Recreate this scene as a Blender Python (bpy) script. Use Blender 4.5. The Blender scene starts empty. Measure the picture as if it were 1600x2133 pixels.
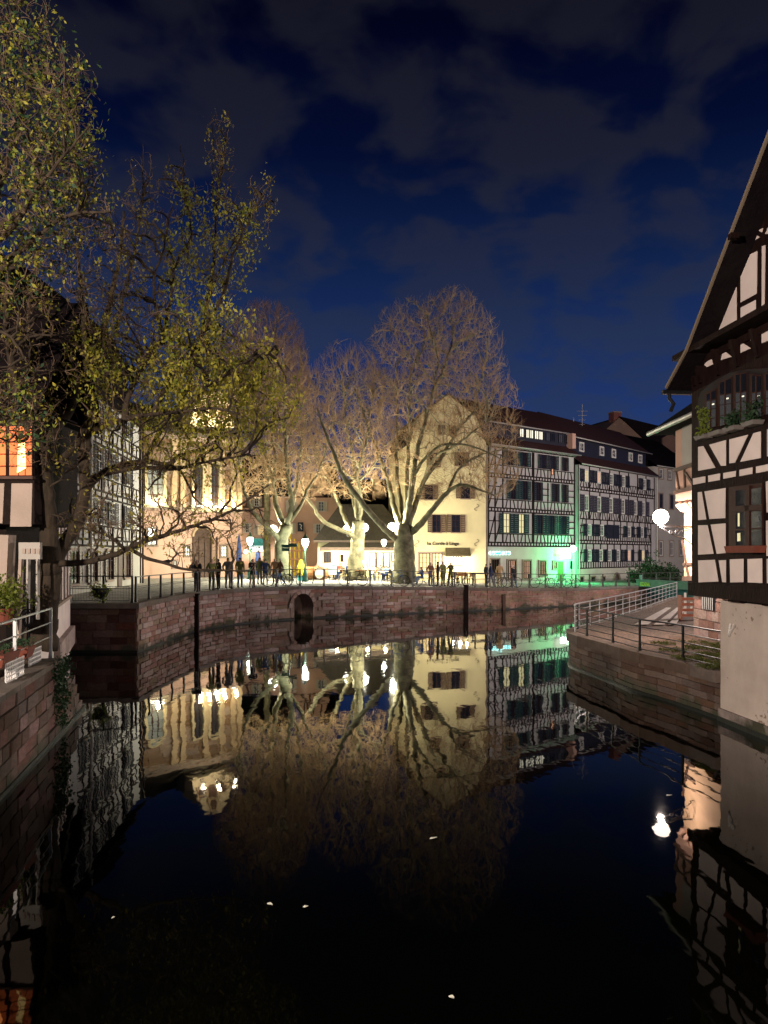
import bpy, math, random
import numpy as np
from mathutils import Vector, Matrix, Quaternion

rnd = random.Random(7)
nrng = np.random.default_rng(7)
SC = bpy.context.scene
F, HY, CZ = 1550.0, 1154.0, 3.6

# ------------------------------------------------------------------ camera
cam_d = bpy.data.cameras.new('camera')
cam = bpy.data.objects.new('camera', cam_d)
SC.collection.objects.link(cam)
cam.location = (0, 0, CZ)
cam.rotation_euler = (math.radians(90), 0, 0)
cam_d.sensor_fit = 'HORIZONTAL'
cam_d.sensor_width = 36
cam_d.lens = F / 1600 * 36
cam_d.shift_y = 87.5 / 1600
cam_d.clip_start = 0.1
cam_d.clip_end = 2000
SC.camera = cam
SC.render.resolution_x, SC.render.resolution_y = 768, 1024
SC.view_settings.view_transform = 'Standard'
SC.view_settings.look = 'None'
SC.view_settings.exposure = 0.0
SC.view_settings.gamma = 1
SC.view_settings.use_curve_mapping = False
SC.cycles.max_bounces = 5
SC.cycles.diffuse_bounces = 2
SC.cycles.glossy_bounces = 3
SC.cycles.transparent_max_bounces = 6
SC.cycles.sample_clamp_indirect = 4
SC.cycles.use_denoising = True

# ------------------------------------------------------------------ night sky
W = bpy.data.worlds.new('World')
SC.world = W
W.use_nodes = True
nt = W.node_tree
nt.nodes.clear()
N, L = nt.nodes.new, nt.links.new
out = N('ShaderNodeOutputWorld'); bg = N('ShaderNodeBackground')
tc = N('ShaderNodeTexCoord'); sep = N('ShaderNodeSeparateXYZ')
L(tc.outputs['Generated'], sep.inputs[0])
grad = N('ShaderNodeValToRGB')
L(sep.outputs['Z'], grad.inputs[0])
e = grad.color_ramp.elements
e[0].position = 0.0; e[0].color = (.019, .046, .165, 1)
e[1].position = 1.0; e[1].color = (.0016, .0020, .0060, 1)
for p, c in ((.14, (.015, .037, .142, 1)), (.26, (.0100, .0255, .098, 1)), (.36, (.0045, .0135, .058, 1)), (.47, (.0011, .0036, .024, 1)), (.58, (.0006, .0011, .0095, 1))):
    q = e.new(p); q.color = c
cl = N('ShaderNodeValToRGB')
L(sep.outputs['Z'], cl.inputs[0])
e = cl.color_ramp.elements
e[0].position = 0.05; e[0].color = (.019, .042, .140, 1)
e[1].position = 1.0; e[1].color = (.004, .004, .008, 1)
for p, c in ((.25, (.0155, .0290, .083, 1)), (.36, (.0125, .0185, .049, 1)), (.46, (.0100, .0118, .0260, 1)), (.6, (.0065, .0068, .0135, 1))):
    q = e.new(p); q.color = c
# cloud plane projection: direction.xy / (z + k)
ad = N('ShaderNodeMath'); ad.operation = 'ADD'; ad.inputs[1].default_value = .28
L(sep.outputs['Z'], ad.inputs[0])
dv = N('ShaderNodeVectorMath'); dv.operation = 'DIVIDE'
L(tc.outputs['Generated'], dv.inputs[0])
cmb = N('ShaderNodeCombineXYZ')
for i in range(3): L(ad.outputs[0], cmb.inputs[i])
L(cmb.outputs[0], dv.inputs[1])
mp = N('ShaderNodeMapping'); mp.inputs['Location'].default_value = (1.3, .35, 0)
L(dv.outputs[0], mp.inputs[0])
nz = N('ShaderNodeTexNoise'); nz.inputs['Scale'].default_value = 6.2; nz.inputs['Detail'].default_value = 4; nz.inputs['Roughness'].default_value = .47; nz.inputs['Distortion'].default_value = .25
L(mp.outputs[0], nz.inputs['Vector'])
cr = N('ShaderNodeValToRGB'); cr.color_ramp.interpolation = 'EASE'
cr.color_ramp.elements[0].position = .39; cr.color_ramp.elements[1].position = .55
L(nz.outputs['Fac'], cr.inputs[0])
mx = N('ShaderNodeMix'); mx.data_type = 'RGBA'
L(cr.outputs[0], mx.inputs[0]); L(grad.outputs[0], mx.inputs[6]); L(cl.outputs[0], mx.inputs[7])
L(mx.outputs[2], bg.inputs[0]); bg.inputs[1].default_value = 1.12
L(bg.outputs[0], out.inputs[0])


def lamp_light(name, loc, power, color, radius=.12, parent=None):
    d = bpy.data.lights.new(name, 'POINT'); d.energy = power; d.color = color; d.shadow_soft_size = radius
    o = bpy.data.objects.new(name, d); SC.collection.objects.link(o)
    o.location = loc
    if parent is not None:
        o.parent = parent
    return o


def spot_light(name, loc, to, power, color, angle=80, blend=.6, radius=.05):
    d = bpy.data.lights.new(name, 'SPOT'); d.energy = power; d.color = color; d.shadow_soft_size = radius
    d.spot_size = math.radians(angle); d.spot_blend = blend
    o = bpy.data.objects.new(name, d); SC.collection.objects.link(o)
    o.location = loc
    o.rotation_euler = (Vector(to) - Vector(loc)).to_track_quat('-Z', 'Y').to_euler()
    return o


WARM = (1, .78, .5); YEL = (1, .86, .50); PINK = (1, .80, .70); COOL = (.86, 1, .82)


# ------------------------------------------------------------------ helpers
def P(px, py, Y): return Vector(((px - 800) / F * Y, Y, CZ - (py - HY) / F * Y))
def G(px, py, z):
    Y = F * (CZ - z) / (py - HY)
    return Vector(((px - 800) / F * Y, Y, z))


def mat(name, col, rough=.8, var=0.0, scale=3.0, bump=0.0, bscale=20.0, col2=None, objvar=0.0, metal=0.0, emit=None, estr=0.0, trans=0.0, spec=.3, detail=4, stretch=None):
    m = bpy.data.materials.new(name); m.use_nodes = True
    t = m.node_tree; b = t.nodes['Principled BSDF']
    b.inputs['Base Color'].default_value = (*col, 1)
    b.inputs['Roughness'].default_value = rough
    b.inputs['Metallic'].default_value = metal
    b.inputs['Specular IOR Level'].default_value = spec
    if emit:
        b.inputs['Emission Color'].default_value = (*emit, 1); b.inputs['Emission Strength'].default_value = estr
    tcn = t.nodes.new('ShaderNodeTexCoord')
    src = tcn.outputs['Object']
    if stretch:
        mpn = t.nodes.new('ShaderNodeMapping'); mpn.inputs['Scale'].default_value = stretch
        t.links.new(src, mpn.inputs[0]); src = mpn.outputs[0]
    last = None
    if var > 0 or col2:
        n = t.nodes.new('ShaderNodeTexNoise'); n.inputs['Scale'].default_value = scale; n.inputs['Detail'].default_value = detail
        n.inputs['Roughness'].default_value = .6
        t.links.new(src, n.inputs['Vector'])
        r = t.nodes.new('ShaderNodeValToRGB')
        r.color_ramp.elements[0].position = .35; r.color_ramp.elements[1].position = .66
        c2 = col2 if col2 else tuple(c * (1 - var) for c in col)
        r.color_ramp.elements[0].color = (*c2, 1); r.color_ramp.elements[1].color = (*col, 1)
        t.links.new(n.outputs['Fac'], r.inputs[0]); last = r.outputs[0]
    if objvar > 0:
        oi = t.nodes.new('ShaderNodeObjectInfo')
        mr = t.nodes.new('ShaderNodeMapRange'); mr.inputs[3].default_value = 1 - objvar; mr.inputs[4].default_value = 1 + objvar * .6
        t.links.new(oi.outputs['Random'], mr.inputs[0])
        hs = t.nodes.new('ShaderNodeHueSaturation')
        t.links.new(mr.outputs[0], hs.inputs['Value'])
        mr2 = t.nodes.new('ShaderNodeMapRange'); mr2.inputs[3].default_value = 1.15; mr2.inputs[4].default_value = .6
        t.links.new(oi.outputs['Random'], mr2.inputs[0]); t.links.new(mr2.outputs[0], hs.inputs['Saturation'])
        if last is not None: t.links.new(last, hs.inputs['Color'])
        else: hs.inputs['Color'].default_value = (*col, 1)
        last = hs.outputs[0]
    if last is not None: t.links.new(last, b.inputs['Base Color'])
    if bump > 0:
        n2 = t.nodes.new('ShaderNodeTexNoise'); n2.inputs['Scale'].default_value = bscale; n2.inputs['Detail'].default_value = 5
        t.links.new(src, n2.inputs['Vector'])
        bp = t.nodes.new('ShaderNodeBump'); bp.inputs['Strength'].default_value = bump; bp.inputs['Distance'].default_value = .03
        t.links.new(n2.outputs['Fac'], bp.inputs['Height']); t.links.new(bp.outputs[0], b.inputs['Normal'])
    if trans > 0:
        tr = t.nodes.new('ShaderNodeBsdfTranslucent'); ms = t.nodes.new('ShaderNodeMixShader'); ms.inputs[0].default_value = trans
        if last is not None: t.links.new(last, tr.inputs[0])
        else: tr.inputs[0].default_value = (*col, 1)
        o = t.nodes['Material Output']
        t.links.new(b.outputs[0], ms.inputs[1]); t.links.new(tr.outputs[0], ms.inputs[2]); t.links.new(ms.outputs[0], o.inputs[0])
    return m


def props(o, label=None, cat=None, group=None, kind=None):
    if label: o['label'] = label
    if cat: o['category'] = cat
    if group: o['group'] = group
    if kind: o['kind'] = kind
    return o


def link(name, data, parent=None, loc=None, rot=None, scale=None):
    o = bpy.data.objects.new(name, data); SC.collection.objects.link(o)
    if parent is not None: o.parent = parent
    if loc is not None: o.location = loc
    if rot is not None: o.rotation_euler = rot
    if scale is not None: o.scale = scale
    return o


def thing(name, label, cat, loc=(0, 0, 0), rz=0, group=None):
    return props(link(name, None, None, loc, (0, 0, rz)), label, cat, group)


class MB:
    def __init__(s): s.v = []; s.f = []; s.m = []
    def add(s, vs, fs, mi=0):
        n = len(s.v); s.v += [tuple(v) for v in vs]
        s.f += [tuple(i + n for i in f) for f in fs]; s.m += [mi] * len(fs)
        return s
    def hexa(s, p, mi=0):
        return s.add(p, [(0, 3, 2, 1), (4, 5, 6, 7), (0, 1, 5, 4), (1, 2, 6, 5), (2, 3, 7, 6), (3, 0, 4, 7)], mi)
    def box(s, x0, x1, y0, y1, z0, z1, mi=0):
        return s.hexa([(x0, y0, z0), (x1, y0, z0), (x1, y1, z0), (x0, y1, z0), (x0, y0, z1), (x1, y0, z1), (x1, y1, z1), (x0, y1, z1)], mi)
    def beam(s, a, b, w, d, n=(0, -1, 0), mi=0):
        a, b, n = Vector(a), Vector(b), Vector(n).normalized()
        t = (b - a).normalized(); c = t.cross(n).normalized() * w / 2; nn = n * d / 2
        return s.hexa([a - c - nn, a + c - nn, a + c + nn, a - c + nn, b - c - nn, b + c - nn, b + c + nn, b - c + nn], mi)
    def prism(s, pts, ext, mi=0):
        k = len(pts); e = Vector(ext)
        vs = [Vector(p) for p in pts] + [Vector(p) + e for p in pts]
        fs = [tuple(range(k)), tuple(range(2 * k - 1, k - 1, -1))] + [(i, i + k, (i + 1) % k + k, (i + 1) % k) for i in range(k)]
        return s.add(vs, fs, mi)
    def tube(s, pts, rad, n=6, mi=0, cap=True):
        pts = [Vector(p) for p in pts]
        if not hasattr(rad, '__len__'): rad = [rad] * len(pts)
        base = len(s.v); ref = None
        for i, p in enumerate(pts):
            t = (pts[min(i + 1, len(pts) - 1)] - pts[max(i - 1, 0)]).normalized()
            if ref is None: ref = Vector((0, 0, 1)) if abs(t.z) < .9 else Vector((1, 0, 0))
            u = (ref - t * ref.dot(t)).normalized(); w = t.cross(u); ref = u
            for k in range(n):
                a = 2 * math.pi * k / n
                s.v.append(tuple(p + (u * math.cos(a) + w * math.sin(a)) * rad[i]))
        for i in range(len(pts) - 1):
            for k in range(n):
                a = base + i * n + k; b = base + i * n + (k + 1) % n
                s.f.append((a, b, b + n, a + n)); s.m.append(mi)
        if cap:
            s.f.append(tuple(base + k for k in range(n))[::-1]); s.m.append(mi)
            s.f.append(tuple(base + (len(pts) - 1) * n + k for k in range(n))); s.m.append(mi)
        return s
    def lathe(s, prof, n=12, c=(0, 0, 0), mi=0):
        base = len(s.v)
        for r, z in prof:
            for k in range(n):
                a = 2 * math.pi * k / n
                s.v.append((c[0] + r * math.cos(a), c[1] + r * math.sin(a), c[2] + z))
        for i in range(len(prof) - 1):
            for k in range(n):
                a = base + i * n + k; b = base + i * n + (k + 1) % n
                s.f.append((a, b, b + n, a + n)); s.m.append(mi)
        return s
    def sphere(s, c, r, n=12, m=8, sz=1.0, mi=0):
        prof = [(max(1e-4, r * math.sin(math.pi * i / m)), -r * sz * math.cos(math.pi * i / m)) for i in range(m + 1)]
        return s.lathe(prof, n, c, mi)
    def mesh(s, name, mats, smooth=False):
        me = bpy.data.meshes.new(name)
        me.from_pydata(s.v, [], s.f)
        if not isinstance(mats, (list, tuple)): mats = [mats]
        for m in mats: me.materials.append(m)
        if len(mats) > 1: me.polygons.foreach_set('material_index', s.m)
        if smooth: me.polygons.foreach_set('use_smooth', [True] * len(me.polygons))
        me.update()
        return me
    def build(s, name, mats, parent=None, smooth=False, loc=None, rot=None):
        return link(name, s.mesh(name, mats, smooth), parent, loc, rot)


# ------------------------------------------------------------------ materials
M = {}
M['plaster_cream'] = mat('cream_plaster', (.72, .625, .35), .9, .10, .8, .12, 14)
M['plaster_white'] = mat('white_plaster', (.43, .41, .395), .9, .10, .9, .1, 14)
M['plaster_pink'] = mat('pink_plaster', (.56, .35, .26), .9, .12, .7, .1, 12)
M['plaster_tan'] = mat('tan_stone', (.44, .31, .19), .9, .25, 1.2, .3, 10)
M['plaster_grey'] = mat('grey_plaster', (.42, .39, .34), .9, .12, .9, .1, 12)
M['base_plaster'] = mat('pale_base_plaster', (.52, .50, .42), .9, .14, .8, .12, 12)
M['near_plaster'] = mat('near_plaster', (.76, .65, .59), .9, .16, 1.1, .18, 30, detail=8)
M['wall_plaster'] = mat('weathered_wall_plaster', (.50, .42, .36), .9, .24, 1.3, .3, 16, col2=(.40, .33, .28), detail=9)
M['timber'] = mat('dark_timber', (.020, .013, .011), .8, .4, 6, .3, 30, spec=.08)
M['timber_near'] = mat('dark_stained_timber', (.019, .0095, .0080), .75, .5, 5, .6, 26, stretch=(1, 1, .3), spec=.04)
M['timber_brown'] = mat('brown_timber', (.09, .05, .035), .7, .3, 6, .3, 30)
M['tan_brick'] = mat('tan_sandstone', (.30, .175, .10), .9, .2, 3, .3, 14, objvar=.35)
M['roof_red'] = mat('dark_red_roof_tiles', (.050, .014, .013), .8, .3, 5, .5, 12)
M['roof_dark'] = mat('dark_roof_tiles', (.011, .008, .009), .9, .3, 4, .5, 12, spec=.04)
M['roof_kiosk'] = mat('kiosk_slate', (.07, .06, .045), .8, .3, 4, .5, 12)
M['sh_green'] = mat('green_shutter_paint', (.007, .030, .034), .5, .2, 4)
M['sh_dark'] = mat('dark_blue_shutter_paint', (.018, .019, .032), .55, .2, 4)
M['sh_brown'] = mat('brown_shutter_paint', (.12, .075, .05), .6, .2, 4)
M['sh_grey'] = mat('grey_shutter_paint', (.050, .042, .062), .6, .2, 4)
M['sh_cream'] = mat('cream_shutter_paint', (.55, .50, .40), .6, .1, 4)
M['frame_white'] = mat('white_window_paint', (.62, .60, .54), .5, .1, 5)
M['frame_brown'] = mat('brown_window_paint', (.040, .017, .013), .6, .2, 6, spec=.06)
M['stone_trim'] = mat('stone_surround', (.30, .22, .17), .85, .2, 4, .2, 20)
M['glass'] = mat('dark_window_glass', (.010, .012, .018), .06, spec=.6)
M['glass_dim'] = mat('dim_window_glass', (.03, .03, .035), .15, emit=(.8, .82, .8), estr=.03, spec=.6)
M['lit_warm'] = mat('warm_lit_window', (.5, .4, .2), .4, emit=(1, .68, .32), estr=.55)
M['lit_orange'] = mat('orange_lit_window', (.5, .3, .2), .4, emit=(1, .48, .26), estr=.55)
M['lit_pink'] = mat('curtained_lit_window', (.5, .3, .2), .4, emit=(1, .50, .34), estr=.5)
M['lit_cream'] = mat('cream_lit_window', (.5, .5, .3), .4, emit=(1, .86, .42), estr=.42)
M['lit_white'] = mat('white_lit_window', (.6, .6, .5), .4, emit=(1, .96, .74), estr=.95)
M['globe'] = mat('lamp_globe_glow', (1, 1, .9), .3, emit=(1, .97, .84), estr=9)
M['globe_pink'] = mat('warm_lamp_globe_glow', (1, .9, .8), .3, emit=(1, .86, .74), estr=14)
M['globe_green'] = mat('green_lamp_globe_glow', (.8, 1, .9), .3, emit=(.75, 1, .88), estr=6)
M['neon'] = mat('cyan_neon_letters', (.0, .3, .3), .4, emit=(.02, .75, .80), estr=1.4)
M['neon_back'] = mat('backlit_sign_glow', (.5, .6, .6), .4, emit=(.62, 1, .96), estr=2.2)
M['iron'] = mat('black_iron', (.02, .02, .022), .45, .2, 8, metal=.3)
M['iron_green'] = mat('dark_green_iron', (.015, .05, .035), .45, .2, 8, metal=.2)
M['rail_far'] = mat('grey_brown_rail_paint', (.045, .04, .04), .5, .2, 8, metal=.2)
M['steel'] = mat('galvanised_steel', (.46, .46, .45), .38, .15, 6, metal=.7)
M['zinc'] = mat('zinc_gutter', (.42, .40, .37), .5, .2, 5, metal=.3)
M['sand_a'] = mat('red_sandstone', (.25, .14, .112), .9, .35, 5, .5, 22, objvar=.32)
M['sand_b'] = mat('grey_pink_sandstone', (.26, .175, .14), .9, .35, 5, .5, 22, objvar=.3)
M['sand_c'] = mat('ochre_sandstone', (.225, .16, .105), .9, .35, 5, .5, 22, objvar=.35)
def tide(m):
    t = m.node_tree; b = t.nodes['Principled BSDF']; lk = b.inputs['Base Color'].links[0].from_socket
    ge = t.nodes.new('ShaderNodeNewGeometry'); sx = t.nodes.new('ShaderNodeSeparateXYZ'); t.links.new(ge.outputs['Position'], sx.inputs[0])
    n = t.nodes.new('ShaderNodeTexNoise'); n.inputs['Scale'].default_value = 1.7; n.inputs['Detail'].default_value = 6; t.links.new(ge.outputs['Position'], n.inputs['Vector'])
    a = t.nodes.new('ShaderNodeMath'); a.operation = 'MULTIPLY_ADD'; a.inputs[1].default_value = -1.5; t.links.new(n.outputs['Fac'], a.inputs[0]); t.links.new(sx.outputs['Z'], a.inputs[2])
    r = t.nodes.new('ShaderNodeMapRange'); r.inputs[1].default_value = -.68; r.inputs[2].default_value = -.42; t.links.new(a.outputs[0], r.inputs[0])
    mx_ = t.nodes.new('ShaderNodeMix'); mx_.data_type = 'RGBA'; mx_.inputs[6].default_value = (.035, .034, .020, 1); t.links.new(lk, mx_.inputs[7]); t.links.new(r.outputs[0], mx_.inputs[0])
    n2 = t.nodes.new('ShaderNodeTexNoise'); n2.inputs['Scale'].default_value = .55; n2.inputs['Detail'].default_value = 5; t.links.new(ge.outputs['Position'], n2.inputs['Vector'])
    r2 = t.nodes.new('ShaderNodeMapRange'); r2.inputs[1].default_value = .35; r2.inputs[2].default_value = .65; r2.inputs[3].default_value = .85; r2.inputs[4].default_value = 1.6; t.links.new(n2.outputs['Fac'], r2.inputs[0])
    hs = t.nodes.new('ShaderNodeHueSaturation'); t.links.new(r2.outputs[0], hs.inputs['Value']); t.links.new(mx_.outputs[2], hs.inputs['Color']); t.links.new(hs.outputs[0], b.inputs['Base Color'])
    return m
for k_ in ('sand_a', 'sand_b', 'sand_c'): tide(M[k_])
M['mortar'] = mat('weathered_mortar', (.20, .145, .115), .95, .35, 3, .4, 20)
M['coping'] = mat('quay_coping_stone', (.15, .118, .092), .9, .3, 3, .4, 18, objvar=.2)
M['algae'] = mat('waterline_algae', (.012, .014, .010), .6, .4, 4, .3, 20)
M['paving'] = mat('square_paving', (.34, .31, .27), .85, .25, 1.2, .5, 6, detail=8)
M['cobble'] = mat('terrace_cobbles', (.17, .10, .065), .9, col2=(.075, .05, .036), scale=26, bump=1.0, bscale=20)
def cell_ground(name, c1, c2, joint, sc, bump):
    m = mat(name, c1, .9); t = m.node_tree; b = t.nodes['Principled BSDF']; tcn = t.nodes['Texture Coordinate'] if 'Texture Coordinate' in t.nodes else t.nodes.new('ShaderNodeTexCoord')
    v = t.nodes.new('ShaderNodeTexVoronoi'); v.inputs['Scale'].default_value = sc; v.feature = 'F1'
    v2 = t.nodes.new('ShaderNodeTexVoronoi'); v2.inputs['Scale'].default_value = sc; v2.feature = 'DISTANCE_TO_EDGE'
    n = t.nodes.new('ShaderNodeTexNoise'); n.inputs['Scale'].default_value = .9
    for q in (v, v2, n): t.links.new(tcn.outputs['Object'], q.inputs['Vector'])
    mx_ = t.nodes.new('ShaderNodeMix'); mx_.data_type = 'RGBA'; mx_.inputs[6].default_value = (*c1, 1); mx_.inputs[7].default_value = (*c2, 1)
    sp_ = t.nodes.new('ShaderNodeSeparateColor'); t.links.new(v.outputs['Color'], sp_.inputs[0]); t.links.new(sp_.outputs[0], mx_.inputs[0])
    r = t.nodes.new('ShaderNodeMapRange'); r.inputs[1].default_value = 0; r.inputs[2].default_value = .06; t.links.new(v2.outputs['Distance'], r.inputs[0])
    mj = t.nodes.new('ShaderNodeMix'); mj.data_type = 'RGBA'; mj.inputs[6].default_value = (*joint, 1); t.links.new(r.outputs[0], mj.inputs[0]); t.links.new(mx_.outputs[2], mj.inputs[7])
    t.links.new(mj.outputs[2], b.inputs['Base Color'])
    bp = t.nodes.new('ShaderNodeBump'); bp.inputs['Strength'].default_value = bump; bp.inputs['Distance'].default_value = .03; t.links.new(r.outputs[0], bp.inputs['Height']); t.links.new(bp.outputs[0], b.inputs['Normal'])
    return m
M['cobble'] = cell_ground('terrace_cobbles', (.13, .078, .052), (.060, .040, .029), (.022, .020, .012), 7.0, 1.0)
M['paving'] = cell_ground('square_paving', (.36, .33, .29), (.25, .23, .20), (.12, .11, .10), 3.2, .6)
M['strip'] = mat('pale_paving_slabs', (.42, .36, .32), .8, .3, 3, .3, 12)
M['grass'] = mat('grass_blade', (.085, .10, .022), .8, .3, 3, trans=.3)
M['bark_plane'] = mat('plane_bark', (.19, .175, .10), .9, col2=(.075, .068, .040), scale=2.6, bump=.5, bscale=9)
M['twig_plane'] = mat('plane_twigs', (.36, .235, .125), .9)
M['twig_red'] = mat('reddish_plane_twigs', (.27, .15, .09), .9)
M['bark_limb'] = mat('pale_plane_limb_bark', (.29, .255, .155), .9, col2=(.15, .13, .075), scale=4)
M['bark_dark'] = mat('dark_ridged_bark', (.050, .036, .023), .95, col2=(.022, .016, .010), scale=7, bump=.9, bscale=14, stretch=(1, 1, .35))
M['twig_dark'] = mat('dark_twigs', (.12, .08, .05), .95)
M['twig_pale'] = mat('pale_lit_shoots', (.24, .16, .10), .9)
M['leaf_olive'] = mat('young_olive_leaf', (.25, .22, .035), .6, trans=.45)
M['leaf_green'] = mat('young_green_leaf', (.16, .20, .026), .6, trans=.45)
M['leaf_lime'] = mat('lime_green_leaf', (.22, .26, .035), .55, trans=.5)
M['leaf_yellow'] = mat('yellow_green_spring_leaf', (.36, .33, .045), .6, trans=.45)
M['leaf_dark'] = mat('dark_bush_leaf', (.025, .055, .022), .7, trans=.2)
M['terracotta'] = mat('terracotta', (.17, .045, .026), .8, .2, 6)
M['wood_orange'] = mat('varnished_wood', (.42, .19, .07), .5, .25, 6)
M['wood_red'] = mat('red_stained_wood', (.30, .10, .06), .6, .25, 6)
M['awning'] = mat('mossy_awning', (.13, .10, .05), .9, .4, 6, .4, 20)
M['white_paint'] = mat('white_paint', (.72, .70, .66), .5, .06, 4)
M['red_paint'] = mat('red_cloth', (.55, .03, .02), .6)
M['blue_cloth'] = mat('blue_canvas', (.03, .05, .14), .8)
M['green_sign'] = mat('green_board', (.01, .05, .04), .5)
M['green_paint'] = mat('green_bridge_paint', (.10, .22, .17), .6, .25, 3)
M['graffiti'] = mat('yellow_green_spray', (.45, .85, .05), .5)
M['letters'] = mat('dark_sign_letters', (.03, .025, .02), .6)
M['yellow'] = mat('yellow_costume_cloth', (.60, .42, .03), .7)
M['teal'] = mat('turquoise_paint', (.05, .35, .34), .6)
M['rubber'] = mat('black_rubber', (.015, .015, .016), .7)
M['chrome'] = mat('bike_metal', (.5, .5, .5), .3, metal=.8)
M['bluep'] = mat('blue_bike_paint', (.04, .10, .30), .4)
M['skin'] = mat('skin', (.42, .25, .18), .6)


# ------------------------------------------------------------------ water
def water():
    m = bpy.data.materials.new('still_dark_water'); m.use_nodes = True
    t = m.node_tree; b = t.nodes['Principled BSDF']
    t.nodes.remove(b); b = t.nodes.new('ShaderNodeBsdfGlossy'); b.inputs['Roughness'].default_value = .022
    df = t.nodes.new('ShaderNodeBsdfDiffuse'); df.inputs[0].default_value = (.0006, .0007, .0004, 1)
    lw = t.nodes.new('ShaderNodeLayerWeight'); lw.inputs['Blend'].default_value = .5
    rp = t.nodes.new('ShaderNodeValToRGB'); el = rp.color_ramp.elements
    el[0].position = .30; el[0].color = (.018,) * 3 + (1,); el[1].position = 1; el[1].color = (.97,) * 3 + (1,)
    for p_, c_ in ((.47, .019), (.577, .029), (.696, .13), (.782, .40), (.88, .74)):
        q_ = el.new(p_); q_.color = (c_, c_, c_, 1)
    ms = t.nodes.new('ShaderNodeMixShader')
    t.links.new(lw.outputs['Facing'], rp.inputs[0]); t.links.new(rp.outputs[0], ms.inputs[0]); t.links.new(df.outputs[0], ms.inputs[1]); t.links.new(b.outputs[0], ms.inputs[2])
    t.links.new(ms.outputs[0], t.nodes['Material Output'].inputs[0])
    tcn = t.nodes.new('ShaderNodeTexCoord')
    mpn = t.nodes.new('ShaderNodeMapping'); mpn.inputs['Scale'].default_value = (.9, .45, 1)
    t.links.new(tcn.outputs['Object'], mpn.inputs[0])
    n = t.nodes.new('ShaderNodeTexNoise'); n.inputs['Scale'].default_value = 1.6; n.inputs['Detail'].default_value = 3
    t.links.new(mpn.outputs[0], n.inputs['Vector'])
    bp = t.nodes.new('ShaderNodeBump'); bp.inputs['Strength'].default_value = .13; bp.inputs['Distance'].default_value = .035
    t.links.new(n.outputs['Fac'], bp.inputs['Height']); t.links.new(bp.outputs[0], b.inputs['Normal'])
    o = MB().add([(-45, -8, 0), (70, -8, 0), (70, 160, 0), (-45, 160, 0)], [(0, 1, 2, 3)]).build('water', m)
    props(o, 'still black canal water mirroring the lit square', None, None, 'structure')
water()
bed = MB().add([(-400, -60, -1.2), (400, -60, -1.2), (400, 900, -1.2), (-400, 900, -1.2)], [(0, 1, 2, 3)]).build('ground', M['algae'])
props(bed, 'dark ground below the canal reaching the horizon', None, None, 'structure')


# ------------------------------------------------------------------ square and quay geometry
def zg(x):
    return 1.8 if x <= -4 else max(1.2, 1.8 - (x + 4) * .6 / 17.0)
EDGE = [(-11.6, 27.1), (-9.0, 27.1), (-8.78, 34.0), (-7.4, 38.2), (-4.76, 41.0), (-1.1, 43.3), (2.95, 45.7), (7.76, 48.1), (13.3, 51.7), (19.1, 55.8), (27, 60)]


def cr_path(pts, step):
    """Catmull-Rom through 2-D or 3-D points, resampled at an even step"""
    p = [Vector(q) for q in pts]; p = [p[0] * 2 - p[1]] + p + [p[-1] * 2 - p[-2]]
    o = []
    for i in range(1, len(p) - 2):
        for k in range(24):
            t = k / 24
            o.append(.5 * ((2 * p[i]) + (p[i + 1] - p[i - 1]) * t + (2 * p[i - 1] - 5 * p[i] + 4 * p[i + 1] - p[i + 2]) * t * t + (3 * p[i] - p[i - 1] - 3 * p[i + 1] + p[i + 2]) * t ** 3))
    o.append(p[-2].copy())
    d = [0]
    for a, b in zip(o, o[1:]): d.append(d[-1] + (b - a).length)
    n = max(1, round(d[-1] / step)); out = []; j = 0
    for k in range(n + 1):
        s = d[-1] * k / n
        while j < len(d) - 2 and d[j + 1] < s: j += 1
        u = (s - d[j]) / max(1e-9, d[j + 1] - d[j]); out.append(o[j].lerp(o[j + 1], min(1, u)))
    return out

CURVE = cr_path([Vector((x, y, 0)) for x, y in EDGE[1:]], .25)      # the curved quay edge at 25 cm steps

gm = MB()
edge_pts = [(-60, 27.1), (-11.6, 27.1)] + [(p.x, p.y) for p in CURVE[::4]] + [(27, 60), (60, 70)]
rows = [0, .6, 2, 5, 9, 16, 30, 60, 110]
for x, y in edge_pts:
    for r in rows: gm.v.append((x + (0 if r < 1 else r * .0), y + r + .25, zg(x)))
for i in range(len(edge_pts) - 1):
    for j in range(len(rows) - 1):
        a = i * len(rows) + j; gm.f.append((a, a + len(rows), a + len(rows) + 1, a + 1)); gm.m.append(0)
o = gm.build('pavement', M['paving']); props(o, 'pale paved square lit by the lamps', None, None, 'structure')


def rough_block(seed):
    r = random.Random(seed); j = lambda a: a + r.uniform(-.03, .03)
    b = .06
    vs = []
    for (y, s) in ((.5, 1), (-.38, 1), (-.5, 1 - b)):
        for (x, z) in ((-1, -1), (1, -1), (1, 1), (-1, 1)):
            vs.append((j(x * .5 * s), y + (r.uniform(-.12, .12) if y < 0 else 0), j(z * .5 * s)))
    fs = [(3, 2, 1, 0)]
    for k in (0, 4):
        for i in range(4): fs.append((k + i, k + (i + 1) % 4, k + 4 + (i + 1) % 4, k + 4 + i))
    fs.append((8, 9, 10, 11))
    fs = [f[::-1] for f in fs]
    return vs, fs
BLOCKS = []
for i, k in enumerate(('sand_a', 'sand_a', 'sand_b', 'sand_b', 'sand_c', 'sand_a')):
    mb = MB(); vs, fs = rough_block(i); mb.add(vs, fs); BLOCKS.append(mb.mesh('stone', M[k]))


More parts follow.
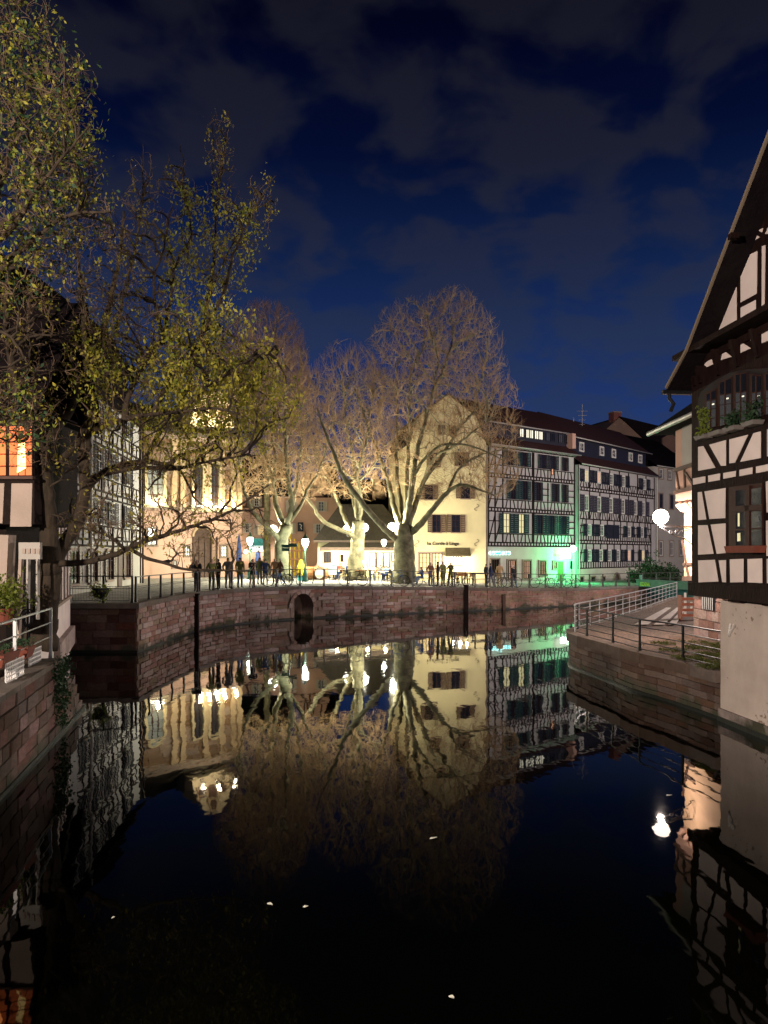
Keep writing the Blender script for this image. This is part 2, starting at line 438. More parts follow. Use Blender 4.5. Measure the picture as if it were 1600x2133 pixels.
DARKB = []  # bastion stones: the unlit face's shade is put into a darker colour
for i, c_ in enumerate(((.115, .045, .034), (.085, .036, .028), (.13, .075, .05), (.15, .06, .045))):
    mb = MB(); vs, fs = rough_block(40 + i); mb.add(vs, fs); DARKB.append(mb.mesh('stone', tide(mat('shaded_red_sandstone', c_, .85, .35, 5, .5, 22, objvar=.4))))
BROWNB = []
for i, c_ in enumerate(((.092, .053, .036), (.108, .063, .043), (.080, .045, .032), (.115, .074, .052))):
    mb = MB(); vs, fs = rough_block(50 + i); mb.add(vs, fs); BROWNB.append(mb.mesh('stone', tide(mat('brown_sandstone', c_, .88, .35, 5, .5, 22, objvar=.2))))


def lay_stones(parent, a, b, z0, z1, course=.215, length=.5, depth=.10, proud=.02, rn=None, skip=None, budget=None, pick=None, zjit=.15):
    """courses of separate stones on the vertical face a->b (outside on the right hand of a->b)"""
    rn = rn or rnd
    a, b = Vector((a[0], a[1], 0)), Vector((b[0], b[1], 0)); t = (b - a); Ln = t.length; t.normalize()
    ang = math.atan2(t.y, t.x); n = Vector((t.y, -t.x, 0))
    z = z0; row = 0; res = []
    while z < z1 - .05:
        h = min(course * rn.uniform(1 - zjit, 1 + zjit), z1 - z)
        s = -rn.uniform(0, length * .7)
        while s < Ln - .02:
            l = length * rn.uniform(.6, 1.5); s0, s1 = max(0, s), min(Ln, s + l); s += l
            if s1 - s0 < .08: continue
            c = a + t * (s0 + s1) / 2
            if skip and skip(c.x, c.y, z + h / 2, (s1 - s0) / 2): continue
            pr = proud + rn.uniform(-.008, .02)
            loc = c + n * (pr - depth / 2); loc.z = z + h / 2
            res.append((loc, ang, (s1 - s0 - .014, depth, h - .014)))
        z += h; row += 1
    return res


def place_stones(parent, lst, limit=300):
    lst = sorted(lst, key=lambda q: q[0].length)
    for i, (loc, ang, sc) in enumerate(lst[:limit]):
        link('stone', rnd.choice(BLOCKS), parent, loc, (0, 0, ang), sc)
    if len(lst) > limit:
        mb = MB(); ms = [M['sand_a'], M['sand_b'], M['sand_c']]
        for loc, ang, sc in lst[limit:]:
            vs, fs = rough_block(rnd.randrange(50)); c, s = math.cos(ang), math.sin(ang)
            mb.add([(loc.x + (x * sc[0]) * c - (y * sc[1]) * s, loc.y + (x * sc[0]) * s + (y * sc[1]) * c, loc.z + z * sc[2]) for x, y, z in vs], fs, rnd.choice((0, 0, 1, 1, 2)))
        ob = mb.build('stone_courses', ms, parent); ob['kind'] = 'stuff'


# ------------------------------------------------------------------ far curved quay wall
quay = thing('quay_wall', 'long curving red sandstone quay wall below the lit square', 'wall')
ARCH_X, ARCH_W = P(633, 1290, 41.4).x, .50
Q = CURVE
# mortar backing with a gap for the drain arch
mb = MB(); al = MB()
def arch_gap(p): return abs(p.x - ARCH_X) < ARCH_W and p.y > 40
for a, b in zip(Q, Q[1:]):
    if arch_gap((a + b) / 2): continue
    za, zb = zg(a.x), zg(b.x)
    mb.add([(a.x, a.y, -1), (b.x, b.y, -1), (b.x, b.y, zb), (a.x, a.y, za)], [(0, 1, 2, 3)])
    t = (b - a).normalized(); n = Vector((t.y, -t.x, 0)) * .07
    al.add([(a.x + n.x, a.y + n.y, -.5), (b.x + n.x, b.y + n.y, -.5), (b.x + n.x * .8, b.y + n.y * .8, .07 + .015 * math.sin(a.x * 9)), (a.x + n.x * .8, a.y + n.y * .8, .07 + .015 * math.sin(a.x * 9)), (a.x, a.y, .10), (b.x, b.y, .10)], [(0, 1, 2, 3), (3, 2, 5, 4)])
mb.build('mortar_bed', M['mortar'], quay)
al.build('algae_band', M['algae'], quay)
ga = [p for p in Q if arch_gap(p)]; g0, g1 = ga[0], ga[-1]
g0 = Q[Q.index(g0) - 1] if g0 in Q else g0; g1 = Q[Q.index(g1) + 1] if g1 in Q else g1
gt = (g1 - g0); gl = gt.length; gt.normalize(); gn = Vector((gt.y, -gt.x, 0))
mb = MB(); R = gl / 2 - .06; zc = .62
arc = [(math.cos(math.pi * (1 - k / 10)) * R, zc + math.sin(math.pi * k / 10) * R * 1.15) for k in range(11)]
gc = (g0 + g1) / 2
outer = [(-gl / 2, -1), (-gl / 2, 1.8), (gl / 2, 1.8), (gl / 2, -1)]
pts = lambda q, d=0: (gc + gt * q[0] + gn * d + Vector((0, 0, q[1])))
ring = [(-R, -1)] + arc + [(R, -1)]
for i in range(len(ring) - 1):
    p0, p1 = ring[i], ring[i + 1]
    f = lambda p: (p[0], 1.8) if -R < p[0] < R else (p[0], p[1])
    if i not in (0, len(ring) - 2):
        mb.add([pts(p0, .04), pts(p1, .04), pts((p1[0], 1.8), .04), pts((p0[0], 1.8), .04)], [(0, 1, 2, 3)])
    mb.add([pts(p0, .04), pts(p1, .04), pts(p1, -1.2), pts(p0, -1.2)], [(0, 1, 2, 3)])
for sg in (-1, 1):
    mb.add([pts((sg * gl / 2, -1), .04), pts((sg * R, -1), .04), pts((sg * R, 1.8), .04), pts((sg * gl / 2, 1.8), .04)], [(0, 1, 2, 3)])
mb.add([pts((-R, -1), -1.2), pts((R, -1), -1.2), pts((R, 1.8), -1.2), pts((-R, 1.8), -1.2)], [(0, 1, 2, 3)])
mb.build('drain_arch', M['sand_b'], quay)
mb = MB()
for k in range(9):
    a0, a1 = math.pi * k / 9 + .02, math.pi * (k + 1) / 9 - .02
    q = [(math.cos(a0) * R, zc + math.sin(a0) * R * 1.15), (math.cos(a0) * (R + .2), zc + math.sin(a0) * (R * 1.15 + .2)), (math.cos(a1) * (R + .2), zc + math.sin(a1) * (R * 1.15 + .2)), (math.cos(a1) * R, zc + math.sin(a1) * R * 1.15)]
    MB().prism([pts(v, .05) for v in q], gn * .05).build('voussoir', M['sand_b'], quay)
st = []
prev = None
seg = CURVE[::4] + ([CURVE[-1]] if (len(CURVE) - 1) % 4 else [])
SEG_L = 0
skipf = lambda x, y, z, hl: abs(x - gc.x) < gl / 2 + hl * .8 and y > 40 and z < 1.45
for ci in range(8):
    z0 = .02 + ci * .2
    s = 0.0; off = rnd.uniform(0, 2)
    i = int(off)
    while i < len(CURVE) - 2:
        k = rnd.choice((1, 2, 2, 2, 3, 3, 4)); j = min(i + k, len(CURVE) - 1)
        a, b = CURVE[i], CURVE[j]; i = j
        c = (a + b) / 2; t = (b - a); l = t.length; t.normalize(); n = Vector((t.y, -t.x, 0))
        top = zg(c.x) - .17; hh = (top - .02) / 8; zz = .02 + ci * hh
        if skipf(c.x, c.y, zz + hh / 2, l / 2): continue
        loc = c + n * (.0 + rnd.uniform(-.008, .022) + .0); loc.z = zz + hh / 2
        st.append((loc, math.atan2(t.y, t.x), (l - .02, .09, hh - rnd.uniform(.012, .03))))
place_stones(quay, st, 300)
# coping stones
i = 0
while i < len(CURVE) - 1:
    j = min(i + rnd.choice((4, 5)), len(CURVE) - 1); a, b = CURVE[i], CURVE[j]; i = j
    t = (b - a); l = t.length; t.normalize(); c = (a + b) / 2; n = Vector((t.y, -t.x, 0)); c = c - n * .17
    MB().box(-l / 2 + .006, l / 2 - .006, -.25, .25, -.15, .02).build('coping_stone', M['coping'], quay, loc=(c.x, c.y, zg(c.x) + rnd.uniform(-.004, .004)), rot=(0, 0, math.atan2(t.y, t.x)))

# dark bastion block
bast = thing('stone_bastion', 'dark square sandstone bastion at the bend of the quay', 'wall', (-11.6, 27.1, 0))
M['shaded_mortar'] = mat('shaded_dark_mortar', (.06, .035, .027), .9, .3, 4)  # mortar colour darkened too, for the shade on the bastion
MB().box(0, 2.56, .0, 2.2, -1, 1.62).build('mortar_bed', M['shaded_mortar'], bast)
bs = lay_stones(bast, (0, 0), (2.56, 0), .0, 1.6, .27, .55)
bs += lay_stones(bast, (2.56, 0.0), (2.60, 2.1), .0, 1.6, .27, .5)
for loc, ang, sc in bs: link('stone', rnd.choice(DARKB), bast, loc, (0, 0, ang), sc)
MB().box(-.05, 2.72, -.13, .5, 1.62, 1.81).build('coping', M['coping'], bast)
MB().box(-.02, 2.64, -.09, .0, -.5, .10).build('algae_band', M['algae'], bast)

# fender posts and rusty bits on the quay wall
def fender(px, pyb, h, w, label, m):
    Y = F * CZ / (pyb - HY) - .18; x = (px - 800) / F * Y
    t = thing('mooring_post', label, 'post', (x, Y, -.5))
    MB().box(-w / 2, w / 2, -w / 2, w / 2, 0, h + .5).build('timber', m, t)
    MB().box(-w / 2 - .03, w / 2 + .03, -w / 2 - .03, w / 2 + .03, h + .5, h + .56).build('cap', m, t)
    MB().box(-w / 2 - .02, w / 2 + .02, .0, w / 2 + .12, h + .1, h + .16).build('clamp', M['iron'], t)
fender(408, 1316, 1.72, .26, 'mossy black timber post against the quay wall under the tree', M['timber'])
fender(971, 1273, 1.6, .26, 'dark timber post against the quay wall below the cream house', M['timber'])
fender(1050, 1270, .95, .17, 'short rusty post against the quay wall near the neon sign', M['timber_brown'])


# ------------------------------------------------------------------ quay railing
def rail_run(pts, h, label, post_every, mat_rail, post_w=.06, rails=(1.0, .55), mesh=True, zf=None, name='quay_railing', group=None, bars=False):
    """railing along a path: each post its own part, rails per run, wire panel per bay"""
    t = thing(name, label, 'railing', (pts[0].x, pts[0].y, 0), 0, group)
    o0 = Vector((pts[0].x, pts[0].y, 0)); zf = zf or (lambda q: zg(q.x))
    pm = MB()
    w = post_w / 2
    pm.add([(-w * 1.6, -w * 1.6, 0), (w * 1.6, -w * 1.6, 0), (w * 1.6, w * 1.6, 0), (-w * 1.6, w * 1.6, 0), (-w, -w, .18), (w, -w, .18), (w, w, .18), (-w, w, .18), (-w, -w, h + .02), (w, -w, h + .02), (w, w, h + .02), (-w, w, h + .02)],
           [(3, 2, 1, 0), (0, 1, 5, 4), (1, 2, 6, 5), (2, 3, 7, 6), (3, 0, 4, 7), (4, 5, 9, 8), (5, 6, 10, 9), (6, 7, 11, 10), (7, 4, 8, 11), (8, 9, 10, 11)])
    pme = pm.mesh('post', mat_rail)
    pidx = list(range(0, len(pts), post_every))
    if pidx[-1] != len(pts) - 1: pidx.append(len(pts) - 1)
    for i in pidx:
        q = pts[i]; d = pts[min(i + 1, len(pts) - 1)] - pts[max(0, i - 1)]
        link('post', pme, t, (q.x - o0.x, q.y - o0.y, zf(q)), (0, 0, math.atan2(d.y, d.x)))
    for r in rails:
        MB().tube([Vector((q.x - o0.x, q.y - o0.y, zf(q) + h * r)) for q in pts], .022 if r == 1.0 else .013, 6).build('rail', mat_rail, t)
    if mesh:
        for a, b in zip(pidx, pidx[1:]):
            mb = MB(); A = pts[a] - o0; B = pts[b] - o0; A.z = zf(pts[a]); B.z = zf(pts[b]); d = (B - A); u = d.normalized()
            A2 = A + u * .12; B2 = B - u * .12; d2 = B2 - A2; Z = Vector((0, 0, 1))
            lo, hi = .08, h * .62
            for p, q in ((A2 + Z * lo, B2 + Z * lo), (A2 + Z * hi, B2 + Z * hi), (A2 + Z * lo, A2 + Z * hi), (B2 + Z * lo, B2 + Z * hi)):
                mb.tube([p, q], .010, 4)
            k = int(d2.length / .10)
            for i in range(1, k): mb.tube([A2 + d2 * i / k + Z * lo, A2 + d2 * i / k + Z * hi], .0028, 3, cap=False)
            for i in range(1, 5): mb.tube([A2 + Z * (lo + (hi - lo) * i / 5), B2 + Z * (lo + (hi - lo) * i / 5)], .0028, 3, cap=False)
            mb.build('wire_panel', mat_rail, t)
    return t

def inset(path, d):
    o = []
    for i, p in enumerate(path):
        t = (path[min(i + 1, len(path) - 1)] - path[max(0, i - 1)]).normalized(); o.append(p + Vector((-t.y, t.x, 0)) * d)
    return o
rail_run(inset(CURVE, .22)[2:], .95, 'long iron railing with wire panels following the curved quay', 6, M['rail_far'], .07)
rail_run([Vector((-11.5 + .25 * i, 27.2, 0)) for i in range(10)] + [Vector((-9.2, 27.2, 0))], .98, 'short dark railing on top of the dark bastion', 5, M['iron'], .07, name='bastion_railing', zf=lambda q: 1.81)


# ------------------------------------------------------------------ facades
UNIT = MB().box(-.5, .5, -.5, .5, -.5, .5)
UNITS = {}
def unit(name, m):
    k = (name, m.name)
    if k not in UNITS: UNITS[k] = UNIT.mesh(name, m)
    return UNITS[k]
WCACHE = {}


class Facade:
    """a house whose front runs from ground point A to B (left to right seen from the canal)"""
    def __init__(s, name, label, A, B, z0, cat='house', group=None):
        s.A, s.B = Vector((A[0], A[1], 0)), Vector((B[0], B[1], 0))
        s.L = (s.B - s.A).length; s.t = (s.B - s.A).normalized(); s.z0 = z0
        s.n = Vector((s.t.y, -s.t.x, 0))
        s.root = thing(name, label, cat, (A[0], A[1], 0), math.atan2(s.t.y, s.t.x), group)
    def uz(s, px, py, off=0.0):
        d = Vector(((px - 800) / F, 1, -(py - HY) / F)); o = Vector((0, 0, CZ)); a = s.A + s.n * off
        k = (a - o).dot(s.n) / d.dot(s.n); h = o + d * k
        return (h - s.A).dot(s.t), h.z
    def u(s, px, off=0.0): return s.uz(px, 1154, off)[0]
    def box(s, name, u0, u1, y0, y1, z0, z1, m, parent=None):
        return MB().box(u0, u1, y0, y1, z0, z1).build(name, m, parent or s.root)
    def beam(s, u0, z0, u1, z1, w, m, d=.05, y=0.0, name='beam', parent=None):
        a, b = Vector((u0, 0, z0)), Vector((u1, 0, z1)); v = b - a
        o = link(name, unit(name, m), parent or s.root, ((u0 + u1) / 2, y - d / 2, (z0 + z1) / 2), None, (v.length, d, w))
        o.rotation_euler = (0, -math.atan2(v.z, v.x), 0)
        return o
    def poly(s, name, pxs, m, d=.03, off=0.0, parent=None):
        q = [s.uz(x, y, off) for x, y in pxs]
        return MB().prism([(a, -off - d, b) for a, b in q], (0, d, 0)).build(name, m, parent or s.root)
    def window(s, uc, zc, w, h, pane='glass', frame='frame_white', cols=2, rows=3, shutters=None, y=0.0, surround=None, sw=None, fw=.05, depth=.06, closed=False, arch=False):
        key = (round(w, 2), round(h, 2), frame, cols, rows, fw, surround)
        if key not in WCACHE:
            mb = MB(); a, b = w / 2, h / 2
            for x0, x1, z0, z1 in ((-a, a, b - fw, b), (-a, a, -b, -b + fw), (-a, -a + fw, -b + fw, b - fw), (a - fw, a, -b + fw, b - fw)):
                mb.box(x0, x1, -depth, 0, z0, z1)
            for i in range(1, cols): x = -a + w * i / cols; mb.box(x - .02, x + .02, -depth * .9, 0, -b + fw, b - fw)
            for i in range(1, rows): z = -b + h * i / rows; mb.box(-a + fw, a - fw, -depth * .7, 0, z - .012, z + .012)
            fme = mb.mesh('window', M[frame])
            pme = {}
            WCACHE[key] = (fme, pme)
        fme, pme = WCACHE[key]
        wo = link('window', fme, s.root, (uc, y - .012, zc))
        if pane not in pme: pme[pane] = MB().box(-w / 2 + fw, w / 2 - fw, -.03, 0, -h / 2 + fw, h / 2 - fw).mesh('pane', M[pane])
        link('pane', pme[pane], wo, (0, 0.006, 0))
        if surround:
            e_ = .11; a, b = w / 2, h / 2; mb = MB()
            for x0, x1, z0, z1 in ((-a - e_, a + e_, b, b + e_), (-a - e_ * 1.3, a + e_ * 1.3, -b - e_, -b), (-a - e_, -a, -b, b), (a, a + e_, -b, b)): mb.box(x0, x1, -.09, 0, z0, z1)
            mb.build('surround', M[surround], wo)
        if shutters:
            sw = sw or w / 2
            k = ('sh', round(sw, 2), round(h, 2), shutters)
            if k not in WCACHE:
                mb = MB(); a, b = sw / 2, h / 2; f_ = .045
                for x0, x1, z0, z1 in ((-a, a, b - f_, b), (-a, a, -b, -b + f_), (-a, -a + f_, -b + f_, b - f_), (a - f_, a, -b + f_, b - f_), (-a + f_, a - f_, -.03, .03)): mb.box(x0, x1, -.05, 0, z0, z1)
                n_ = 9
                for i in range(n_):
                    z0 = -b + f_ + (h - 2 * f_) * i / n_; z1 = -b + f_ + (h - 2 * f_) * (i + .85) / n_
                    mb.add([(-a + f_, -.012, z1), (a - f_, -.012, z1), (a - f_, -.042, z0), (-a + f_, -.042, z0)], [(0, 3, 2, 1)])
                WCACHE[k] = mb.mesh('shutter', M[shutters])
            for sg in ((-1, 1) if not closed else ()):
                link('shutter', WCACHE[k], s.root, (uc + sg * (w / 2 + sw / 2 + .015), y - .07, zc))
        return wo


def gutter(f, u0, u1, y, z, m='zinc'):
    MB().tube([(u0, y, z), (u1, y, z)], .06, 8).build('gutter', M[m], f.root, True)


# --- cream gabled restaurant
A = P(852, 1213, 55.5); B = P(1013, 1213, 56.6)
C1 = Facade('gabled_house', 'tall cream gabled restaurant house beside the biggest plane tree', (A.x, A.y), (B.x, B.y), 1.5)
zpk = C1.uz(934, 822)[1]; upk = C1.u(934)
gp = [(0, .9), (C1.L, .9), (C1.L, C1.uz(1012, 922)[1]), (C1.u(992), C1.uz(992, 868)[1]), (upk, zpk), (C1.u(873), C1.uz(873, 866)[1]), (0, C1.uz(852, 925)[1])]
MB().prism([(u, 0, z) for u, z in gp], (0, 8, 0)).build('wall', M['plaster_cream'], C1.root)
rf = MB()
for a, b in zip(gp[2:], gp[3:]):
    nrm = Vector((b[1] - a[1], 0, -(b[0] - a[0]))).normalized() * .12
    if nrm.z < 0: nrm = -nrm
    a_, b_ = Vector((a[0], -.06, a[1])), Vector((b[0], -.06, b[1])); e_ = Vector((0, 8.2, 0))
    rf.hexa([a_, b_, b_ + e_, a_ + e_, a_ + nrm, b_ + nrm, b_ + nrm + e_, a_ + nrm + e_])
rf.build('roof', M['roof_dark'], C1.root)
for (x0, x1, y0, y1, nw) in ((912, 926, 885, 906, 1), (935, 950, 886, 907, 1), (888, 918, 943, 974, 1), (946, 976, 942, 971, 1), (875, 912, 1010, 1041, 1), (949, 990, 1010, 1039, 1), (890, 928, 1072, 1109, 1), (930, 969, 1072, 1109, 1)):
    u0, za = C1.uz(x0, y0); u1, zb = C1.uz(x1, y1); w = (u1 - u0)
    C1.window((u0 + u1) / 2, (za + zb) / 2, w * .46, za - zb, 'lit_cream' if 0 else 'glass', 'frame_brown', 2, 3, 'sh_brown', sw=w * .25, surround=None)
    MB().box(-w * .27, w * .27, -.14, 0, -.07, 0).build('sill', M['stone_trim'], C1.root, loc=((u0 + u1) / 2, 0, zb))
def sculpt_text(body, size, parent, loc, m, width, extrude=.02, name='letter'):
    """raised letters, each character a mesh of its own, spread over the given width"""
    def mk(t):
        c = bpy.data.curves.new(name, 'FONT'); c.body = t; c.size = size; c.extrude = extrude; c.offset = size * .014
        o_ = bpy.data.objects.new(name, c); SC.collection.objects.link(o_)
        dg = bpy.context.evaluated_depsgraph_get(); me = bpy.data.meshes.new_from_object(o_.evaluated_get(dg)); bpy.data.objects.remove(o_); return me
    def wid(t):
        me = mk(t); x = max([v.co.x for v in me.vertices] or [0]); bpy.data.meshes.remove(me); return x
    W_ = wid(body); k = width / W_
    for i, ch in enumerate(body):
        if ch == ' ': continue
        me = mk(ch); x0 = min(v.co.x for v in me.vertices); x1 = wid(body[:i + 1]); w = max(v.co.x for v in me.vertices)
        me.materials.clear(); me.materials.append(m)
        link(name, me, parent, (loc[0] + (x1 - w) * k, loc[1], loc[2]), (math.radians(90), 0, 0), (k, k if k > .8 else .9, 1))
u0, z = C1.uz(889, 1135); u1, _ = C1.uz(956, 1135)
sculpt_text('La Corde à Linge', .36, C1.root, (u0, -.03, z), M['letters'], u1 - u0)
C1.box('string_course', 0.02, C1.L - .02, -.05, 0, C1.uz(900, 1141)[1] - .03, C1.uz(900, 1141)[1] + .03, M['plaster_cream'])
for (cx, cy) in ((868, 1132), (993, 1130), (993, 1057), (862, 1057)):
    u, z = C1.uz(cx, cy)
    pts_ = [(u + .2 * math.sin(2 * math.pi * t) * (1 if t < .5 else 1) * .9, -.04, z + .26 * (1 - 2 * t)) for t in [i / 14 for i in range(15)]]
    MB().tube(pts_, .018, 5).build('wall_anchor', M['iron'], C1.root)
for (x0, x1, y0, y1, pn) in ((873, 895, 1152, 1192, 'lit_warm'), (900, 921, 1152, 1185, 'lit_warm'), (945, 960, 1155, 1178, 'lit_white')):
    u0, za = C1.uz(x0, y0); u1, zb = C1.uz(x1, y1)
    C1.window((u0 + u1) / 2, (za + zb) / 2, u1 - u0, za - zb, pn, 'frame_brown', 3, 4, surround='stone_trim')
# awning
u0, za = C1.uz(928, 1140); u1, zb = C1.uz(972, 1156); u0 = C1.u(921)
MB().prism([(u0 + .25, 0, za), (u0, -1.1, zb), (u0, -1.1, zb - .12), (u0 + .25, 0, zb - .12)], (u1 - u0, 0, 0)).build('awning', M['awning'], C1.root)
for du in (.5, 1.1, 1.6):
    g = MB().sphere((0, 0, 0), .085, 10, 6).build('bulb', M['globe'], C1.root, True, loc=(u0 + du, -1.0, zb - .25))
    lamp_light('awning_light', (u0 + du, -1.1, zb - .5), 170, (1, .92, .72), .1, C1.root)
C1.box('gable_side', C1.L - .03, C1.L + .0, -.03, 0, 1, 11.5, M['stone_trim'])

# --- generic timber lattice
def band(f, u0, u1, z, hj, m, step=.34, th=.10, joists=True):
    f.beam(u0, z, u1, z, th, m, .06)
    if joists:
        f.beam(u0, z + hj + th, u1, z + hj + th, th, m, .065)
        n = int((u1 - u0) / step)
        for i in range(n + 1):
            u = u0 + .05 + (u1 - u0 - .1) * i / n
            f.beam(u, z + th / 2, u, z + hj + th / 2, .09, m, .05)

def struts(f, u0, u1, z0, z1, m, step=.42, pat='fan', w=.07):
    n = max(2, int((u1 - u0) / step))
    for i in range(n + 1):
        u = u0 + (u1 - u0) * i / n
        if pat == 'fan':
            du = (0, .09, 0, -.09)[i % 4]
        elif pat == 'tri':
            du = (0, .16, 0, -.16)[i % 4]
        else:
            du = 0
        f.beam(u - du, z0, u + du, z1, w, m, .045 if du else .052)
    f.beam(u0, z1, u1, z1, w, m, .055)

# --- long timber framed house with green shutters
A = P(1015, 1215, 56.7); B = P(1198, 1218, 63.2)
C2 = Facade('timber_house', 'long half-timbered house with green shutters above a green lit wall', (A.x, A.y), (B.x, B.y), 1.3)
L2 = C2.L; zt = C2.uz(1015, 927)[1]
C2.box('wall', 0.01, L2, 0, 9, .8, zt, M['plaster_white'])
C2.box('ground_floor_wall', 0.0, L2 + .02, -.04, 0, .85, C2.uz(1015, 1139)[1], M['base_plaster'])
zb1, zb2, zb3 = C2.uz(1017, 1137)[1], C2.uz(1017, 1064)[1], C2.uz(1017, 992)[1]
Tm = M['timber']
zl = [zb1, zb2, zb3, zt - .1]
for i, z in enumerate(zl[:3]): band(C2, .05, L2 - .05, z, .17, Tm)
C2.beam(.05, zt - .06, L2 - .05, zt - .06, .12, Tm, .07)
um = C2.u(1110)
for i in range(3):
    z0, z1 = zl[i] + .32, zl[i + 1] - .05; zs = z0 + .62
    struts(C2, C2.u(1047), um - .05, z0, zs, Tm)
    struts(C2, um + .1, L2 - .1, z0, zs, Tm)
    C2.beam(um, z0, um, z1, .22, Tm, .08)
    for up in (.12, C2.u(1031), C2.u(1047), L2 - .12): C2.beam(up, z0, up, z1, .11, Tm, .06)
    C2.beam(.15, z0 + .1, C2.u(1031), z1 - .2, .08, Tm, .045); C2.beam(C2.u(1031) + .02, z0, C2.u(1044), z1 - .5, .08, Tm, .044)
    C2.beam(.12, zs, C2.u(1047), zs, .08, Tm, .055); C2.beam(.12, (zs + z1) / 2 + .15, C2.u(1047), (zs + z1) / 2 + .15, .08, Tm, .055)
rowz = [(zl[i] + 1.0, zl[i + 1] - .12) for i in range(3)]
def win2(px, row, w, pane, sh, sw=None, cols=2):
    z0, z1 = rowz[row]; C2.window(C2.u(px), (z0 + z1) / 2, w, z1 - z0, pane, 'frame_brown' if pane != 'lit_cream' else 'timber', cols, 3, sh, y=-.06, sw=sw)
M['timber_'] = M['timber']
win2(1053, 0, .74, 'lit_cream', 'sh_green', .42); win2(1084, 0, .66, 'lit_cream', 'sh_green', .50)
win2(1122, 0, .66, 'glass', 'sh_green', .36); win2(1147, 0, .66, 'glass', 'sh_green', .36); win2(1172, 0, .62, 'glass', 'sh_green', .34)
win2(1066, 1, .6, 'glass', 'sh_green', .34); win2(1091, 1, .6, 'glass', 'sh_green', .40)
win2(1119, 1, .46, 'glass', 'sh_dark', .27); win2(1155, 1, .40, 'glass', 'sh_dark', .24); win2(1175, 1, .36, 'glass', 'sh_dark', .20)
win2(1061, 2, .6, 'glass', 'sh_green', .4); win2(1090, 2, .6, 'glass', 'sh_green', .42)
win2(1130, 2, .55, 'glass', 'sh_dark', .34); win2(1151, 2, .50, 'glass', 'sh_dark', .34); win2(1175, 2, .40, 'glass', 'sh_dark', .20)
u, z = C2.uz(1148, 983); C2.window(u, z, .30, .55, 'lit_orange', 'frame_brown', 1, 2, y=-.10)
for px_ in (1128, 1142, 1165):
    C2.beam(C2.u(px_ - 1), rowz[1][0], C2.u(px_ - 1), rowz[1][1], .09, Tm, .07)
for k in (.33, .66):
    z = rowz[1][0] + (rowz[1][1] - rowz[1][0]) * k; C2.beam(C2.u(1127), z, C2.u(1143), z, .08, Tm, .06)
    z = rowz[0][0] + (rowz[0][1] - rowz[0][0]) * k; C2.beam(C2.u(1186), z, L2 - .1, z, .08, Tm, .06)
    z = rowz[1][0] + (rowz[1][1] - rowz[1][0]) * k; C2.beam(C2.u(1184), z, L2 - .1, z, .08, Tm, .06)
# rafters tails under the eaves
for i in range(26):
    u = .4 + (L2 - .7) * i / 25
    MB().box(-.07, .07, -.34, 0, -.06, .06).build('rafter_tail', M['plaster_white'], C2.root, loc=(u, 0, zt + .02))
# roof: lower slope, dormer band, upper slope
ob_ = MB(); zr1 = zt + .95; zd = zr1 + .95; zr2 = zd + 2.3
ob_.add([(-.2, -.5, zt + .04), (L2 + .1, -.5, zt + .04), (L2 + .1, .75, zr1), (-.2, .75, zr1), (-.2, -.5, zt - .04), (L2 + .1, -.5, zt - .04)], [(0, 1, 2, 3), (4, 5, 1, 0)])
ob_.add([(-.2, .35, zd), (L2 + .1, .35, zd), (L2 + .1, 3.6, zr2), (-.2, 3.6, zr2), (L2 + .1, 8.5, zt), (-.2, 8.5, zt), (L2 + .1, .75, zr1)], [(0, 1, 2, 3), (3, 2, 4, 5)])
ob_.build('roof', M['roof_red'], C2.root)
C2.box('dormer_wall', 0, L2, .6, .8, zr1 - .15, zd, M['sh_dark'])
gutter(C2, -.2, L2 + .1, -.56, zt + .02)
gutter(C2, -.2, L2 + .1, .30, zd + .02)
for px_, pn in ((1086, 'lit_white'), (1099, 'lit_white'), (1106, 'lit_white'), (1117, 'lit_white'), (1126, 'lit_white'), (1141, 'glass_dim'), (1151, 'glass'), (1167, 'glass_dim'), (1180, 'glass')):
    C2.window(C2.u(px_, -.6), (zr1 + zd) / 2 + .03, .52, .74, pn, 'sh_dark', 2, 1, y=.6)
C2.box('dormer_cheek', L2 - .35, L2 + .1, -.0, .62, zr1 - .3, zd + .02, M['plaster_pink'])
# ground floor openings
for (x0, x1, y0, y1, pn) in ((1021, 1038, 1165, 1199, 'glass'), (1056, 1073, 1167, 1207, 'lit_pink'), (1088, 1104, 1168, 1205, 'lit_pink'), (1122, 1135, 1169, 1198, 'lit_pink'), (1151, 1158, 1170, 1184, 'lit_orange')):
    u0, za = C2.uz(x0, y0); u1, zb = C2.uz(x1, y1)
    w_ = C2.window((u0 + u1) / 2, (za + zb) / 2, u1 - u0, za - zb, pn, 'frame_brown', 3, 3, y=-.04, surround='stone_trim')
    if x1 - x0 > 10:
        for k in range(4): MB().box(-.05, .05, -.07, -.04, -(za - zb) / 2, (za - zb) / 2).build('bar', M['frame_brown'], w_, loc=((k - 1.5) * (u1 - u0) / 4, 0, 0))
u0, za = C2.uz(1161, 1170); u1, zb = C2.uz(1172, 1203)
C2.box('door', u0, u1, -.09, -.04, zb - .3, za, mat('mossy_green_door', (.10, .12, .03), .6))
C2.box('door_lintel', u0 - .1, u1 + .1, -.12, -.04, za, za + .12, M['stone_trim'])
u0, za = C2.uz(1187, 1169); u1, zb = C2.uz(1193, 1185); C2.box('notice_board', u0, u1, -.09, -.04, zb, za, M['sh_dark'])
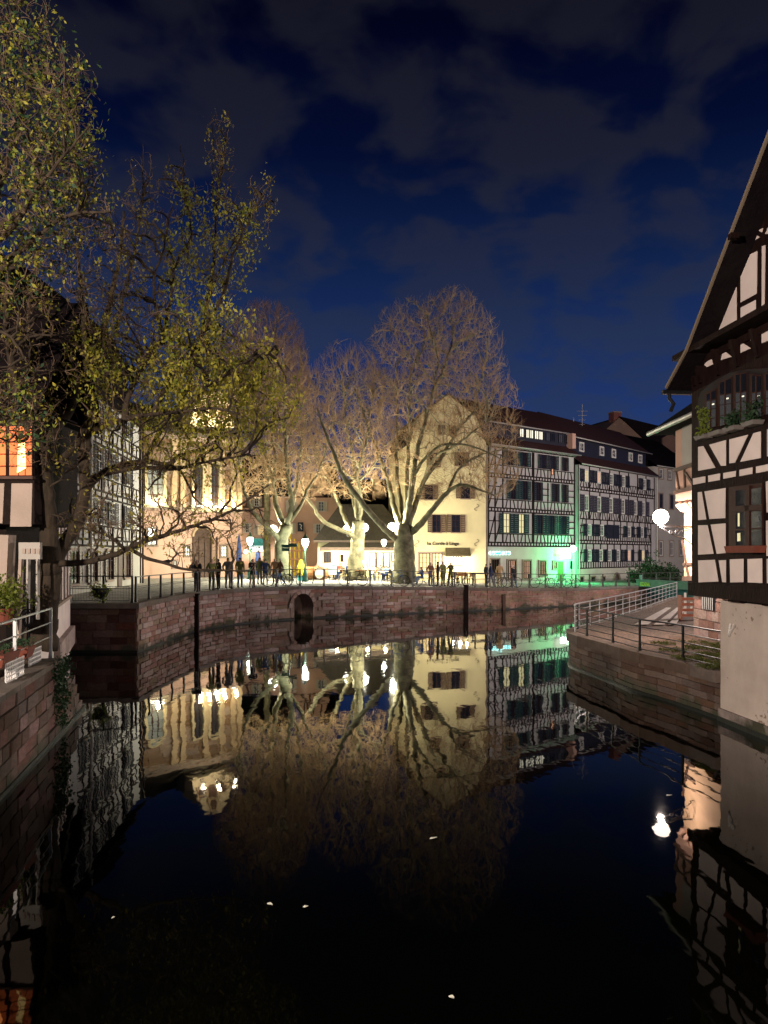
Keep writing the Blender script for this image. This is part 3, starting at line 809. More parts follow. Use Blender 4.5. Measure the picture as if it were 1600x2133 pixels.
# backlit sign
sg = thing('shop_sign', 'cyan glowing backlit sign on the pale wall of the timber house', 'sign', C2.A + C2.n * .06 + Vector((0, 0, 0)), C2.root.rotation_euler.z)
u0, za = C2.uz(1018, 1147); u1, zb = C2.uz(1061, 1157)
for i in range(7):
    uc = u0 + .12 + (u1 - u0 - .24) * i / 6
    MB().sphere((0, 0, 0), .15, 10, 6).build('halo_tube', M['neon_back'], sg, True, loc=(uc, -.02, (za + zb) / 2)).scale = (1.35, .15, 1.0)
sculpt_text('La cuméT : Liez', .24, sg, (u0 + .1, -.09, zb + .09), M['neon'], u1 - u0 - .2)
lamp_light('sign_light', (u0 + .8, -.35, (za + zb) / 2), 4, (.3, 1, 1), .2, sg)

# --- second timber house with purple-grey shutters
A = P(1203, 1218, 63.4); B = P(1366, 1222, 74.5)
C3 = Facade('timber_house', 'half-timbered house with narrow white windows and grey shutters right of the green lamp', (A.x, A.y), (B.x, B.y), 1.2)
L3 = C3.L; zt3 = C3.uz(1205, 968)[1]
C3.box('wall', 0, L3, 0, 9, .6, zt3, M['plaster_white'])
C3.box('ground_floor_wall', -.01, L3, -.05, 0, .65, C3.uz(1205, 1185)[1], M['base_plaster'])
zA, zB_, zC, zD, zE = [C3.uz(1205, y)[1] for y in (1184, 1132, 1080, 1020, 968)]
rows3 = [(zA, zB_), (zB_, zC), (zC, zD), (zD, zE)]
Tb = M['timber']
ub = L3 * .93
for i, (z0, z1) in enumerate(rows3):
    u0_, u1_ = (.05, ub) if i < 2 else (.05, L3 - .3)
    hj = .2 if i in (1, 3) else .0
    band(C3, u0_, u1_, z0, .17, Tb, .5, .10, joists=(i in (1, 3)))
    b0 = z0 + (.32 if i in (1, 3) else .05); st_ = b0 + (.62 if i else .5)
    struts(C3, u0_ + .1, u1_ - .1, b0, st_, Tb, .42, 'tri' if i > 1 else 'post')
    for k in range(9 if i > 1 else 12):
        u = u0_ + .1 + (u1_ - u0_ - .2) * k / (8 if i > 1 else 11); C3.beam(u, b0, u, z1, .10, Tb, .06)
    if i < 2:
        C3.beam(.15, b0, .9, z1, .08, Tb, .044); C3.beam(u1_ - .9, z1, u1_ - .15, b0, .08, Tb, .044)
        C3.beam(.15, (st_ + z1) / 2, u1_, (st_ + z1) / 2, .07, Tb, .055)
specs3 = [
    (3, 978, 1004, [(1219, 'lit_warm'), (1245, 'lit_pink'), (1271, 'glass'), (1296, 'glass'), (1340, 'glass')], 'sh_dark', .5),
    (2, 1031, 1065, [(1219, 'glass'), (1245, 'glass'), (1270, 'glass'), (1295, 'glass'), (1321, 'glass'), (1338, 'glass')], 'sh_grey', .5),
    (1, 1091, 1116, [(1225, 'glass_dim'), (1251, 'glass'), (1308, 'glass'), (1335, 'glass')], 'sh_dark', .42),
    (0, 1144, 1170, [(1225, 'glass_dim'), (1249, 'glass_dim'), (1267, 'glass_dim'), (1285, 'glass_dim'), (1308, 'lit_pink'), (1337, 'lit_warm')], 'sh_dark', .36)]
for (ri, ya, yb, lst, sh, sw) in specs3:
    za, zb = C3.uz(1219, ya)[1], C3.uz(1219, yb)[1]
    for px_, pn in lst: C3.window(C3.u(px_), (za + zb) / 2, .74, za - zb, pn, 'frame_white', 2, 4, sh, y=-.07, sw=sw * 1.6, fw=.13)
for k in range(2): C3.box('closed_shutter', C3.u(1262) + k * 1.25, C3.u(1262) + k * 1.25 + 1.15, -.12, -.06, C3.uz(1219, 1120)[1], C3.uz(1219, 1090)[1], M['sh_dark'])
zr1 = zt3 + 1.15; zd = zr1 + 1.25; zr2 = zd + 2.6
ob_ = MB()
ob_.add([(-.2, -.5, zt3 + .04), (L3 + .1, -.5, zt3 + .04), (L3 + .1, .9, zr1), (-.2, .9, zr1), (-.2, -.5, zt3 - .05), (L3 + .1, -.5, zt3 - .05)], [(0, 1, 2, 3), (4, 5, 1, 0)])
ob_.add([(-.2, .4, zd), (L3 + .1, .4, zd), (L3 + .1, 3.8, zr2), (-.2, 3.8, zr2), (L3 + .1, 9, zt3), (-.2, 9, zt3)], [(0, 1, 2, 3), (3, 2, 4, 5)])
ob_.build('roof', M['roof_red'], C3.root)
C3.box('dormer_wall', 0, L3 * .96, .75, .95, zr1 - .2, zd, M['sh_dark'])
gutter(C3, -.2, L3, -.56, zt3 + .02); gutter(C3, -.2, L3, .35, zd + .02)
for px_ in (1211, 1253, 1278, 1313, 1333):
    C3.window(C3.u(px_, -.75), (zr1 + zd) / 2, .8, .85, 'glass', 'frame_white', 2, 2, y=.75, fw=.13)
for (x0, x1, y0, y1) in ((1206, 1213, 1202, 1216), (1229, 1237, 1202, 1216), (1251, 1258, 1202, 1216)):
    u0, za = C3.uz(x0, y0); u1, zb = C3.uz(x1, y1); C3.window((u0 + u1) / 2, (za + zb) / 2, u1 - u0, za - zb, 'glass', 'frame_brown', 1, 2, y=-.05, surround='stone_trim')
u, z = C3.uz(1283, 1210); mb = MB()
mb.prism([(u + .55 * math.cos(math.pi * k / 10), -.1, z + .62 * math.sin(math.pi * k / 10)) for k in range(11)] + [(u - .55, -.1, z - .8), (u + .55, -.1, z - .8)], (0, .06, 0))
mb.build('arched_door', M['timber_brown'], C3.root)
MB().tube([(u + .65 * math.cos(math.pi * k / 10), -.1, z + .72 * math.sin(math.pi * k / 10)) for k in range(11)], .09, 6).build('arch_surround', M['stone_trim'], C3.root)
MB().tube([(.05, -.14, zt3), (.05, -.14, 1.2)], .05, 6).build('downpipe', M['zinc'], C3.root)
MB().tube([(L3 - .1, -.2, zt3), (L3 - .1, -.2, 1.2)], .05, 6).build('downpipe', M['zinc'], C3.root)

# --- pale house with brown gable behind
A = P(1362, 1224, 77); B = P(1450, 1224, 83)
C4 = Facade('pale_house', 'pale plaster house with shuttered windows behind the dark bush', (A.x, A.y), (B.x, B.y), 1.2)
z4 = C4.uz(1368, 972)[1]
C4.box('wall', 0, C4.L, 0, 9, .5, z4, M['plaster_grey'])
for (ya, yb, xs, fr) in ((1127, 1158, (1376, 1398, 1418), 'frame_white'), (1028, 1058, (1376, 1398), 'sh_grey'), (976, 996, (1376, 1394), 'frame_white')):
    for px_ in xs:
        za, zb = C4.uz(1370, ya)[1], C4.uz(1370, yb)[1]; C4.window(C4.u(px_), (za + zb) / 2, .72, za - zb, 'glass', fr, 2, 2, surround='stone_trim', fw=.11)
MB().add([(-.3, -.5, z4), (C4.L, -.5, z4), (C4.L, 4.5, z4 + 4), (-.3, 4.5, z4 + 4)], [(0, 1, 2, 3)]).build('roof', M['roof_dark'], C4.root)
gutter(C4, -.3, C4.L, -.55, z4)
A = P(1252, 1222, 84); B = P(1450, 1222, 88)
C5 = Facade('gabled_house', 'tall brown gabled house with a brick chimney behind the timber roofs', (A.x, A.y), (B.x, B.y), 1.2)
q = [C5.uz(*p) for p in ((1254, 902), (1290, 870), (1318, 892), (1350, 925), (1352, 1150), (1254, 1150))]
MB().prism([(a, 0, b) for a, b in q], (0, 10, 0)).build('gable_wall', mat('brown_plaster', (.20, .13, .09), .9, .2, .6), C5.root)
q2 = [C5.uz(*p) for p in ((1290, 868), (1360, 885), (1450, 905), (1450, 975), (1356, 930))]
MB().prism([(a, -.2, b) for a, b in q2], (0, 9, 0)).build('roof', M['roof_dark'], C5.root)
u0, za = C5.uz(1281, 858); u1, zb = C5.uz(1296, 880)
C5.box('chimney', u0, u1, .2, 1.2, zb - 1, za, mat('red_chimney_brick', (.22, .08, .06), .9, .3, 5)); C5.box('chimney_cap', u0 - .08, u1 + .08, .1, 1.3, za, za + .12, M['stone_trim'])
q = [C5.uz(*p) for p in ((1376, 913), (1392, 904), (1420, 920), (1420, 950), (1376, 935))]
MB().prism([(a, -.4, b) for a, b in q], (0, .6, 0)).build('dormer', mat('brown_dormer_plaster', (.17, .10, .075), .9, .2, .6), C5.root)
# aerials
for (px_, y0, y1) in ((1213, 842, 888), (1195, 870, 888)):
    a_ = P(px_, y1, 70); h_ = (y1 - y0) * 70 / F
    t_ = thing('roof_aerial', ('tall' if y0 < 850 else 'small') + ' television aerial on the dark red roof ridge', 'aerial', a_ - Vector((0, 0, .6)))
    MB().tube([(0, 0, 0), (0, 0, h_ + .6)], .03, 5).build('mast', M['zinc'], t_)
    for k in range(4): MB().tube([(-.5 + .08 * k, 0, h_ * (.98 - .2 * k)), (.5 - .08 * k, 0, h_ * (.98 - .2 * k))], .02, 4).build('crossbar', M['zinc'], t_)

# ------------------------------------------------------------------ tan stone palace-like building
A = P(278, 1206, 54); B = P(502, 1200, 60)
C6 = Facade('stone_hall', 'tan sandstone hall with tall arched windows and bright uplights', (A.x, A.y), (B.x, B.y), 1.6)
L6 = C6.L; zc6 = C6.uz(290, 908)[1]; zbelt = C6.uz(320, 1062)[1]
C6.box('wall', 0, L6, 0, 10, .8, zc6, M['plaster_tan'])
C6.box('lower_storey', -.02, L6 + .02, -.06, 0, .8, zbelt, M['plaster_pink'])
C6.box('string_course', -.05, L6 + .05, -.28, 0, zbelt, zbelt + .28, M['stone_trim'])
C6.box('cornice', -.2, L6 + .2, -.55, 0, zc6, zc6 + .35, M['stone_trim'])
MB().add([(-.2, -.5, zc6 + .36), (L6 + .2, -.5, zc6 + .36), (L6 - 1.5, 4, zc6 + 3.2), (1.5, 4, zc6 + 3.2), (-.2, 9, zc6 + .36), (L6 + .2, 9, zc6 + .36)], [(0, 1, 2, 3), (3, 2, 5, 4), (0, 3, 4), (1, 5, 2)]).build('roof', M['roof_kiosk'], C6.root)
# courses of stone between belt and cornice
bm_ = unit('stone', M['tan_brick'])
nr = 13; hr = (zc6 - zbelt - .3) / nr
for r in range(nr):
    u = -rnd.uniform(0, .6)
    while u < L6:
        l = rnd.uniform(.9, 1.5); a_, b_ = max(0, u), min(L6, u + l); u += l
        if b_ - a_ > .2: link('stone', bm_, C6.root, ((a_ + b_) / 2, -.02, zbelt + .3 + hr * (r + .5)), None, (b_ - a_ - .03, .05, hr - .03))
def arch_window(f, px, w, y0, y1, pane, lit=True):
    u, z1 = f.uz(px, y0); _, z0 = f.uz(px, y1); r = w / 2; mb = MB()
    prof = [(-r, z0)] + [(-math.cos(math.pi * k / 10) * r, z1 - r + math.sin(math.pi * k / 10) * r) for k in range(11)] + [(r, z0)]
    MB_ = MB(); MB_.prism([(x, -.06, z) for x, z in prof], (0, .05, 0)); w_ = MB_.build('window', M[pane], f.root, loc=(u, 0, 0))
    fr = MB()
    for a, b in zip(prof, prof[1:]): 
        fr.beam((a[0] * 1.09, -.14, a[1]), (b[0] * 1.09, -.14, b[1]), .2, .22)
    fr.box(-r - .3, r + .3, -.34, 0, z0 - .22, z0)
    fr.build('surround', mat('pale_carved_stone', (.55, .44, .27), .85, .2, 3), w_)
    g_ = MB()
    for k in (1, 2): g_.box(-r + w * k / 3 - .03, -r + w * k / 3 + .03, -.1, -.06, z0, z1 - .25)
    for k in (1, 2, 3): zz = z0 + (z1 - z0) * k / 4.2; g_.box(-r + .02, r - .02, -.095, -.06, zz - .03, zz + .03)
    g_.build('glazing_bar', M['frame_brown'], w_)
M['hall_glass'] = mat('dimly_lit_hall_glass', (.1, .1, .09), .3, emit=(.78, .84, .66), estr=.34)
arch_window(C6, 322, 1.35, 962, 1052, 'hall_glass'); arch_window(C6, 411, .85, 962, 1060, 'glass_dim'); arch_window(C6, 446, .85, 962, 1060, 'glass_dim')
M['pil'] = mat('pilaster_stone', (.50, .36, .22), .85, .2, 3)
for px_ in (362, 379, 428, 461, 484, 497):
    u = C6.u(px_); C6.box('pilaster', u - .2, u + .2, -.2, 0, zbelt + .28, zc6, M['pil'])
    C6.box('capital', u - .28, u + .28, -.3, 0, zc6 - .35, zc6, M['pil'])
for (px_, pw, pr) in ((322, 26, 130), (411, 12, 75), (446, 12, 75), (484, 8, 90), (460, 8, 30), (428, 8, 30)):
    u = C6.u(px_)
    lo = MB().box(-pw * .018, pw * .018, -.12, .12, 0, .12).build('uplight', M['globe'], C6.root, loc=(u, -.5, zbelt + .34))
    lamp_light('uplight_lamp', (u, -.62, zbelt + .65), pr * 2.2, YEL, .12, C6.root)
# lower storey openings
for (x0, x1, y0, y1, pn) in ((306, 325, 1100, 1136, 'glass_dim'), (384, 394, 1137, 1158, 'lit_white'), (459, 471, 1137, 1160, 'lit_white'), (360, 366, 1168, 1182, 'lit_white')):
    u0, za = C6.uz(x0, y0); u1, zb = C6.uz(x1, y1); C6.window((u0 + u1) / 2, (za + zb) / 2, u1 - u0, za - zb, pn, 'frame_brown', 2, 3, y=-.06, surround='stone_trim')
u, z = C6.uz(421, 1118); mb = MB()
mb.prism([(u + .75 * math.cos(math.pi * k / 10), -.12, z + .7 * math.sin(math.pi * k / 10)) for k in range(11)] + [(u - .75, -.12, 1.5), (u + .75, -.12, 1.5)], (0, .06, 0)); mb.build('arched_door', M['timber_brown'], C6.root)
for k in range(-2, 3): C6.box('door_pilaster', u + k * .5 - .05 + .2, u + k * .5 + .05 + .2, -.2, -.12, 1.5, z, M['timber_brown'])
MB().tube([(u + .85 * math.cos(math.pi * k / 12), -.12, z + .8 * math.sin(math.pi * k / 12)) for k in range(13)], .12, 6).build('arch_surround', M['pil'], C6.root)
# ornate floodlit dormer gable
D6 = [C6.uz(*p) for p in ((388, 888), (398, 850), (410, 838), (416, 822), (432, 816), (452, 816), (460, 830), (470, 848), (476, 866), (480, 893))]
dm = MB().prism([(a, -.6, b) for a, b in D6], (0, 3, 0)).build('dormer_gable', mat('pale_carved_gable', (.62, .50, .32), .85, .3, 4, .6, 8), C6.root)
for (dx, dz, w, h) in ((-.9, .9, .5, 1.0), (0, 1.0, .6, 1.2), (.9, .9, .5, 1.0), (0, 2.3, .4, .4)):
    uc, zc_ = C6.uz(434, 888); MB().box(-w / 2, w / 2, -.64, -.6, 0, h).build('recess', M['timber_brown'], dm, loc=(uc + dx, 0, zc_ + dz - .3))
    MB().tube([(uc + dx - w / 2 - .08, -.66, zc_ + dz - .3), (uc + dx - w / 2 - .08, -.66, zc_ + dz + h - .3), (uc + dx + w / 2 + .08, -.66, zc_ + dz + h - .3), (uc + dx + w / 2 + .08, -.66, zc_ + dz - .3)], .07, 6).build('moulding', M['pil'], dm)
for (px_, py_) in ((402, 884), (434, 886), (466, 890)):
    u, z = C6.uz(px_, py_); lamp_light('gable_floodlight', (u, -1.7, z + .5), 260, (1, .86, .60), .15, C6.root)
    MB().box(-.15, .15, -1.85, -1.55, 0, .12).build('floodlight', M['iron'], C6.root, loc=(u, 0, z - .02))

# ------------------------------------------------------------------ pink restaurant house
A = P(494, 1196, 64); B = P(706, 1196, 65)
C7 = Facade('pink_house', 'pink plaster restaurant house with a green sign and timbered attic', (A.x, A.y), (B.x, B.y), 1.6)
z7 = C7.uz(600, 1036)[1]
C7.box('wall', 0, C7.L, 0, 9, .8, z7, M['plaster_pink'])
q = [C7.uz(*p) for p in ((610, 1036), (690, 1036), (672, 985), (630, 985))]
MB().prism([(a, -.1, b) for a, b in q], (0, 6, 0)).build('attic_gable', M['plaster_pink'], C7.root)
for (x0, y0, x1, y1) in ((610, 1035, 690, 1035), (612, 1016, 686, 1016), (626, 1034, 640, 1018), (646, 1034, 646, 1018), (660, 1018, 676, 1034), (634, 1014, 634, 988), (652, 1014, 652, 988), (668, 1014, 668, 988), (640, 1014, 648, 988), (630, 986, 672, 986)):
    a, b = C7.uz(x0, y0, .1), C7.uz(x1, y1, .1); C7.beam(a[0], a[1], b[0], b[1], .16, M['timber_brown'], .06, y=-.1)
for (x0, y0, x1, y1) in ((500, 1032, 560, 1032), (500, 1056, 560, 1056), (526, 1056, 526, 1032), (548, 1056, 548, 1032), (512, 1056, 520, 1034)):
    a, b = C7.uz(x0, y0), C7.uz(x1, y1); C7.beam(a[0], a[1], b[0], b[1], .18, M['timber_brown'], .07)
MB().add([(-.2, -.5, z7), (C7.L * .53, -.5, z7), (C7.L * .53, 4, z7 + 4.2), (-.2, 4, z7 + 4.2)], [(0, 1, 2, 3)]).build('roof', M['roof_dark'], C7.root)
MB().add([(C7.L * .85, -.5, z7), (C7.L, -.5, z7), (C7.L, 4, z7 + 3.5), (C7.L * .8, 4, z7 + 3.5)], [(0, 1, 2, 3)]).build('roof', M['roof_dark'], C7.root)
for (cx, cy, w, h, sh, pn) in ((669, 1055, 12, 21, 'sh_cream', 'glass_dim'), (607, 1055, 11, 24, 'sh_cream', 'glass_dim'), (535, 1046, 10, 18, 'sh_cream', 'glass'), (606, 1101, 10, 22, 'sh_cream', 'lit_cream'), (545, 1104, 16, 22, 'sh_cream', 'lit_warm'), (663, 1101, 10, 20, 'sh_cream', 'glass_dim'), (515, 1100, 8, 20, 'sh_cream', 'glass')):
    u, z = C7.uz(cx, cy); C7.window(u, z, w * 64 / F, h * 64 / F, pn, 'frame_white', 2, 3, sh)
u, z = C7.uz(626, 1098)
em = C7.box('emblem_board', u - .25, u + .25, -.5, -.42, z - .4, z + .4, M['sh_dark']); MB().tube([(u - .08, -.52, z + .25), (u + .1, -.52, z + .12), (u + .02, -.52, z - .05), (u + .1, -.52, z - .22)], .04, 6).build('crest', M['frame_white'], em)
u0, z = C7.uz(525, 1141); u1, _ = C7.uz(561, 1141)
C7.box('restaurant_door', C7.u(533), C7.u(543), -.1, 0, 1.6, C7.uz(540, 1150)[1], M['bluep'])
aw = MB().prism([(u0, 0, z + .45), (u0, -1.2, z), (u0, -1.2, z - .3), (u0, 0, z - .1)], (u1 - u0, 0, 0)).build('white_awning', mat('backlit_white_canvas', (.7, .75, .72), .7, emit=(.9, 1, .95), estr=1.1), C7.root)
u0, z = C7.uz(528, 1136); 
for i, (c_, x0, x1) in enumerate(((M['teal'], 526, 550), (M['graffiti'], 550, 560))):
    a, za = C7.uz(x0, 1122); b, zb = C7.uz(x1, 1138); C7.box('green_sign', a, b, -.75, -.62, zb, za, c_)
for px_, py_ in ((513, 1149), (558, 1148)):
    u, z = C7.uz(px_, py_); MB().sphere((u, -.5, z), .17, 10, 8).build('wall_lantern', M['globe_pink'], C7.root, True); lamp_light('wall_lantern_light', (u, -.9, z - .1), 60, (1, .68, .45), .1, C7.root)
lamp_light('awning_light', ((C7.u(540)), -1.6, C7.uz(540, 1152)[1]), 60, (.9, 1, .9), .1, C7.root)
# yellow lit porch structure
yp = thing('wine_barrel_porch', 'yellow lit wooden porch frame beside the tree in front of the pink house', 'porch', P(613, 1200, 61))
yp.location.z = zg(-7)
for k in range(5): MB().box(-.75 + .36 * k, -.62 + .36 * k, -.1, .1, 0, 3.4 - .35 * abs(k - 1)).build('slat', M['yellow'], yp)
for k in range(4): MB().box(-.8, .85, -.14, -.06, .6 + .7 * k, .74 + .7 * k).build('crosspiece', M['wood_orange'], yp)

# ------------------------------------------------------------------ low kiosk restaurant with hipped roof
A = P(662, 1200, 59); B = P(846, 1200, 59.5)
C8 = Facade('kiosk_restaurant', 'low restaurant pavilion with hipped dark roof and bright glass front', (A.x, A.y), (B.x, B.y), 1.6, 'restaurant')
L8 = C8.L; z8 = C8.uz(700, 1141)[1]
C8.box('wall', 0, L8, 0, 7, 1.2, z8 + .5, M['plaster_cream'])
def hip(f, name, u0, u1, y0, y1, z0, z1, ins, m, th=.14):
    MB().add([(u0, y0, z0), (u1, y0, z0), (u1, y1, z0), (u0, y1, z0), (u0 + ins, y0 + ins * .8, z1), (u1 - ins, y0 + ins * .8, z1), (u1 - ins, y1 - ins, z1), (u0 + ins, y1 - ins, z1)] ,
             [(0, 1, 5, 4), (1, 2, 6, 5), (2, 3, 7, 6), (3, 0, 4, 7), (4, 5, 6, 7), (3, 2, 1, 0)]).build(name, m, f.root)
    MB().box(u0, u1, y0 - .04, y0, z0 - th, z0 + .02).build('fascia', M['stone_trim'], f.root)
ze = C8.uz(700, 1129)[1]; ztop = C8.uz(760, 1062)[1]
hip(C8, 'roof', -.35, L8 + .3, -.9, 7.5, ze + .1, ztop + .5, 2.1, M['roof_kiosk'])
hip(C8, 'canopy', .2, L8 - .1, -2.1, -.1, z8, ze - .05, .7, M['roof_kiosk'], .25)
for (x0, x1, y0, y1, pn, c) in ((675, 690, 1149, 1172, 'glass_dim', 2), (709, 716, 1155, 1170, 'glass', 1), (769, 783, 1150, 1182, 'lit_white', 1), (784, 798, 1150, 1182, 'lit_white', 1), (799, 812, 1150, 1182, 'lit_white', 1), (740, 765, 1149, 1182, 'lit_white', 3), (815, 822, 1150, 1170, 'lit_white', 1)):
    u0, za = C8.uz(x0, y0); u1, zb = C8.uz(x1, y1); C8.window((u0 + u1) / 2, (za + zb) / 2, u1 - u0, za - zb, pn, 'frame_brown', c, 2, fw=.07)
for px_ in (700, 735, 765, 800): lamp_light('canopy_light', (C8.u(px_), -1.3, z8 - .15), 380, (1, .93, .66), .15, C8.root)
for px_ in (668, 830): C8.box('canopy_post', C8.u(px_) - .06, C8.u(px_) + .06, -2.0, -1.9, 1.5, z8, M['frame_white'])
# dark roofs and small gable behind the kiosk
A = P(700, 1190, 76); B = P(850, 1190, 76)
C9 = Facade('tall_roof_house', 'dark tall-roofed house with a small lit gable behind the pavilion', (A.x, A.y), (B.x, B.y), 1.6)
C9.box('wall', 0, C9.L, 0, 8, 1.2, C9.uz(720, 1085)[1], M['plaster_grey'])
MB().add([(-.3, -.4, C9.uz(720, 1085)[1]), (C9.L, -.4, C9.uz(720, 1085)[1]), (C9.L, 4, C9.uz(720, 1000)[1]), (-.3, 4, C9.uz(720, 990)[1])], [(0, 1, 2, 3)]).build('roof', M['roof_dark'], C9.root)
q = [C9.uz(*p) for p in ((776, 1036), (776, 990), (786, 990), (803, 1032), (803, 1040))]
MB().prism([(a, -.6, b) for a, b in q], (0, 2, 0)).build('small_gable', M['plaster_tan'], C9.root)
# backdrop house rows closing the square left of the pink house
A = P(590, 1190, 84); B = P(870, 1190, 84)
CB = Facade('background_house', 'dark background house with steep roof seen between the plane trees', (A.x, A.y), (B.x, B.y), 1.6)
CB.box('wall', 0, CB.L, 0, 8, 1.2, 8, M['plaster_grey']); MB().add([(0, 0, 8), (CB.L, 0, 8), (CB.L - 2, 5, 12.5), (2, 5, 12.5)], [(0, 1, 2, 3)]).build('roof', M['roof_dark'], CB.root)



def leaves_mesh(name, centers, size, per, spread, m, parent, droop=0.0, elong=1.7, seed=1, kind='stuff', nrm=None):
    """leaf-sized diamond faces scattered round each centre, one joined mesh"""
    g = np.random.default_rng(seed); c = np.asarray(centers, dtype=float)
    n = len(c) * per
    c = np.repeat(c, per, 0) + g.normal(0, 1, (n, 3)) * spread * np.array([1, 1, 1.0 + droop]) - np.array([0, 0, 1]) * np.abs(g.normal(0, 1, (n, 1))) * droop * spread
    a = g.normal(0, 1, (n, 3)); a[:, 2] -= droop * 1.6; a /= np.linalg.norm(a, axis=1, keepdims=True)
    b = np.cross(a, g.normal(0, 1, (n, 3))); b /= np.linalg.norm(b, axis=1, keepdims=True)
    s = size * g.uniform(.55, 1.25, (n, 1)); fold = np.cross(a, b) * s * .18
    v = np.stack([c - a * s * elong / 2, c + b * s * .5 + fold, c + a * s * elong / 2, c - b * s * .5 + fold], 1).reshape(-1, 3)
    me = bpy.data.meshes.new(name); me.vertices.add(len(v)); me.vertices.foreach_set('co', v.ravel())
    me.loops.add(n * 4); me.loops.foreach_set('vertex_index', np.arange(n * 4, dtype=np.int32)); me.polygons.add(n)
    me.polygons.foreach_set('loop_start', np.arange(0, n * 4, 4, dtype=np.int32)); me.materials.append(m); me.update(calc_edges=True); me.validate()
    o = link(name, me, parent)
    if kind: o['kind'] = kind
    return o


# ------------------------------------------------------------------ right: terrace with curved sandstone wall
TP = [(7.9, 9.0), (7.36, 16.1), (6.98, 18.1), (6.6, 19.4), (6.43, 21.1), (6.10, 23.3), (6.12, 24.4), (6.5, 25.3), (7.3, 26.6), (9.2, 29.8), (12.2, 35.0), (15.5, 41.0), (17.2, 44)]
TC = cr_path([Vector((x, y, 0)) for x, y in TP[1:]], .25)[::-1]      # far -> near, canal on the right hand
TZ = 1.05
M['coping_brown'] = mat('brown_coping_stone', (.125, .085, .062), .9, .35, 3, .4, 18, objvar=.25)
terr = thing('terrace_wall', 'low curved brown sandstone wall round the cobbled terrace', 'wall')
mb = MB()
for a, b in zip(TC, TC[1:]): mb.add([(a.x, a.y, -1), (b.x, b.y, -1), (b.x, b.y, TZ - .02), (a.x, a.y, TZ - .02)], [(0, 3, 2, 1)])
mb.build('mortar_bed', mat('brown_mortar', (.13, .09, .065), .95, .3, 4), terr)
st = []
for ci in range(5):
    i = rnd.randrange(2)
    while i < len(TC) - 1:
        k = rnd.choice((1, 2, 2, 3)); j = min(i + k, len(TC) - 1); a, b = TC[i], TC[j]; i = j
        c = (a + b) / 2; t = b - a; l = t.length; t.normalize(); n = Vector((-t.y, t.x, 0)); hh = (TZ - .24) / 5
        n = Vector((t.y, -t.x, 0)); n = n if n.x < 0 or c.y > 24.5 else -n
        if c.y > 24.5 and n.y < 0 and n.x > 0: n = -n
        loc = c + n * rnd.uniform(.0, .03); loc.z = .02 + ci * hh + hh / 2
        st.append((loc, math.atan2(t.y, t.x), (l - .018, .09, hh - .014)))
ms_ = BROWNB
for loc, ang, sc in sorted(st, key=lambda q: q[0].length)[:290]: link('stone', rnd.choice(ms_), terr, loc, (0, 0, ang + (math.pi if True else 0)), sc)
i = 0
while i < len(TC) - 1:
    j = min(i + 4, len(TC) - 1); a, b = TC[i], TC[j]; i = j
    t = b - a; l = t.length; t.normalize(); c = (a + b) / 2
    MB().box(-l / 2 + .006, l / 2 - .006, -.19, .21, -.24, .02).build('coping_stone', M['coping_brown'], terr, loc=(c.x, c.y, TZ), rot=(0, 0, math.atan2(t.y, t.x)))
mb = MB()
for a, b in zip(TC, TC[1:]):
    t = (b - a).normalized(); n = Vector((t.y, -t.x, 0)); n = n * (.09 if True else 0)
    if n.x > 0 and a.y < 24: n = -n
    mb.add([(a.x + n.x, a.y + n.y, -.4), (b.x + n.x, b.y + n.y, -.4), (b.x + n.x, b.y + n.y, .06), (a.x + n.x, a.y + n.y, .06), (a.x, a.y, .1), (b.x, b.y, .1)], [(0, 1, 2, 3), (3, 2, 5, 4)])
mb.build('algae_band', M['algae'], terr)
mb = MB(); n_ = len(TC)
for p in TC: mb.v += [(p.x, p.y, TZ), (max(p.x + .6, 12 if p.y < 30 else p.x + 3), p.y + .2, TZ + (.02 if p.y > 24 else .05)), (24, p.y + .2, TZ + .05)]
for i in range(n_ - 1):
    for k in range(2): a = i * 3 + k; mb.f.append((a, a + 3, a + 4, a + 1)); mb.m.append(0)
o = mb.build('terrace_ground', M['cobble']); props(o, 'cobbled terrace ground beside the canal', None, None, 'structure')
for (x0, x1) in ((1322, 1350), (1362, 1384), (1392, 1408)):
    a, b = G(x0, 1301, TZ + .06), G(x1, 1301, TZ + .06); xt = {1322: 1388, 1362: 1410, 1392: 1424}[x0]; c, d = G(xt + (x1 - x0) * .36, 1266, TZ + .06), G(xt, 1266, TZ + .06)
    o = MB().prism([a, b, c, d], (0, 0, .012)).build('paving_strip', M['strip'])
    props(o, ('widest ', 'middle ', 'narrowest ')[[1322, 1362, 1392].index(x0)] + 'pale paving strip across the cobbled terrace', 'paving strip', 'pale strips in the terrace paving')
gr = np.array([tuple(G(rnd.uniform(1330, 1500), rnd.uniform(1335, 1392), TZ + .065)) for _ in range(5200)])
gr = gr[(gr[:, 0] > 7.0) & (np.sin(gr[:, 0] * 5.1 + gr[:, 1] * 3.3) + np.sin(gr[:, 0] * 2.3 - gr[:, 1] * 4.7) + (gr[:, 0] - 8.6) * .8 - (gr[:, 1] - 19) * .35 > -.5)]
go = leaves_mesh('grass', gr, .024, 3, .018, M['grass'], None, 0, 2.5, 3); props(go, 'patchy short grass between the terrace cobbles', 'grass')
rail_run(inset(TC[::-1], -.13)[0:38][::1], .84, 'slim dark railing along the front of the cobbled terrace', 7, M['iron'], .045, (1.0, .76, .52, .28, .08), mesh=False, zf=lambda q: TZ, name='terrace_railing')
back = [p for p in TC if p.y > 24.0][::-1]
rail_run(inset(back, -.12), .88, 'pale galvanised railing curving along the back of the terrace', 5, M['steel'], .03, (1.0, .78, .56, .34, .1), mesh=False, zf=lambda q: TZ, name='terrace_railing')

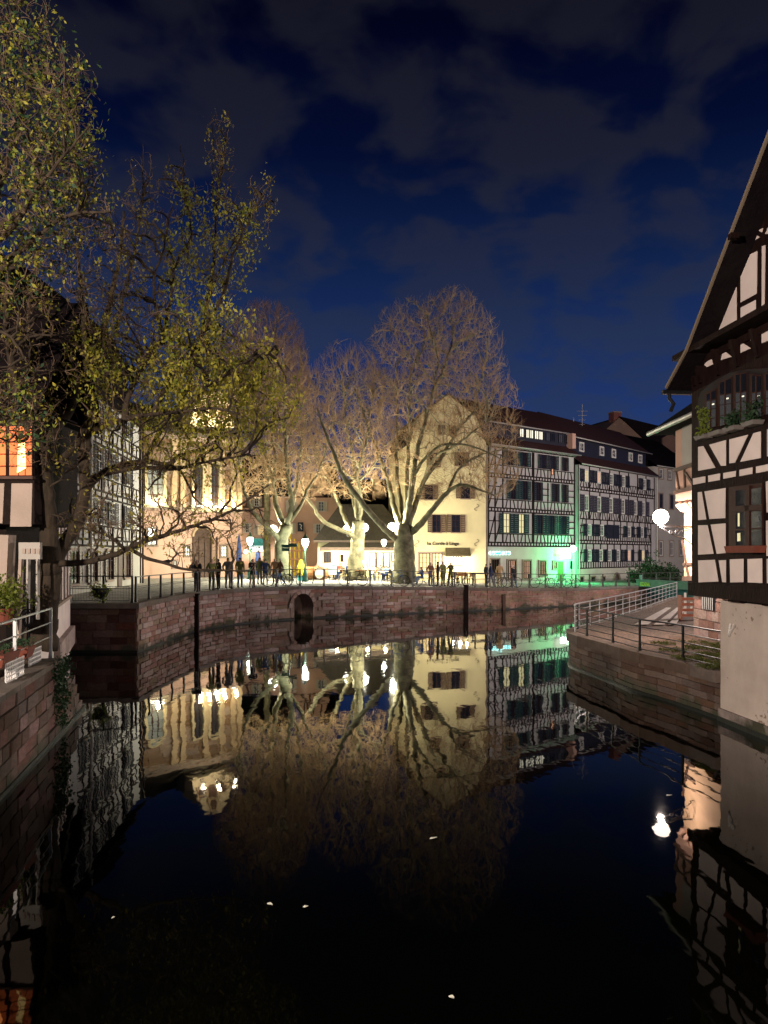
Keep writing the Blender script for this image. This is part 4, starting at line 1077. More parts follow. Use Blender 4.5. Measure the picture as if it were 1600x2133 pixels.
# ------------------------------------------------------------------ right: near timber-framed house
R1 = Facade('timber_framed_house', 'big near half-timbered house overhanging the canal with dark beams', (8.45 - .085 * 16.95, 16.95), (8.45 - .085 * 6.5, 6.5), 2.6)
LR = R1.L
R1.box('timber_frame', 0, LR, 0, 6, 2.66, 8.3, M['timber_near'])
R1.box('bottom_beam', -.06, LR, -.06, .0, 2.66, 2.95, M['timber_near'])
def c8(l): return [(1340 + x * .2625, 700 + y * .2625) for x, y in l]
for l in ([(440, 880), (478, 872), (575, 1045), (440, 1070)], [(527, 862), (658, 826), (658, 1028), (622, 1030)], [(688, 820), (835, 783), (730, 1005), (688, 1010)], [(880, 770), (935, 757), (935, 968), (775, 998)], [(988, 742), (1200, 690), (1200, 905), (988, 955)],
          [(398, 1130), (495, 1113), (493, 1163), (400, 1180)], [(520, 1107), (612, 1090), (610, 1143), (520, 1158)], [(640, 1087), (737, 1070), (735, 1115), (640, 1133)], [(768, 1062), (870, 1042), (868, 1093), (768, 1112)], [(900, 1036), (1040, 1008), (1040, 1062), (900, 1088)],
          [(437, 1240), (465, 1236), (502, 1455), (440, 1460)], [(490, 1233), (655, 1206), (652, 1445), (530, 1452)], [(440, 1502), (512, 1500), (560, 1728), (440, 1735)], [(540, 1496), (655, 1486), (655, 1722), (588, 1728)],
          [(440, 1780), (570, 1775), (598, 1948), (443, 1955)], [(603, 1780), (658, 1778), (658, 1955), (632, 1952)], [(692, 1772), (798, 1768), (797, 1953), (695, 1955)], [(832, 1770), (945, 1765), (947, 1960), (835, 1955)],
          [(978, 1155), (1150, 1122), (1150, 1370), (985, 1400)], [(980, 1465), (1150, 1455), (1150, 1740), (983, 1745)], [(985, 1768), (1150, 1762), (1150, 1968), (987, 1962)]):
    R1.poly('plaster_panel', c8(l), M['near_plaster'], .014)
for l in ([(1468, 760), (1479.5, 746), (1493, 756), (1474, 764.5)], [(1488, 736), (1497, 734), (1497, 743)], [(1507, 728.5), (1525, 743), (1503, 750)], [(1519, 722.5), (1533.5, 717), (1533.5, 734.5)], [(1544, 712), (1565, 725.5), (1544, 735)], [(1560, 706), (1575, 699), (1575, 716.5)], [(1588, 693), (1620, 680), (1620, 702), (1588, 715)]):
    R1.poly('plaster_panel', l, M['near_plaster'], .014)
# gable
a0 = R1.uz(1441, 725, .45); a1 = R1.uz(1600, 313, .45); sl = (a1[1] - a0[1]) / (a1[0] - a0[0]); ur = LR / 2 + .2; zr = a0[1] + (ur - a0[0]) * sl
MB().prism([(0, -.0, 8.2), (LR, 0, 8.2), (ur, 0, zr - .3)], (0, 6, 0)).build('gable_wall', M['timber_near'], R1.root)
for l in ([(1494, 695), (1535, 598), (1535, 676)], [(1544, 577), (1564, 530), (1578, 523), (1577, 612), (1544, 630)], [(1544, 641), (1575, 625), (1575, 656), (1544, 671)], [(1588.5, 513), (1595, 511), (1593, 645), (1588, 646)], [(1554, 514), (1563, 490), (1568, 484), (1584, 494)], [(1581, 480), (1590, 475), (1588, 484)], [(1586, 435), (1610, 375), (1610, 422)], [(1595, 488), (1612, 450), (1612, 484)], [(1603, 505), (1640, 490), (1640, 620), (1603, 640)]):
    R1.poly('plaster_panel', l, M['near_plaster'], .014)
ue, ze_ = R1.uz(1394, 815, .45); uk, zk = R1.uz(1436, 738, .45)
def slab(p, q, n0, m):
    d_ = Vector((q[0] - p[0], 0, q[1] - p[1])).normalized(); up_ = Vector((-d_.z, 0, d_.x)) * (.12 if d_.x > 0 else -.12)
    v = [Vector((p[0], -.5, p[1])), Vector((q[0], -.5, q[1])), Vector((q[0], 6, q[1])), Vector((p[0], 6, p[1]))]
    MB().hexa(v + [w + up_ for w in v]).build(n0, m, R1.root)
slab((uk, zk), (ur, zr), 'roof', M['roof_dark']); slab((ue, ze_), (uk - .002, zk - .002), 'roof_skirt', M['roof_dark']); slab((2 * ur - uk, zk), (ur + .002, zr - .002), 'roof', M['roof_dark'])
vb = mat('weathered_verge', (.20, .15, .10), .8)
MB().beam((uk, -.52, zk + .08), (ur, -.52, zr + .08), .06, .05).build('verge_board', vb, R1.root)
MB().beam((ue, -.52, ze_ + .08), (uk, -.52, zk + .08), .06, .05).build('verge_board', vb, R1.root)
MB().tube([(ue - .02, -.6, ze_ - .02), (ue - .02, 6, ze_ - .02)], .06, 8).build('gutter', M['iron'], R1.root)
MB().tube([(ue, -.45, ze_ - .06), (ue + .02, -.45, ze_ - .18), (ue + .08, -.38, ze_ - .3), (ue - .03, -.4, ze_ - .45)], .045, 8).build('downpipe', M['iron'], R1.root)
uL, zL = R1.uz(1409, 746, .45)
MB().prism([(uL - .1, -.5, zL - .05), (uL - .1, -.5, zL + .07), (uL - .1, 0, zL + .35), (uL - .1, 0, zL - .05)], (LR - uL, 0, 0)).build('ledge_roof', M['timber_near'], R1.root)
for px_ in (1450, 1462, 1500, 1539, 1582, 1630):
    u = R1.u(px_)
    MB().prism([(-.05, 0, zL - .62), (-.05, -.06, zL - .62), (-.05, -.20, zL - .08), (-.05, 0, zL - .08)], (.10, 0, 0)).build('bracket', M['timber_near'], R1.root, loc=(u, 0, 0))
MB().box(0, LR, -.05, 0, zL - .2, zL - .05).build('rail', M['timber_near'], R1.root)
for z in (R1.uz(1526, 492, .6)[1],):
    u = R1.uz(1528, 492, .6)[0]; MB().box(u - .10, u + .03, -.66, -.5, z - .05, z + .05).build('purlin_end', M['timber_near'], R1.root)
# arched window band
def c8b(l): return [(1430 + x * .15, 640 + y * .15) for x, y in l]
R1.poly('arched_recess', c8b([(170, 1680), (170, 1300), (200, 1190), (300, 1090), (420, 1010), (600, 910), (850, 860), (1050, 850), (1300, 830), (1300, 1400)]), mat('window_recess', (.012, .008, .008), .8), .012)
for (x0, x1, t0, t1, b0, b1, md) in ((285, 405, 1215, 1150, 1690, 1650, 1290), (470, 620, 1050, 985, 1650, 1600, 1210), (690, 830, 940, 920, 1600, 1560, 1180), (915, 1035, 945, 960, 1540, 1510, 1180), (1110, 1260, 930, 920, 1490, 1450, 1150)):
    w_ = R1.poly('window', c8b([(x0 - 18, t0 - 18), (x1 + 18, t1 - 18), (x1 + 18, b1 + 8), (x0 - 18, b0 + 8)]), M['frame_brown'], .03, .013)
    R1.poly('pane', c8b([(x0, t0), (x1, t1), (x1, md - 20), (x0, md)]), M['glass'], .006, .045, w_)
    R1.poly('pane', c8b([(x0, md + 18), (x1, md - 2), (x1, b1), (x0, b0)]), M['glass_dim'], .006, .045, w_)
    xm = (x0 + x1) / 2
    R1.poly('muntin', c8b([(xm - 7, (t0 + t1) / 2), (xm + 7, (t0 + t1) / 2), (xm + 7, (b0 + b1) / 2), (xm - 7, (b0 + b1) / 2)]), M['frame_brown'], .02, .046, w_)
    for q in (.33, .66):
        yy = md + (b0 - md) * q; R1.poly('muntin', c8b([(x0, yy), (x1, yy - 22), (x1, yy - 14), (x0, yy + 8)]), M['frame_brown'], .018, .046, w_)
    R1.poly('painted_glint', c8b([(xm + 12, md + 50), (xm + 42, md + 44), (xm + 42, md + 62), (xm + 12, md + 68)]), M['lit_white'], .004, .052, w_)  # small glowing quad painted on the pane as a reflected lamp
# lower casement window
w_ = R1.poly('window', c8([(690, 1200), (955, 1165), (955, 1672), (690, 1672)]), M['frame_brown'], .03, .0)
for l, m_ in (([(735, 1228), (812, 1218), (812, 1345), (735, 1350)], 'glass'), ([(860, 1212), (940, 1202), (940, 1335), (860, 1342)], 'glass_dim'), ([(735, 1400), (812, 1395), (812, 1660), (735, 1660)], 'glass'), ([(860, 1392), (942, 1388), (945, 1660), (860, 1660)], 'glass_dim')):
    R1.poly('pane', c8(l), M['glass'], .006, .032, w_)
for l in ([(690, 1352), (955, 1335), (955, 1380), (690, 1395)], [(817, 1190), (852, 1185), (852, 1665), (817, 1668)]): R1.poly('casement_bar', c8(l), M['frame_brown'], .03, .032, w_)
for l in ([(735, 1530), (812, 1526), (812, 1540), (735, 1545)], [(860, 1522), (945, 1518), (945, 1532), (860, 1537)]): R1.poly('muntin', c8(l), M['frame_brown'], .016, .04, w_)
for l in ([(752, 1405), (765, 1405), (765, 1510), (752, 1510)], [(748, 1565), (770, 1562), (772, 1625), (748, 1630)], [(885, 1440), (915, 1425), (925, 1470), (890, 1480)]): R1.poly('inside_light', c8(l), M['glass_dim'] if l[0][0] > 800 else M['lit_cream'], .004, .04, w_)
# planters on the house
def flower_box(quad, m, label, plant=True, d=.22, seed=1):
    (x0, y0), (x1, y1), hpx = quad
    a = R1.uz(x0, y0, .16); b = R1.uz(x1, y1, .16); loc = R1.root.matrix_world
    M4 = Matrix.Translation(R1.A) @ Matrix.Rotation(R1.root_rz, 4, 'Z')
    o_ = M4 @ Vector((a[0], -.02, (a[1] + b[1]) / 2 - hpx * 16 / F))
    t = thing('flower_box', label, 'flower box', o_, R1.root_rz, 'flower boxes on the near timber house')
    L_ = b[0] - a[0]; h = hpx * 16 / F
    MB().add([(.03, -d, 0), (L_ - .03, -d, 0), (L_ - .03, -.02, 0), (.03, -.02, 0), (0, -d - .03, h), (L_, -d - .03, h), (L_, 0, h), (0, 0, h)], [(0, 3, 2, 1), (4, 5, 6, 7), (0, 1, 5, 4), (1, 2, 6, 5), (2, 3, 7, 6), (3, 0, 4, 7)]).build('box', m, t)
    if plant:
        g = random.Random(seed); cs = [(g.uniform(.05, L_ - .05), g.uniform(-d, -.02), h + g.uniform(.02, .32 * plant)) for _ in range(60)]
        leaves_mesh('foliage', cs, .05, 4, .04, M['leaf_dark'] if seed > 1 else M['leaf_green'], t, 0, 1.8, seed) if seed != 2 else None
    return t
R1.root_rz = math.atan2(R1.t.y, R1.t.x)
greyp = mat('grey_planter', (.16, .14, .125), .7, .2, 6)
for i, (q, lb) in enumerate((((c8b([(160, 1795)])[0], c8b([(300, 1760)])[0], 8), 'grey flower box with a small conifer at the far end of the arched window'), ((c8b([(355, 1740)])[0], c8b([(515, 1700)])[0], 8), 'grey flower box under the second casement of the arched window'), ((c8b([(560, 1680)])[0], c8b([(725, 1640)])[0], 8), 'grey flower box under the third casement of the arched window'), ((c8b([(820, 1605)])[0], c8b([(995, 1565)])[0], 8), 'grey flower box with leafy plant under the fourth casement'))):
    flower_box(q, greyp, lb, (1.9, 1, .8, 1.2)[i], seed=i + 1)
flower_box((c8([(680, 1668)])[0], c8([(925, 1662)])[0], 13), M['terracotta'], 'empty terracotta flower box below the lower casement window', 0)

# white canal wall under the house
WW = Facade('canal_wall', 'tall weathered white plaster wall standing in the canal under the timbered house', (8.65 - .085 * 16.1, 16.1), (8.65 - .085 * 5.5, 5.5), 0, 'wall')
wp = M['wall_plaster']; t_ = wp.node_tree; b_ = t_.nodes['Principled BSDF']; lk = b_.inputs['Base Color'].links[0].from_socket
tcn = t_.nodes.new('ShaderNodeTexCoord'); n1_ = t_.nodes.new('ShaderNodeTexNoise'); n1_.inputs['Scale'].default_value = 9; n1_.inputs['Detail'].default_value = 3
n2_ = t_.nodes.new('ShaderNodeTexNoise'); n2_.inputs['Scale'].default_value = 1.1
t_.links.new(tcn.outputs['Object'], n1_.inputs['Vector']); t_.links.new(tcn.outputs['Object'], n2_.inputs['Vector'])
ml = t_.nodes.new('ShaderNodeMath'); ml.operation = 'MULTIPLY'; t_.links.new(n1_.outputs['Fac'], ml.inputs[0]); t_.links.new(n2_.outputs['Fac'], ml.inputs[1])
rr_ = t_.nodes.new('ShaderNodeMapRange'); rr_.inputs[1].default_value = .37; rr_.inputs[2].default_value = .41; t_.links.new(ml.outputs[0], rr_.inputs[0])
mx2 = t_.nodes.new('ShaderNodeMix'); mx2.data_type = 'RGBA'; mx2.inputs[7].default_value = (.22, .16, .12, 1); t_.links.new(rr_.outputs[0], mx2.inputs[0]); t_.links.new(lk, mx2.inputs[6]); t_.links.new(mx2.outputs[2], b_.inputs['Base Color'])
WW.box('plaster_face', 0, WW.L, 0, .5, .25, 2.60, M['wall_plaster'])
WW.box('stone_foot', -.02, WW.L, -.05, .5, -1, .27, M['sand_b'])
WW.box('algae_band', -.03, WW.L, -.065, .5, -1, .10, M['algae'])
for k in range(8): WW.box('joist_end', .5 + k * 1.2, .5 + k * 1.2 + .5, -.12, .0, 2.605, 2.655, M['timber_near'])
u, z = WW.uz(1523, 1326); u2, z2 = WW.uz(1524, 1299); u3, z3 = WW.uz(1536, 1300); t_ = thing('wall_tie', 'forked pale iron wall tie on the white canal wall', 'wall tie', WW.A + WW.n * .03, math.atan2(WW.t.y, WW.t.x))
MB().prism([(u, -.05, z), (u2, -.02, z2), (u2 + .05, -.06, z2 - .08), (u + .02, -.05, z + .02)], (0, .04, 0)).build('prong', M['white_paint'], t_)
MB().prism([(u, -.04, z), (u3 - .05, -.02, z3 - .03), (u3, -.06, z3), (u + .05, -.07, z + .05)], (0, .04, 0)).build('prong', M['white_paint'], t_)

# ------------------------------------------------------------------ lit house behind with the bracket lamp
R2 = Facade('lit_house', 'orange half-timbered house glowing behind the wall lamp on the right', (9.4, 23.3), (9.4, 17.4), 1.05)
MB().box(0, R2.L, .35, 4, .9, 2.84).build('mortar_bed', M['mortar'], R2.root)
for r in range(6):
    u = -rnd.uniform(0, .3)
    while u < R2.L - .1:
        l = rnd.uniform(.35, .75); a_, b_ = max(0, u), min(R2.L, u + l); u += l
        if b_ - a_ > .1: link('stone', rnd.choice(BLOCKS[:3]), R2.root, ((a_ + b_) / 2, .34, 1.0 + .3 * r + .15), None, (b_ - a_ - .015, .08, .285))
R2.box('wall', 0, R2.L, 0, 4, 2.84, 5.25, mat('orange_plaster', (.62, .42, .26), .9, .1, 1))
R2.box('upper_wall', -.05, R2.L, -.25, 4, 5.25, 7.5, M['plaster_pink'])
R2.box('grey_board_panel', R2.u(1421, .28), R2.L, -.28, -.25, R2.uz(1430, 975)[1], R2.uz(1430, 890)[1], M['plaster_grey'])
for (x0, y0, x1, y1, w) in ((1424, 1205, 1448, 1205, .14), (1423, 1125, 1432, 1180, .08), (1432, 1180, 1437, 1203, .08), (1423, 1050, 1450, 1043, .14), (1425, 1176, 1448, 1174, .08)):
    a, b = R2.uz(x0, y0), R2.uz(x1, y1); R2.beam(a[0], a[1], b[0], b[1], w, M['timber_brown'], .05)
for (x0, y0, x1, y1, w) in ((1404, 980, 1448, 966, .12), (1404, 1026, 1448, 1015, .12), (1408, 980, 1415, 1024, .08), (1425, 975, 1427, 1020, .08), (1428, 985, 1448, 1016, .08)):
    a, b = R2.uz(x0, y0, .28), R2.uz(x1, y1, .28); R2.beam(a[0], a[1], b[0], b[1], w, M['timber_brown'], .05, y=-.25)
for k in range(5):
    MB().tube([(.15 + k * .5, .1, 4.95), (.15 + k * .5, -.12, 5.02), (.15 + k * .5, -.26, 5.18)], .11, 8).build('joist_end', M['plaster_pink'], R2.root, True)
    MB().prism([(.2 + k * .6, .35, 2.3), (.2 + k * .6, .28, 2.3), (.2 + k * .6, 0, 2.8), (.2 + k * .6, .35, 2.84)], (.14, 0, 0)).build('bracket', M['timber'], R2.root)
MB().tube([(-.9, -.8, 7.5), (R2.L, -.8, 7.5)], .08, 8).build('gutter', M['zinc'], R2.root, True)
MB().add([(-.9, -.85, 7.52), (R2.L, -.85, 7.52), (R2.L, 2.2, 9.6), (-.9, 2.2, 9.6), (-.9, -.85, 7.46), (R2.L, -.85, 7.46), (R2.L, 4.2, 7.5), (-.9, 4.2, 7.5)], [(0, 1, 2, 3), (4, 5, 6, 7), (3, 2, 6, 7)]).build('roof', M['roof_dark'], R2.root)
u0, za = R2.uz(1468, 1240, -.35); u1, zb = R2.uz(1494, 1272, -.35)
bw = R2.box('barred_window', u0, u1, .27, .34, zb, za, M['glass'])
for k in range(6): MB().tube([(u0 + (u1 - u0) * (k + .6) / 6.2, .25, zb), (u0 + (u1 - u0) * (k + .6) / 6.2, .25, za)], .018, 5).build('bar', M['steel'], bw)
# bracket lamp
wl = thing('bracket_lamp', 'bright round bracket lamp on scrolled iron arm of the orange house', 'lamp', (9.38, 22.6, 4.42))
MB().tube([(0, 0, 0), (-1.05, -.15, .02)], .028, 6).build('arm', M['iron'], wl)
for s0, r_ in ((.25, .13), (.5, .09), (.72, .06)):
    MB().tube([(-s0 + r_ * math.cos(a) * (1 - a / 14), -.03 - s0 * .12, -.16 + r_ * math.sin(a) * (1 - a / 14)) for a in [i * .5 for i in range(20)]], .012, 5).build('scroll', M['iron'], wl)
MB().tube([(0, 0, -.55), (-.25, -.03, -.36), (-.6, -.08, -.26), (-1.0, -.14, -.02)], .018, 6).build('brace', M['iron'], wl)
MB().lathe([(.03, 0), (.08, .03), (.05, .1)], 10, (-1.03, -.15, .02)).build('holder', M['iron'], wl)
MB().sphere((-1.03, -.15, .30), .23, 16, 12).build('globe', M['globe_pink'], wl, True)
lamp_light('bracket_lamp_light', (-1.03, -.15, .0), 1400, PINK, .10, wl)
# wooden rack and planter by the corner
rk = thing('wooden_rack', 'red-brown slatted wooden rack holding white boards by the stone corner', 'rack', G(1437, 1292, TZ + .02))
for k in range(4): MB().box(-.34, .34, -.06, -.02, .14 + .21 * k, .24 + .21 * k).build('slat', M['wood_red'], rk)
for x_ in (-.34, .3): MB().box(x_, x_ + .05, -.02, .3, 0, .95).build('upright', M['wood_red'], rk)
MB().box(-.28, .28, 0, .28, .12, .15).build('shelf', M['white_paint'], rk); MB().box(-.2, -.12, .02, .06, .15, 1.05).build('board', M['white_paint'], rk); MB().box(.05, .11, .02, .06, .4, .7).build('board', M['white_paint'], rk)

# ------------------------------------------------------------------ green footbridge and bush at the end of the quay
fb = thing('footbridge', 'green painted footbridge girder with yellow spray tag', 'bridge', P(1328, 1222, 56))
a = P(1328, 1218, 56); b = P(1446, 1225, 50)
d = b - a; fb.location = a; fb.rotation_euler[2] = math.atan2(d.y, d.x); Lb = Vector((d.x, d.y, 0)).length
MB().box(0, Lb, -.1, .1, -.12, .36).build('girder', M['green_paint'], fb); MB().box(0, Lb, -.18, .12, .36, .42).build('top_flange', M['green_paint'], fb); MB().box(0, Lb, .1, 2.2, -.1, .1).build('deck', M['green_paint'], fb)
MB().box(.1, Lb, .6, .7, -1.0, -.12).build('lower_girder', mat('teal_steel', (.02, .12, .12), .6), fb)
MB().box(.3, .45, -.05, .1, .42, .75).build('post', M['green_paint'], fb)
sculpt_text('OZXENA', .40, fb, (.5, -.12, -.04), M['graffiti'], 1.15, .004)
bsh = thing('bush', 'dark leafy bush behind the green footbridge', 'bush', P(1362, 1212, 62))
g = random.Random(4); cs = []
for _ in range(900):
    a_ = g.uniform(0, 6.28); r_ = g.random() ** .5; cs.append((math.cos(a_) * r_ * 2.1, g.uniform(-.8, .8), .1 + abs(g.gauss(0, .7)) * (1.3 - r_ * .8)))
leaves_mesh('foliage', cs, .13, 7, .14, M['leaf_dark'], bsh, 0, 1.6, 9)
for k in range(6): MB().tube([(g.uniform(-.3, .3), 0, -.6), (g.uniform(-1.2, 1.2), 0, 1.2)], [.05, .02], 5).build('stem', M['twig_dark'], bsh)

# ------------------------------------------------------------------ left bank
LW = Facade('canal_wall', 'mossy brown sandstone canal wall with worn steps at the near left', (-3.35, 0.0), (-7.0, 17.1), 0, 'wall')
STEPZ = [(0, 15.0, 1.45), (15.0, 15.7, .95), (15.7, 16.3, .62), (16.3, 16.8, .38), (16.8, 17.35, .14)]
kx = LW.L / 17.1
for i, (y0, y1, zt_) in enumerate(STEPZ): MB().box(y0 * kx, y1 * kx, .02, 2.4, -1, zt_ - .01).build('mortar_bed' if i == 0 else 'step', M['mortar'] if i == 0 else M['sand_b'], LW.root)
ls = []
for ci in range(6):
    u = 4.5 - rnd.uniform(0, .4); hh = 1.42 / 6
    while u < LW.L:
        l = rnd.uniform(.35, .85); yw = (u + l / 2) / kx; zt_ = [s_[2] for s_ in STEPZ if yw < s_[1]] or [0]
        z_ = .02 + ci * hh + hh / 2
        if z_ < zt_[0]: ls.append((Vector((u + l / 2, -.0 + rnd.uniform(-.02, .015), z_)), 0, (l - .015, .11, hh - .014)))
        u += l
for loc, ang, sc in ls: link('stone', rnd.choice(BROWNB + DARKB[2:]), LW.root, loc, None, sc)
LW.box('algae_band', 4, LW.L + .3, -.075, .0, -1, .07, M['algae'])
k0 = 4.0
while k0 < 14.9 * kx:
    l = rnd.uniform(.7, 1.1); LW.box('coping_stone', k0 + .008, min(k0 + l, 14.95 * kx) - .008, -.07, .42, 1.42, 1.50 + rnd.uniform(0, .015), M['coping']); k0 += l
iv = [(rnd.uniform(14.2, 15.2) * kx + rnd.uniform(-.1, .1), -.09 - rnd.random() * .05, 1.5 - rnd.random() ** 1.3 * 1.3) for _ in range(260)]
leaves_mesh('ivy', iv, .06, 3, .05, M['leaf_dark'], LW.root, .4, 1.3, 5)
tg = MB().add([(-3.9, 0, 1.46), (-30, 0, 1.46), (-30, 17, 1.46), (-6.9, 15.0, 1.46)], [(0, 3, 2, 1)]).build('terrace_ground', M['cobble']); tg.name = 'left_terrace_ground'; props(tg, 'dark paved garden terrace on the left bank', None, None, 'structure')
rl = [Vector((-5.15 - .207 * (y - 8), y, 0)) + Vector((-.12, 0, 0)) for y in [7.5 + .25 * i for i in range(31)]]
rail_run(rl, 1.0, 'pale metal handrail on the left terrace in front of the tree', 10, M['steel'], .05, (1.0, .72, .44), mesh=False, zf=lambda q: 1.5, name='terrace_railing')
# planters and lattice
for (px_, py_, Y, w, lb) in ((8, 1372, 12.2, .9, 'long red planter box at the photo edge on the left terrace rail'), (50, 1358, 13.3, .5, 'red planter trough hanging beside the white lattice')):
    c = P(px_, py_, Y); t = thing('planter_box', lb, 'planter', c, math.radians(100), 'red planters on the left terrace')
    MB().add([(-w / 2 + .06, -.09, -.1), (w / 2 - .06, -.09, -.1), (w / 2 - .06, .09, -.1), (-w / 2 + .06, .09, -.1), (-w / 2, -.14, .1), (w / 2, -.14, .1), (w / 2, .14, .1), (-w / 2, .14, .1)], [(0, 3, 2, 1), (0, 1, 5, 4), (1, 2, 6, 5), (2, 3, 7, 6), (3, 0, 4, 7), (4, 5, 6, 7)]).build('trough', M['terracotta'], t)
    leaves_mesh('foliage', [(rnd.uniform(-w / 2, w / 2), rnd.uniform(-.1, .1), .12 + rnd.random() * .08) for _ in range(30)], .04, 3, .03, M['leaf_dark'], t, 0, 1.5, 8)
def lattice(px_, py_, Y, w, h, lb):
    t = thing('lattice_panel', lb, 'lattice', P(px_, py_, Y), math.radians(100), 'white lattice panels on the left wall')
    n = int(w / .085)
    for i in range(n + 1): MB().box(-w / 2 + w * i / n - .011, -w / 2 + w * i / n + .011, -.012, 0, 0, h).build('slat', M['white_paint'], t)
    for i in range(5): MB().box(-w / 2, w / 2, -.022, -.012, h * i / 4 - .011, h * i / 4 + .011).build('slat', M['white_paint'], t)
lattice(30, 1412, 12.4, .95, .30, 'white wooden lattice panel below the long red planter')
lattice(72, 1386, 14.2, .8, .32, 'white wooden lattice panel behind the tree foot')
sp = thing('iron_ornament', 'curled wrought iron garden ornament beside the tree trunk', 'ornament', P(58, 1345, 14.2))
for sx_ in (-1, 1): MB().tube([(sx_ * (.03 + .12 * math.cos(a) * (1 - a / 12)), 0, .5 + .22 * math.sin(a) * (1 - a / 12)) for a in [i * .4 for i in range(25)]], .014, 5).build('scroll', M['iron'], sp)
MB().tube([(0, 0, 0), (0, 0, .9)], .02, 6).build('stem', M['iron'], sp)
gb = thing('potted_bush', 'round green potted bush by the cream wall on the left', 'bush', P(6, 1300, 14.2))
MB().lathe([(.0, 0), (.16, 0), (.2, .3), (.0, .3)], 12).build('pot', M['terracotta'], gb)
leaves_mesh('foliage', [(rnd.gauss(0, .17), rnd.gauss(0, .17), .5 + rnd.gauss(0, .16)) for _ in range(260)], .05, 5, .05, M['leaf_green'], gb, 0, 1.4, 12)

# near-left house, front
H1 = Facade('balcony_house', 'dark timbered house with an orange lit upper window at the left edge', (-15, 15.2), (-7.05, 15.0), 1.5)
H1.box('wall', 0, H1.L, .0, 2.0, 4.2, 6.6, M['timber'])
H1.box('ground_floor_wall', 0, H1.L - .9, .6, 2.0, 1.46, 4.2, M['timber'])
M['left_plaster'] = mat('dull_left_plaster', (.40, .32, .26), .9, .14, 1.6, .2, 24)
for l, m_ in (([(25, 1007), (68, 1007), (66, 1097), (22, 1097)], 'left_plaster'), ([(-60, 1007), (10, 1007), (6, 1090), (-60, 1090)], 'left_plaster')): H1.poly('plaster_panel', l, M[m_], .02)
H1.poly('plaster_panel', [(-80, 1115), (34, 1115), (27, 1262), (-80, 1268)], M['left_plaster'], .3)
H1.poly('plaster_panel', [(44, 1130), (88, 1130), (88, 1165), (44, 1165)], M['plaster_grey'], .1)
for k in range(4): H1.poly('baluster', [(48 + k * 10, 1143), (54 + k * 10, 1143), (54 + k * 10, 1153), (48 + k * 10, 1153)], M['left_plaster'], .03, .1)
H1.poly('post', [(44, 1165), (50, 1165), (44, 1330), (36, 1330)], M['left_plaster'], .1)
H1.poly('post', [(60, 1165), (64, 1165), (62, 1300), (58, 1300)], M['plaster_grey'], .1)
H1.poly('post', [(80, 1165), (83, 1165), (83, 1290), (79, 1290)], M['plaster_grey'], .1)
redwin = mat('orange_curtain_glow', (.5, .15, .05), .5, emit=(1, .16, .03), estr=.75)
w_ = H1.poly('window', [(-60, 884), (70, 884), (70, 997), (-60, 997)], M['timber'], .03, .0)
for x0, x1 in ((-58, -22), (-18, 12), (20, 38), (40, 52), (54, 66)): H1.poly('pane', [(x0, 888), (x1, 888), (x1, 990), (x0, 990)], redwin, .01, .032, w_)
H1.poly('lamp_glow', [(38, 925), (52, 922), (54, 975), (36, 985)], mat('lamp_behind_curtain', (1, .8, .4), .4, emit=(1, .62, .2), estr=3.2), .01, .046, w_)
for y_ in (920, 945, 970): H1.poly('muntin', [(-58, y_), (66, y_), (66, y_ + 2), (-58, y_ + 2)], M['timber'], .02, .046, w_)
H1.poly('sill', [(-80, 993), (74, 993), (74, 999), (-80, 999)], M['timber_brown'], .12, .0)
MB().add([(0, -.6, 6.5), (H1.L + .4, -.6, 6.5), (H1.L + .4, 1.6, 9.2), (0, 1.6, 9.2), (H1.L + .4, -.6, 6.4), (0, -.6, 6.4), (H1.L + .4, 2.4, 6.4), (0, 2.4, 6.4)], [(0, 1, 2, 3), (5, 4, 6, 7), (0, 5, 4, 1), (3, 2, 6, 7)]).build('roof', M['roof_dark'], H1.root)
lamp_light('orange_room_light', (7.3, -.25, 5.6), 4, (1, .35, .1), .1, H1.root)
# canal side of the near-left house
H2 = Facade('veranda_house', 'narrow white house front with dark posts rising from the canal edge', (-7.9, 17.0), (-10.8, 25.5), .6)
H2.box('low_wall', 0, H2.L, -.04, .4, .2, 2.12, M['near_plaster']); H2.box('plinth', 3.2, H2.L, -.2, -.04, .55, 1.15, M['sand_b'])
H2.box('wall_cap', -.02, H2.L + .03, -.12, .42, 2.12, 2.2, M['stone_trim'])
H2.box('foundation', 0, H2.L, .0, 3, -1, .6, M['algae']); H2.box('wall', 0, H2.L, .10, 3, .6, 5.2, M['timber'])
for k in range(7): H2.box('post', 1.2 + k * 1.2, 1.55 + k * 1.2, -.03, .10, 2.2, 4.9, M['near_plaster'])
H2.box('eave_beam', -.1, H2.L, -.2, .6, 4.9, 5.2, M['timber'])
MB().add([(-.2, -.5, 5.2), (H2.L, -.5, 5.2), (H2.L, 2.6, 7.2), (-.2, 2.6, 7.2)], [(0, 1, 2, 3)]).build('roof', M['roof_dark'], H2.root)
